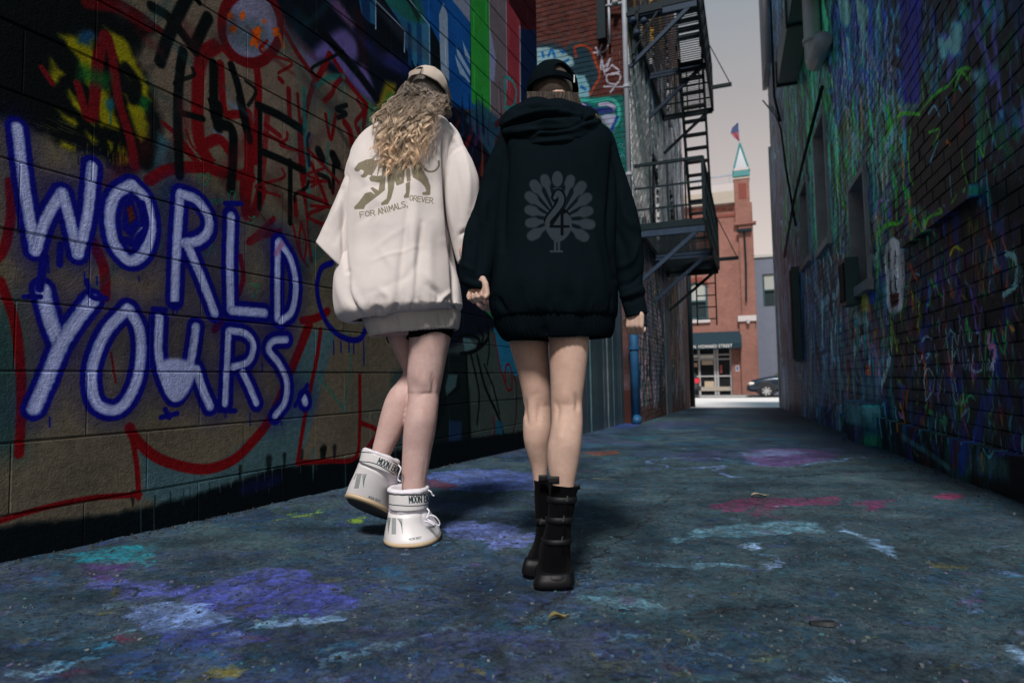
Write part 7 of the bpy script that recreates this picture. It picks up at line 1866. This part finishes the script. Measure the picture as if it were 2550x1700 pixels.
bB.tube([Wb(800, 520, 1.95), Wb(895, 820, 1.93), Wb(945, 1080, 1.91), Wb(982, 1280, 1.89)], [.026, .026, .022, .018])
bB.palm_flip = True
bB.hand(Wb(985, 1290, 1.88), (-.12, -.1, -1), (-.80, .5, .05), curl=1.1, scale=.70)
bB.finish('body', m_skinB, pB)
R = pair_rings([(925, -30, 1395, -30, 1.88, .62), (925, 40, 1392, 40, 1.88, .62), (934, 88, 1386, 84, 1.88, .6)], 10, 64, T6); rel(cloth('shorts', R, m_black_d, None, wr=.001, thick=.004), pB)
R = pair_rings([(918, 60, 1164, 60, 1.958, 1.03), (930, 112, 1162, 116, 1.956, 1.03)], 6, 48, T6); rel(cloth('shorts_leg', R, m_black_d, None, wr=0, thick=.003), pB)
T_ = [(330, 500, 680, 1.95, .6), (350, 430, 750, 1.94, .55), (385, 350, 822, 1.94, .52), (430, 316, 858, 1.94, .55), (500, 298, 874, 1.93, .60), (620, 284, 884, 1.925, .64), (760, 270, 884, 1.92, .66), (900, 258, 884, 1.915, .68), (1050, 246, 886, 1.91, .7), (1180, 240, 890, 1.90, .7), (1280, 240, 890, 1.90, .7), (1330, 250, 886, 1.90, .69), (1350, 268, 876, 1.90, .66), (1346, 290, 860, 1.905, .62)]
FO = [([(318, 430), (322, 600), (312, 800), (318, 1000)], 16, -.012), ([(870, 480), (862, 700), (850, 900), (880, 1150)], 16, -.014), ([(300, 900), (290, 1100), (262, 1280)], 26, .008), ([(520, 1100), (500, 1250), (505, 1330)], 30, .007), ([(760, 900), (800, 1100), (830, 1300)], 26, .009), ([(400, 1180), (380, 1330)], 22, -.007), ([(640, 1200), (650, 1330)], 24, -.006),
      ([(380, 460), (340, 520), (326, 640)], 6, -.004), ([(700, 560), (760, 700), (770, 900)], 40, -.006), ([(420, 520), (400, 700), (380, 900)], 40, .006), ([(280, 1240), (330, 1330)], 14, -.008), ([(700, 1150), (720, 1330)], 20, .006)]
FO += [([(x_, 1345), (x_ + RNG.uniform(-10, 10), 1345 - RNG.uniform(50, 150))], 5.5, RNG.uniform(-.008, -.002)) for x_ in np.arange(270, 870, 19)]
rel(cloth('sweatshirt', pair_rings(H(T_), 150, 200, Tb, 2.15), m_black_c, None, folds=FO, tr=Tb, sc=2.036, wr=.0035, wscale=6, thick=.006, uvf=uv_pk, cap_top=True, seed=20), pB)
R = pair_rings([(266, 1330, 878, 1326, 1.90, .64), (262, 1352, 878, 1348, 1.90, .65), (280, 1410, 874, 1400, 1.90, .64), (308, 1452, 862, 1438, 1.90, .63), (330, 1464, 852, 1446, 1.90, .62), (345, 1458, 840, 1440, 1.905, .58)], 26, 200, Tb, 2.1)
rel(cloth('hem_band', R, m_black_r, None, folds=[([(520, 1380), (530, 1450)], 20, -.008), ([(700, 1360), (705, 1440)], 16, -.005), ([(400, 1380), (405, 1460)], 24, .005)], tr=Tb, sc=2.036, wr=.0015, extra=ribs, thick=.005), pB)
LS = [(330, 375, 430, 450, 1.93, .5), (298, 410, 410, 530, 1.925, .6), (258, 490, 392, 600, 1.92, .66), (214, 600, 366, 700, 1.915, .7), (166, 765, 332, 840, 1.91, .72), (126, 910, 302, 960, 1.895, .74), (98, 1040, 276, 1070, 1.875, .74), (90, 1130, 252, 1150, 1.86, .72), (100, 1172, 242, 1185, 1.85, .66), (122, 1186, 238, 1196, 1.845, .62), (136, 1200, 236, 1206, 1.845, .6)]
FS = [([(150, 820), (130, 980), (120, 1120)], 20, .010), ([(200, 900), (190, 1040), (180, 1150)], 18, -.010), ([(240, 700), (200, 860)], 26, .008), ([(110, 1130), (170, 1150), (240, 1140)], 10, -.008), ([(105, 1080), (170, 1110)], 10, .008), ([(270, 560), (240, 700), (250, 850)], 20, -.008)]
rel(cloth('sleeve', pair_rings(LS, 80, 90, Tb, 2.1), m_black_c, None, folds=FS, tr=Tb, sc=2.036, wr=.004, wscale=7, thick=.005, seed=31), pB)
RS = [(760, 450, 845, 380, 1.93, .5), (780, 530, 872, 430, 1.925, .6), (792, 620, 908, 540, 1.92, .66), (806, 720, 950, 660, 1.915, .7), (826, 830, 988, 790, 1.91, .72), (846, 940, 1010, 920, 1.905, .74), (866, 1060, 1022, 1050, 1.90, .74), (882, 1150, 1012, 1130, 1.895, .7), (896, 1215, 1010, 1180, 1.89, .68), (905, 1245, 1026, 1215, 1.888, .66), (914, 1275, 1022, 1240, 1.885, .56), (928, 1312, 1036, 1292, 1.882, .54), (940, 1345, 1042, 1324, 1.88, .54)]
FS = [([(900, 700), (930, 840), (990, 900)], 22, .010), ([(860, 860), (930, 1000), (940, 1140)], 22, -.010), ([(1000, 960), (960, 1060), (890, 1090)], 16, .010), ([(890, 1190), (960, 1170), (1010, 1130)], 10, -.010), ([(900, 1240), (960, 1225), (1020, 1195)], 10, .008), ([(915, 1270), (970, 1258), (1022, 1236)], 7, -.008), ([(840, 560), (880, 700), (900, 860)], 26, -.007)]
rel(cloth('sleeve', pair_rings(RS, 90, 90, Tb, 2.1), m_black_c, None, folds=FS, tr=Tb, sc=2.036, wr=.004, wscale=7, thick=.005, seed=44), pB)
# hood lying on the shoulders
HD = [(430, 262, 600, 285, 1.99, .8), (400, 262, 660, 288, 1.98, .75), (345, 290, 735, 302, 1.955, .62), (302, 330, 798, 324, 1.93, .56), (290, 368, 808, 352, 1.915, .54), (300, 396, 804, 388, 1.90, .50), (345, 428, 786, 420, 1.875, .46), (410, 460, 738, 456, 1.853, .40), (480, 484, 670, 484, 1.836, .34), (545, 494, 615, 494, 1.835, .3)]
FH = [([(300, 388), (350, 362), (440, 340), (560, 318), (650, 316), (724, 332)], 11, -.020), ([(296, 372), (400, 330), (520, 300), (640, 300)], 12, .012), ([(330, 410), (450, 400), (560, 410), (700, 380), (790, 350)], 16, .012), ([(400, 440), (500, 400), (640, 390), (740, 340)], 9, -.012), ([(724, 302), (730, 340), (790, 330)], 8, -.012), ([(440, 460), (560, 450), (700, 430)], 14, .008), ([(470, 360), (540, 350), (620, 360)], 12, .010), ([(760, 420), (700, 450), (640, 470)], 8, -.008), ([(380, 300), (470, 280), (560, 285)], 10, -.012)]
rel(cloth('hood', pair_rings(HD, 100, 160, Tb, 2.0), m_black_c, None, folds=FH, tr=Tb, sc=2.036, wr=.006, wscale=9, stretch=(.6, 1, 1.3), thick=.0, seed=55, cap_end=True), pB)
cap(pB, Wb(561, 216, 2.0), .087, .106, rad(3), .42, .44, m_capB, None, squash=1.1)
# straight brown hair below the cap
paths = []
for i in range(620):
    k = i % 3
    if k < 2: x = RNG.uniform(432, 650); xe = x + RNG.uniform(-8, 10); y0q, y1q = 200, np.interp(x, [430, 560, 650], [262, 278, 292])
    else: x = RNG.uniform(630, 690); xe = x + RNG.uniform(-2, 26); y0q, y1q = 205, RNG.uniform(278, 300)
    n = 14; t = np.linspace(0, 1, n); Y = (1.912 + .05 * ((x - 560) / 130) ** 2) + RNG.uniform(-.004, .012)
    P = np.array([on_depth(*Tb((x + (xe - x) * q + 2 * math.sin(q * 5 + i), y0q + (y1q - y0q) * q)), Y - .012 * q) for q in t]); c_ = np.array([.040, .028, .02]) * RNG.uniform(.25, 2.2); paths.append((P, np.full(n, RNG.uniform(.0007, .0016)), np.tile(c_, (n, 1))))
for i in range(16):
    n = 24; t = np.linspace(0, 1, n); ex, ey = 850 + RNG.uniform(-40, 20), 385 + RNG.uniform(-20, 40)
    P = np.array([on_depth(*Tb((690 + (ex - 690) * q ** .8, 285 + (ey - 285) * q ** 1.5)), 1.93 - .05 * math.sin(q * 3)) for q in t]); paths.append((P, np.full(n, .0004), np.tile(np.array([.2, .15, .11]), (n, 1))))
strands('straight_hair', m_hair2, paths, pB, 4)
hb_ = MB(); rings = []
for i in range(14):
    a = math.pi * (i + .5) / 14; rings.append([(hcB.x + .068 * math.sin(a) * math.cos(2 * math.pi * k / 40), hcB.y + .002 + .082 * math.sin(a) * math.sin(2 * math.pi * k / 40), hcB.z + .0 + .092 * math.cos(a)) for k in range(40)])
hb_.loft(rings, cap=True); me = hb_.mesh('hair_base', m_hair2, True); ca = me.color_attributes.new('strand', 'FLOAT_COLOR', 'POINT'); ca.data.foreach_set('color', np.tile([.06, .045, .035, 1], len(me.vertices)).astype(np.float32)); rel(link('hair_base', me), pB)
# black boots
m_suede = fabric('black_suede', (.0035, .0037, .0045), .02, k=2); m_brub = leather('polished_black_rubber', (.004, .004, .005), .5, spec=.2); m_bst = leather('black_strap_leather', (.004, .004, .005), .6, spec=.25)
m_bkl = simple('dark_steel', (.12, .13, .14), .35, metal=.8)
def bboot(shaft, sole, heel, tabs, straps):
    o = part_mesh('boot', boot_rings(shaft, 60, 80, T6, 2.2), m_suede, pB, (False, True), wr=.003, thick=.003)
    def sb(name, R, mat, cap=(True, True), wr=0):
        q = part_mesh(name, R, mat, pB, cap, wr=wr); q.parent = o; q.matrix_parent_inverse = Matrix(); return q
    sb('sole', boot_rings(sole, 14, 80, T6, 2.6), m_brub)
    if heel: sb('heel', boot_rings(heel, 14, 60, T6, 3.0), m_brub)
    for (x, y, w, h, Y) in tabs:
        sb('pull_tab', boot_rings([(x, y, x + w, y, Y, .25), (x - 1, y + h, x + w + 1, y + h, Y, .3)], 4, 24, T6, 4), m_bst)
    for (a, b_, y, yb, h, Y, rt) in straps:
        sb('strap', boot_rings([(a - 3, y, b_ + 3, yb, Y, rt), (a - 7, y + h * .3, b_ + 7, yb + h * .3, Y, rt + .03), (a - 7, y + h * .7, b_ + 7, yb + h * .7, Y, rt + .03), (a - 3, y + h, b_ + 3, yb + h, Y, rt)], 8, 64, T6, 2.2), m_bst, (False, False))
        m = MB(); p = lw(b_ - 46, (y + yb) / 2 + h * .1, Y - .05 * rt - .02); q = lw(b_ - 52, (y + yb) / 2 + h * 1.0, Y - .05 * rt - .02)
        m.bar(p, q, .003, .003); r2 = m.build('buckle', m_bkl, None); r2.parent = o
    return o
bboot([(1072, 884, 1156, 880, 1.93, 1.2), (1074, 960, 1166, 960, 1.93, 1.2), (1080, 1050, 1168, 1050, 1.93, 1.2), (1086, 1130, 1166, 1130, 1.93, 1.2), (1078, 1210, 1168, 1210, 1.935, 1.3), (1056, 1270, 1160, 1276, 1.94, 1.6), (1038, 1310, 1152, 1322, 1.945, 1.8), (1030, 1345, 1148, 1358, 1.95, 1.9)],
      [(1020, 1340, 1146, 1352, 1.95, 2.0), (1018, 1372, 1144, 1388, 1.95, 2.0), (1022, 1392, 1138, 1406, 1.95, 1.95)],
      [(1028, 1318, 1142, 1330, 1.865, .5), (1014, 1350, 1138, 1366, 1.86, .6), (1006, 1398, 1132, 1426, 1.86, .6), (1020, 1410, 1122, 1434, 1.862, .55)], [(1100, 856, 50, 36, 1.875)], [(1086, 1162, 1090, 1094, 36, 1.93, 1.2)])
bboot([(1162, 904, 1328, 916, 1.79, .92), (1160, 960, 1314, 962, 1.79, .95), (1152, 1040, 1302, 1040, 1.79, .98), (1140, 1120, 1282, 1118, 1.79, 1.0), (1128, 1185, 1282, 1180, 1.795, 1.1), (1114, 1245, 1280, 1240, 1.805, 1.25), (1104, 1300, 1276, 1295, 1.82, 1.5), (1098, 1345, 1282, 1340, 1.83, 1.6), (1096, 1376, 1288, 1368, 1.83, 1.62)],
      [(1090, 1362, 1290, 1356, 1.83, 1.66), (1082, 1385, 1295, 1378, 1.83, 1.7), (1080, 1425, 1296, 1418, 1.83, 1.7), (1092, 1446, 1286, 1440, 1.83, 1.64)],
      [(1096, 1400, 1284, 1394, 1.768, .5), (1076, 1440, 1292, 1432, 1.764, .56), (1072, 1474, 1292, 1466, 1.764, .56), (1092, 1490, 1274, 1484, 1.768, .5)], [(1160, 864, 56, 42, 1.735), (1292, 908, 40, 28, 1.79)], [(1154, 1308, 968, 968, 36, 1.79, .96), (1144, 1288, 1080, 1078, 36, 1.79, 1.0), (1122, 1280, 1198, 1192, 34, 1.80, 1.15)])
# ================================================================== SMALL THINGS ON THE PAVEMENT
def leaf(px_, py_, L_, W_, az, col, label):
    q = on_ground(px_, py_); o = bpy.data.objects.new('fallen_leaf', None)
    m = MB(); rows = []
    for i in range(9):
        t_ = i / 8; w = W_ * math.sin(math.pi * t_) ** .7 * .5 + .0006; z = .006 + .006 * math.sin(t_ * 5)
        rows.append([(L_ * (t_ - .5), -w, z + .006), (L_ * (t_ - .5), -w * .5, z), (L_ * (t_ - .5), 0, z - .002), (L_ * (t_ - .5), w * .5, z + .001), (L_ * (t_ - .5), w, z + .008)])
    m.loft(rows, closed=False); m.tube([(L_ * .5, 0, .008), (L_ * .75, .004, .006)], .0011, 5)
    ob = m.build('fallen_leaf', simple('dry_leaf_' + label[:4], col, .7, var=.35, scale=60), None, smooth=True, loc=(q[0], q[1], q[2] + .002), rot=(0, 0, az)); tag(ob, label, 'leaf')
leaf(1890, 1237, .085, .03, .2, (.26, .23, .16), 'pale dry leaf lying near the pink paint stain')
leaf(1389, 1545, .05, .014, .5, (.18, .15, .06), 'small yellowish leaf on the crack in the foreground')
q = on_ground(2048, 1556); m = MB()
rr = [[(x, y * (.008 + .004 * math.sin(x * 90)), z) for y, z in ((-1, 0), (-.6, .008), (.5, .009), (1, 0))] for x in np.linspace(-.028, .028, 8)]
m.loft(rr, closed=True, cap=True)
tag(m.build('paint_chip', simple('black_chip', (.008, .01, .012), .6), None, loc=(float(q[0]), float(q[1]), float(q[2]) + .001), rot=(0, 0, -.05)), 'long black flake lying flat on the concrete at lower right', 'flake')
# grit and loose paint flakes
mats = [simple('grit_' + n_, c_, .8, var=.3, scale=40) for n_, c_ in (('dark', (.02, .026, .03)), ('grey', (.09, .105, .11)), ('pale', (.14, .16, .17)), ('blue', (.05, .09, .16)), ('lilac', (.10, .09, .16)), ('teal', (.05, .15, .17)))]
m = MB()
for i in range(3800):
    y_ = .95 + 4.2 * RNG.random() ** 1.7; x_ = RNG.uniform(-.62 * y_ - .3, .62 * y_ + .4)
    if x_ < -1.62 + .46 * (y_ - 2.07) or x_ > 2.75 + .35 * (y_ - 3.94): continue
    z_ = gz(x_, y_) + .0045 * fbm(x_, y_, 9) + .0054 * fbm(x_, y_, 1.3)
    r_ = abs(RNG.normal(0, .0028)) + .0012; a = RNG.uniform(0, 6.28); n_ = RNG.integers(3, 6); asp = RNG.uniform(.3, 1)
    pts = []
    for k in range(n_):
        b = 2 * math.pi * k / n_ + RNG.uniform(-.4, .4); dx, dy = r_ * math.cos(b), r_ * asp * math.sin(b); pts.append((x_ + dx * math.cos(a) - dy * math.sin(a), y_ + dx * math.sin(a) + dy * math.cos(a), z_ + RNG.uniform(.0005, .0035)))
    top = [(p[0], p[1], p[2]) for p in pts]; bot = [(p[0] * .999 + x_ * .001, p[1], z_ - .003) for p in pts]
    m.cur = int(RNG.choice(6, p=[.46, .25, .03, .12, .06, .08])); m.add(top + bot, [tuple(range(n_))] + [(k, k + n_, (k + 1) % n_ + n_, (k + 1) % n_) for k in range(n_)])
m.cur = 0
tag(m.build('grit', mats, None), 'loose grit and small curled paint flakes scattered over the alley floor', 'grit', kind='stuff')
# crumbled mortar and dirt along the foot of both walls
m = MB()
for i in range(1100):
    if i % 2: s_ = RNG.uniform(-.3, 4.8); base_ = LP + LD * s_; nrm = np.array([LD[1], -LD[0], 0]); off = abs(RNG.normal(0, .05)) + .006
    else: s_ = RNG.uniform(-1.5, 9); base_ = RP + RD * s_; nrm = np.array([-RD[1], RD[0], 0]); off = abs(RNG.normal(0, .09)) + .06
    p = base_ + nrm * off; r_ = abs(RNG.normal(0, .004)) + .002; z_ = gz(p[0], p[1])
    m.cur = int(RNG.choice(3, p=[.9, .1, .0])); v8 = [(p[0] + r_ * math.cos(k * 1.57 + i) * RNG.uniform(.6, 1.2), p[1] + r_ * math.sin(k * 1.57 + i) * RNG.uniform(.6, 1.2), z_ - .004) for k in range(4)]; t8 = [(a_[0] * .5 + p[0] * .5, a_[1] * .5 + p[1] * .5, z_ + r_ * RNG.uniform(.4, 1.1)) for a_ in v8]
    m.add(v8 + t8, [(4, 5, 6, 7), (0, 1, 5, 4), (1, 2, 6, 5), (2, 3, 7, 6), (3, 0, 4, 7)])
tag(m.build('rubble', mats[:3], None), 'crumbled mortar and dirt along the foot of the walls', 'rubble', kind='stuff')
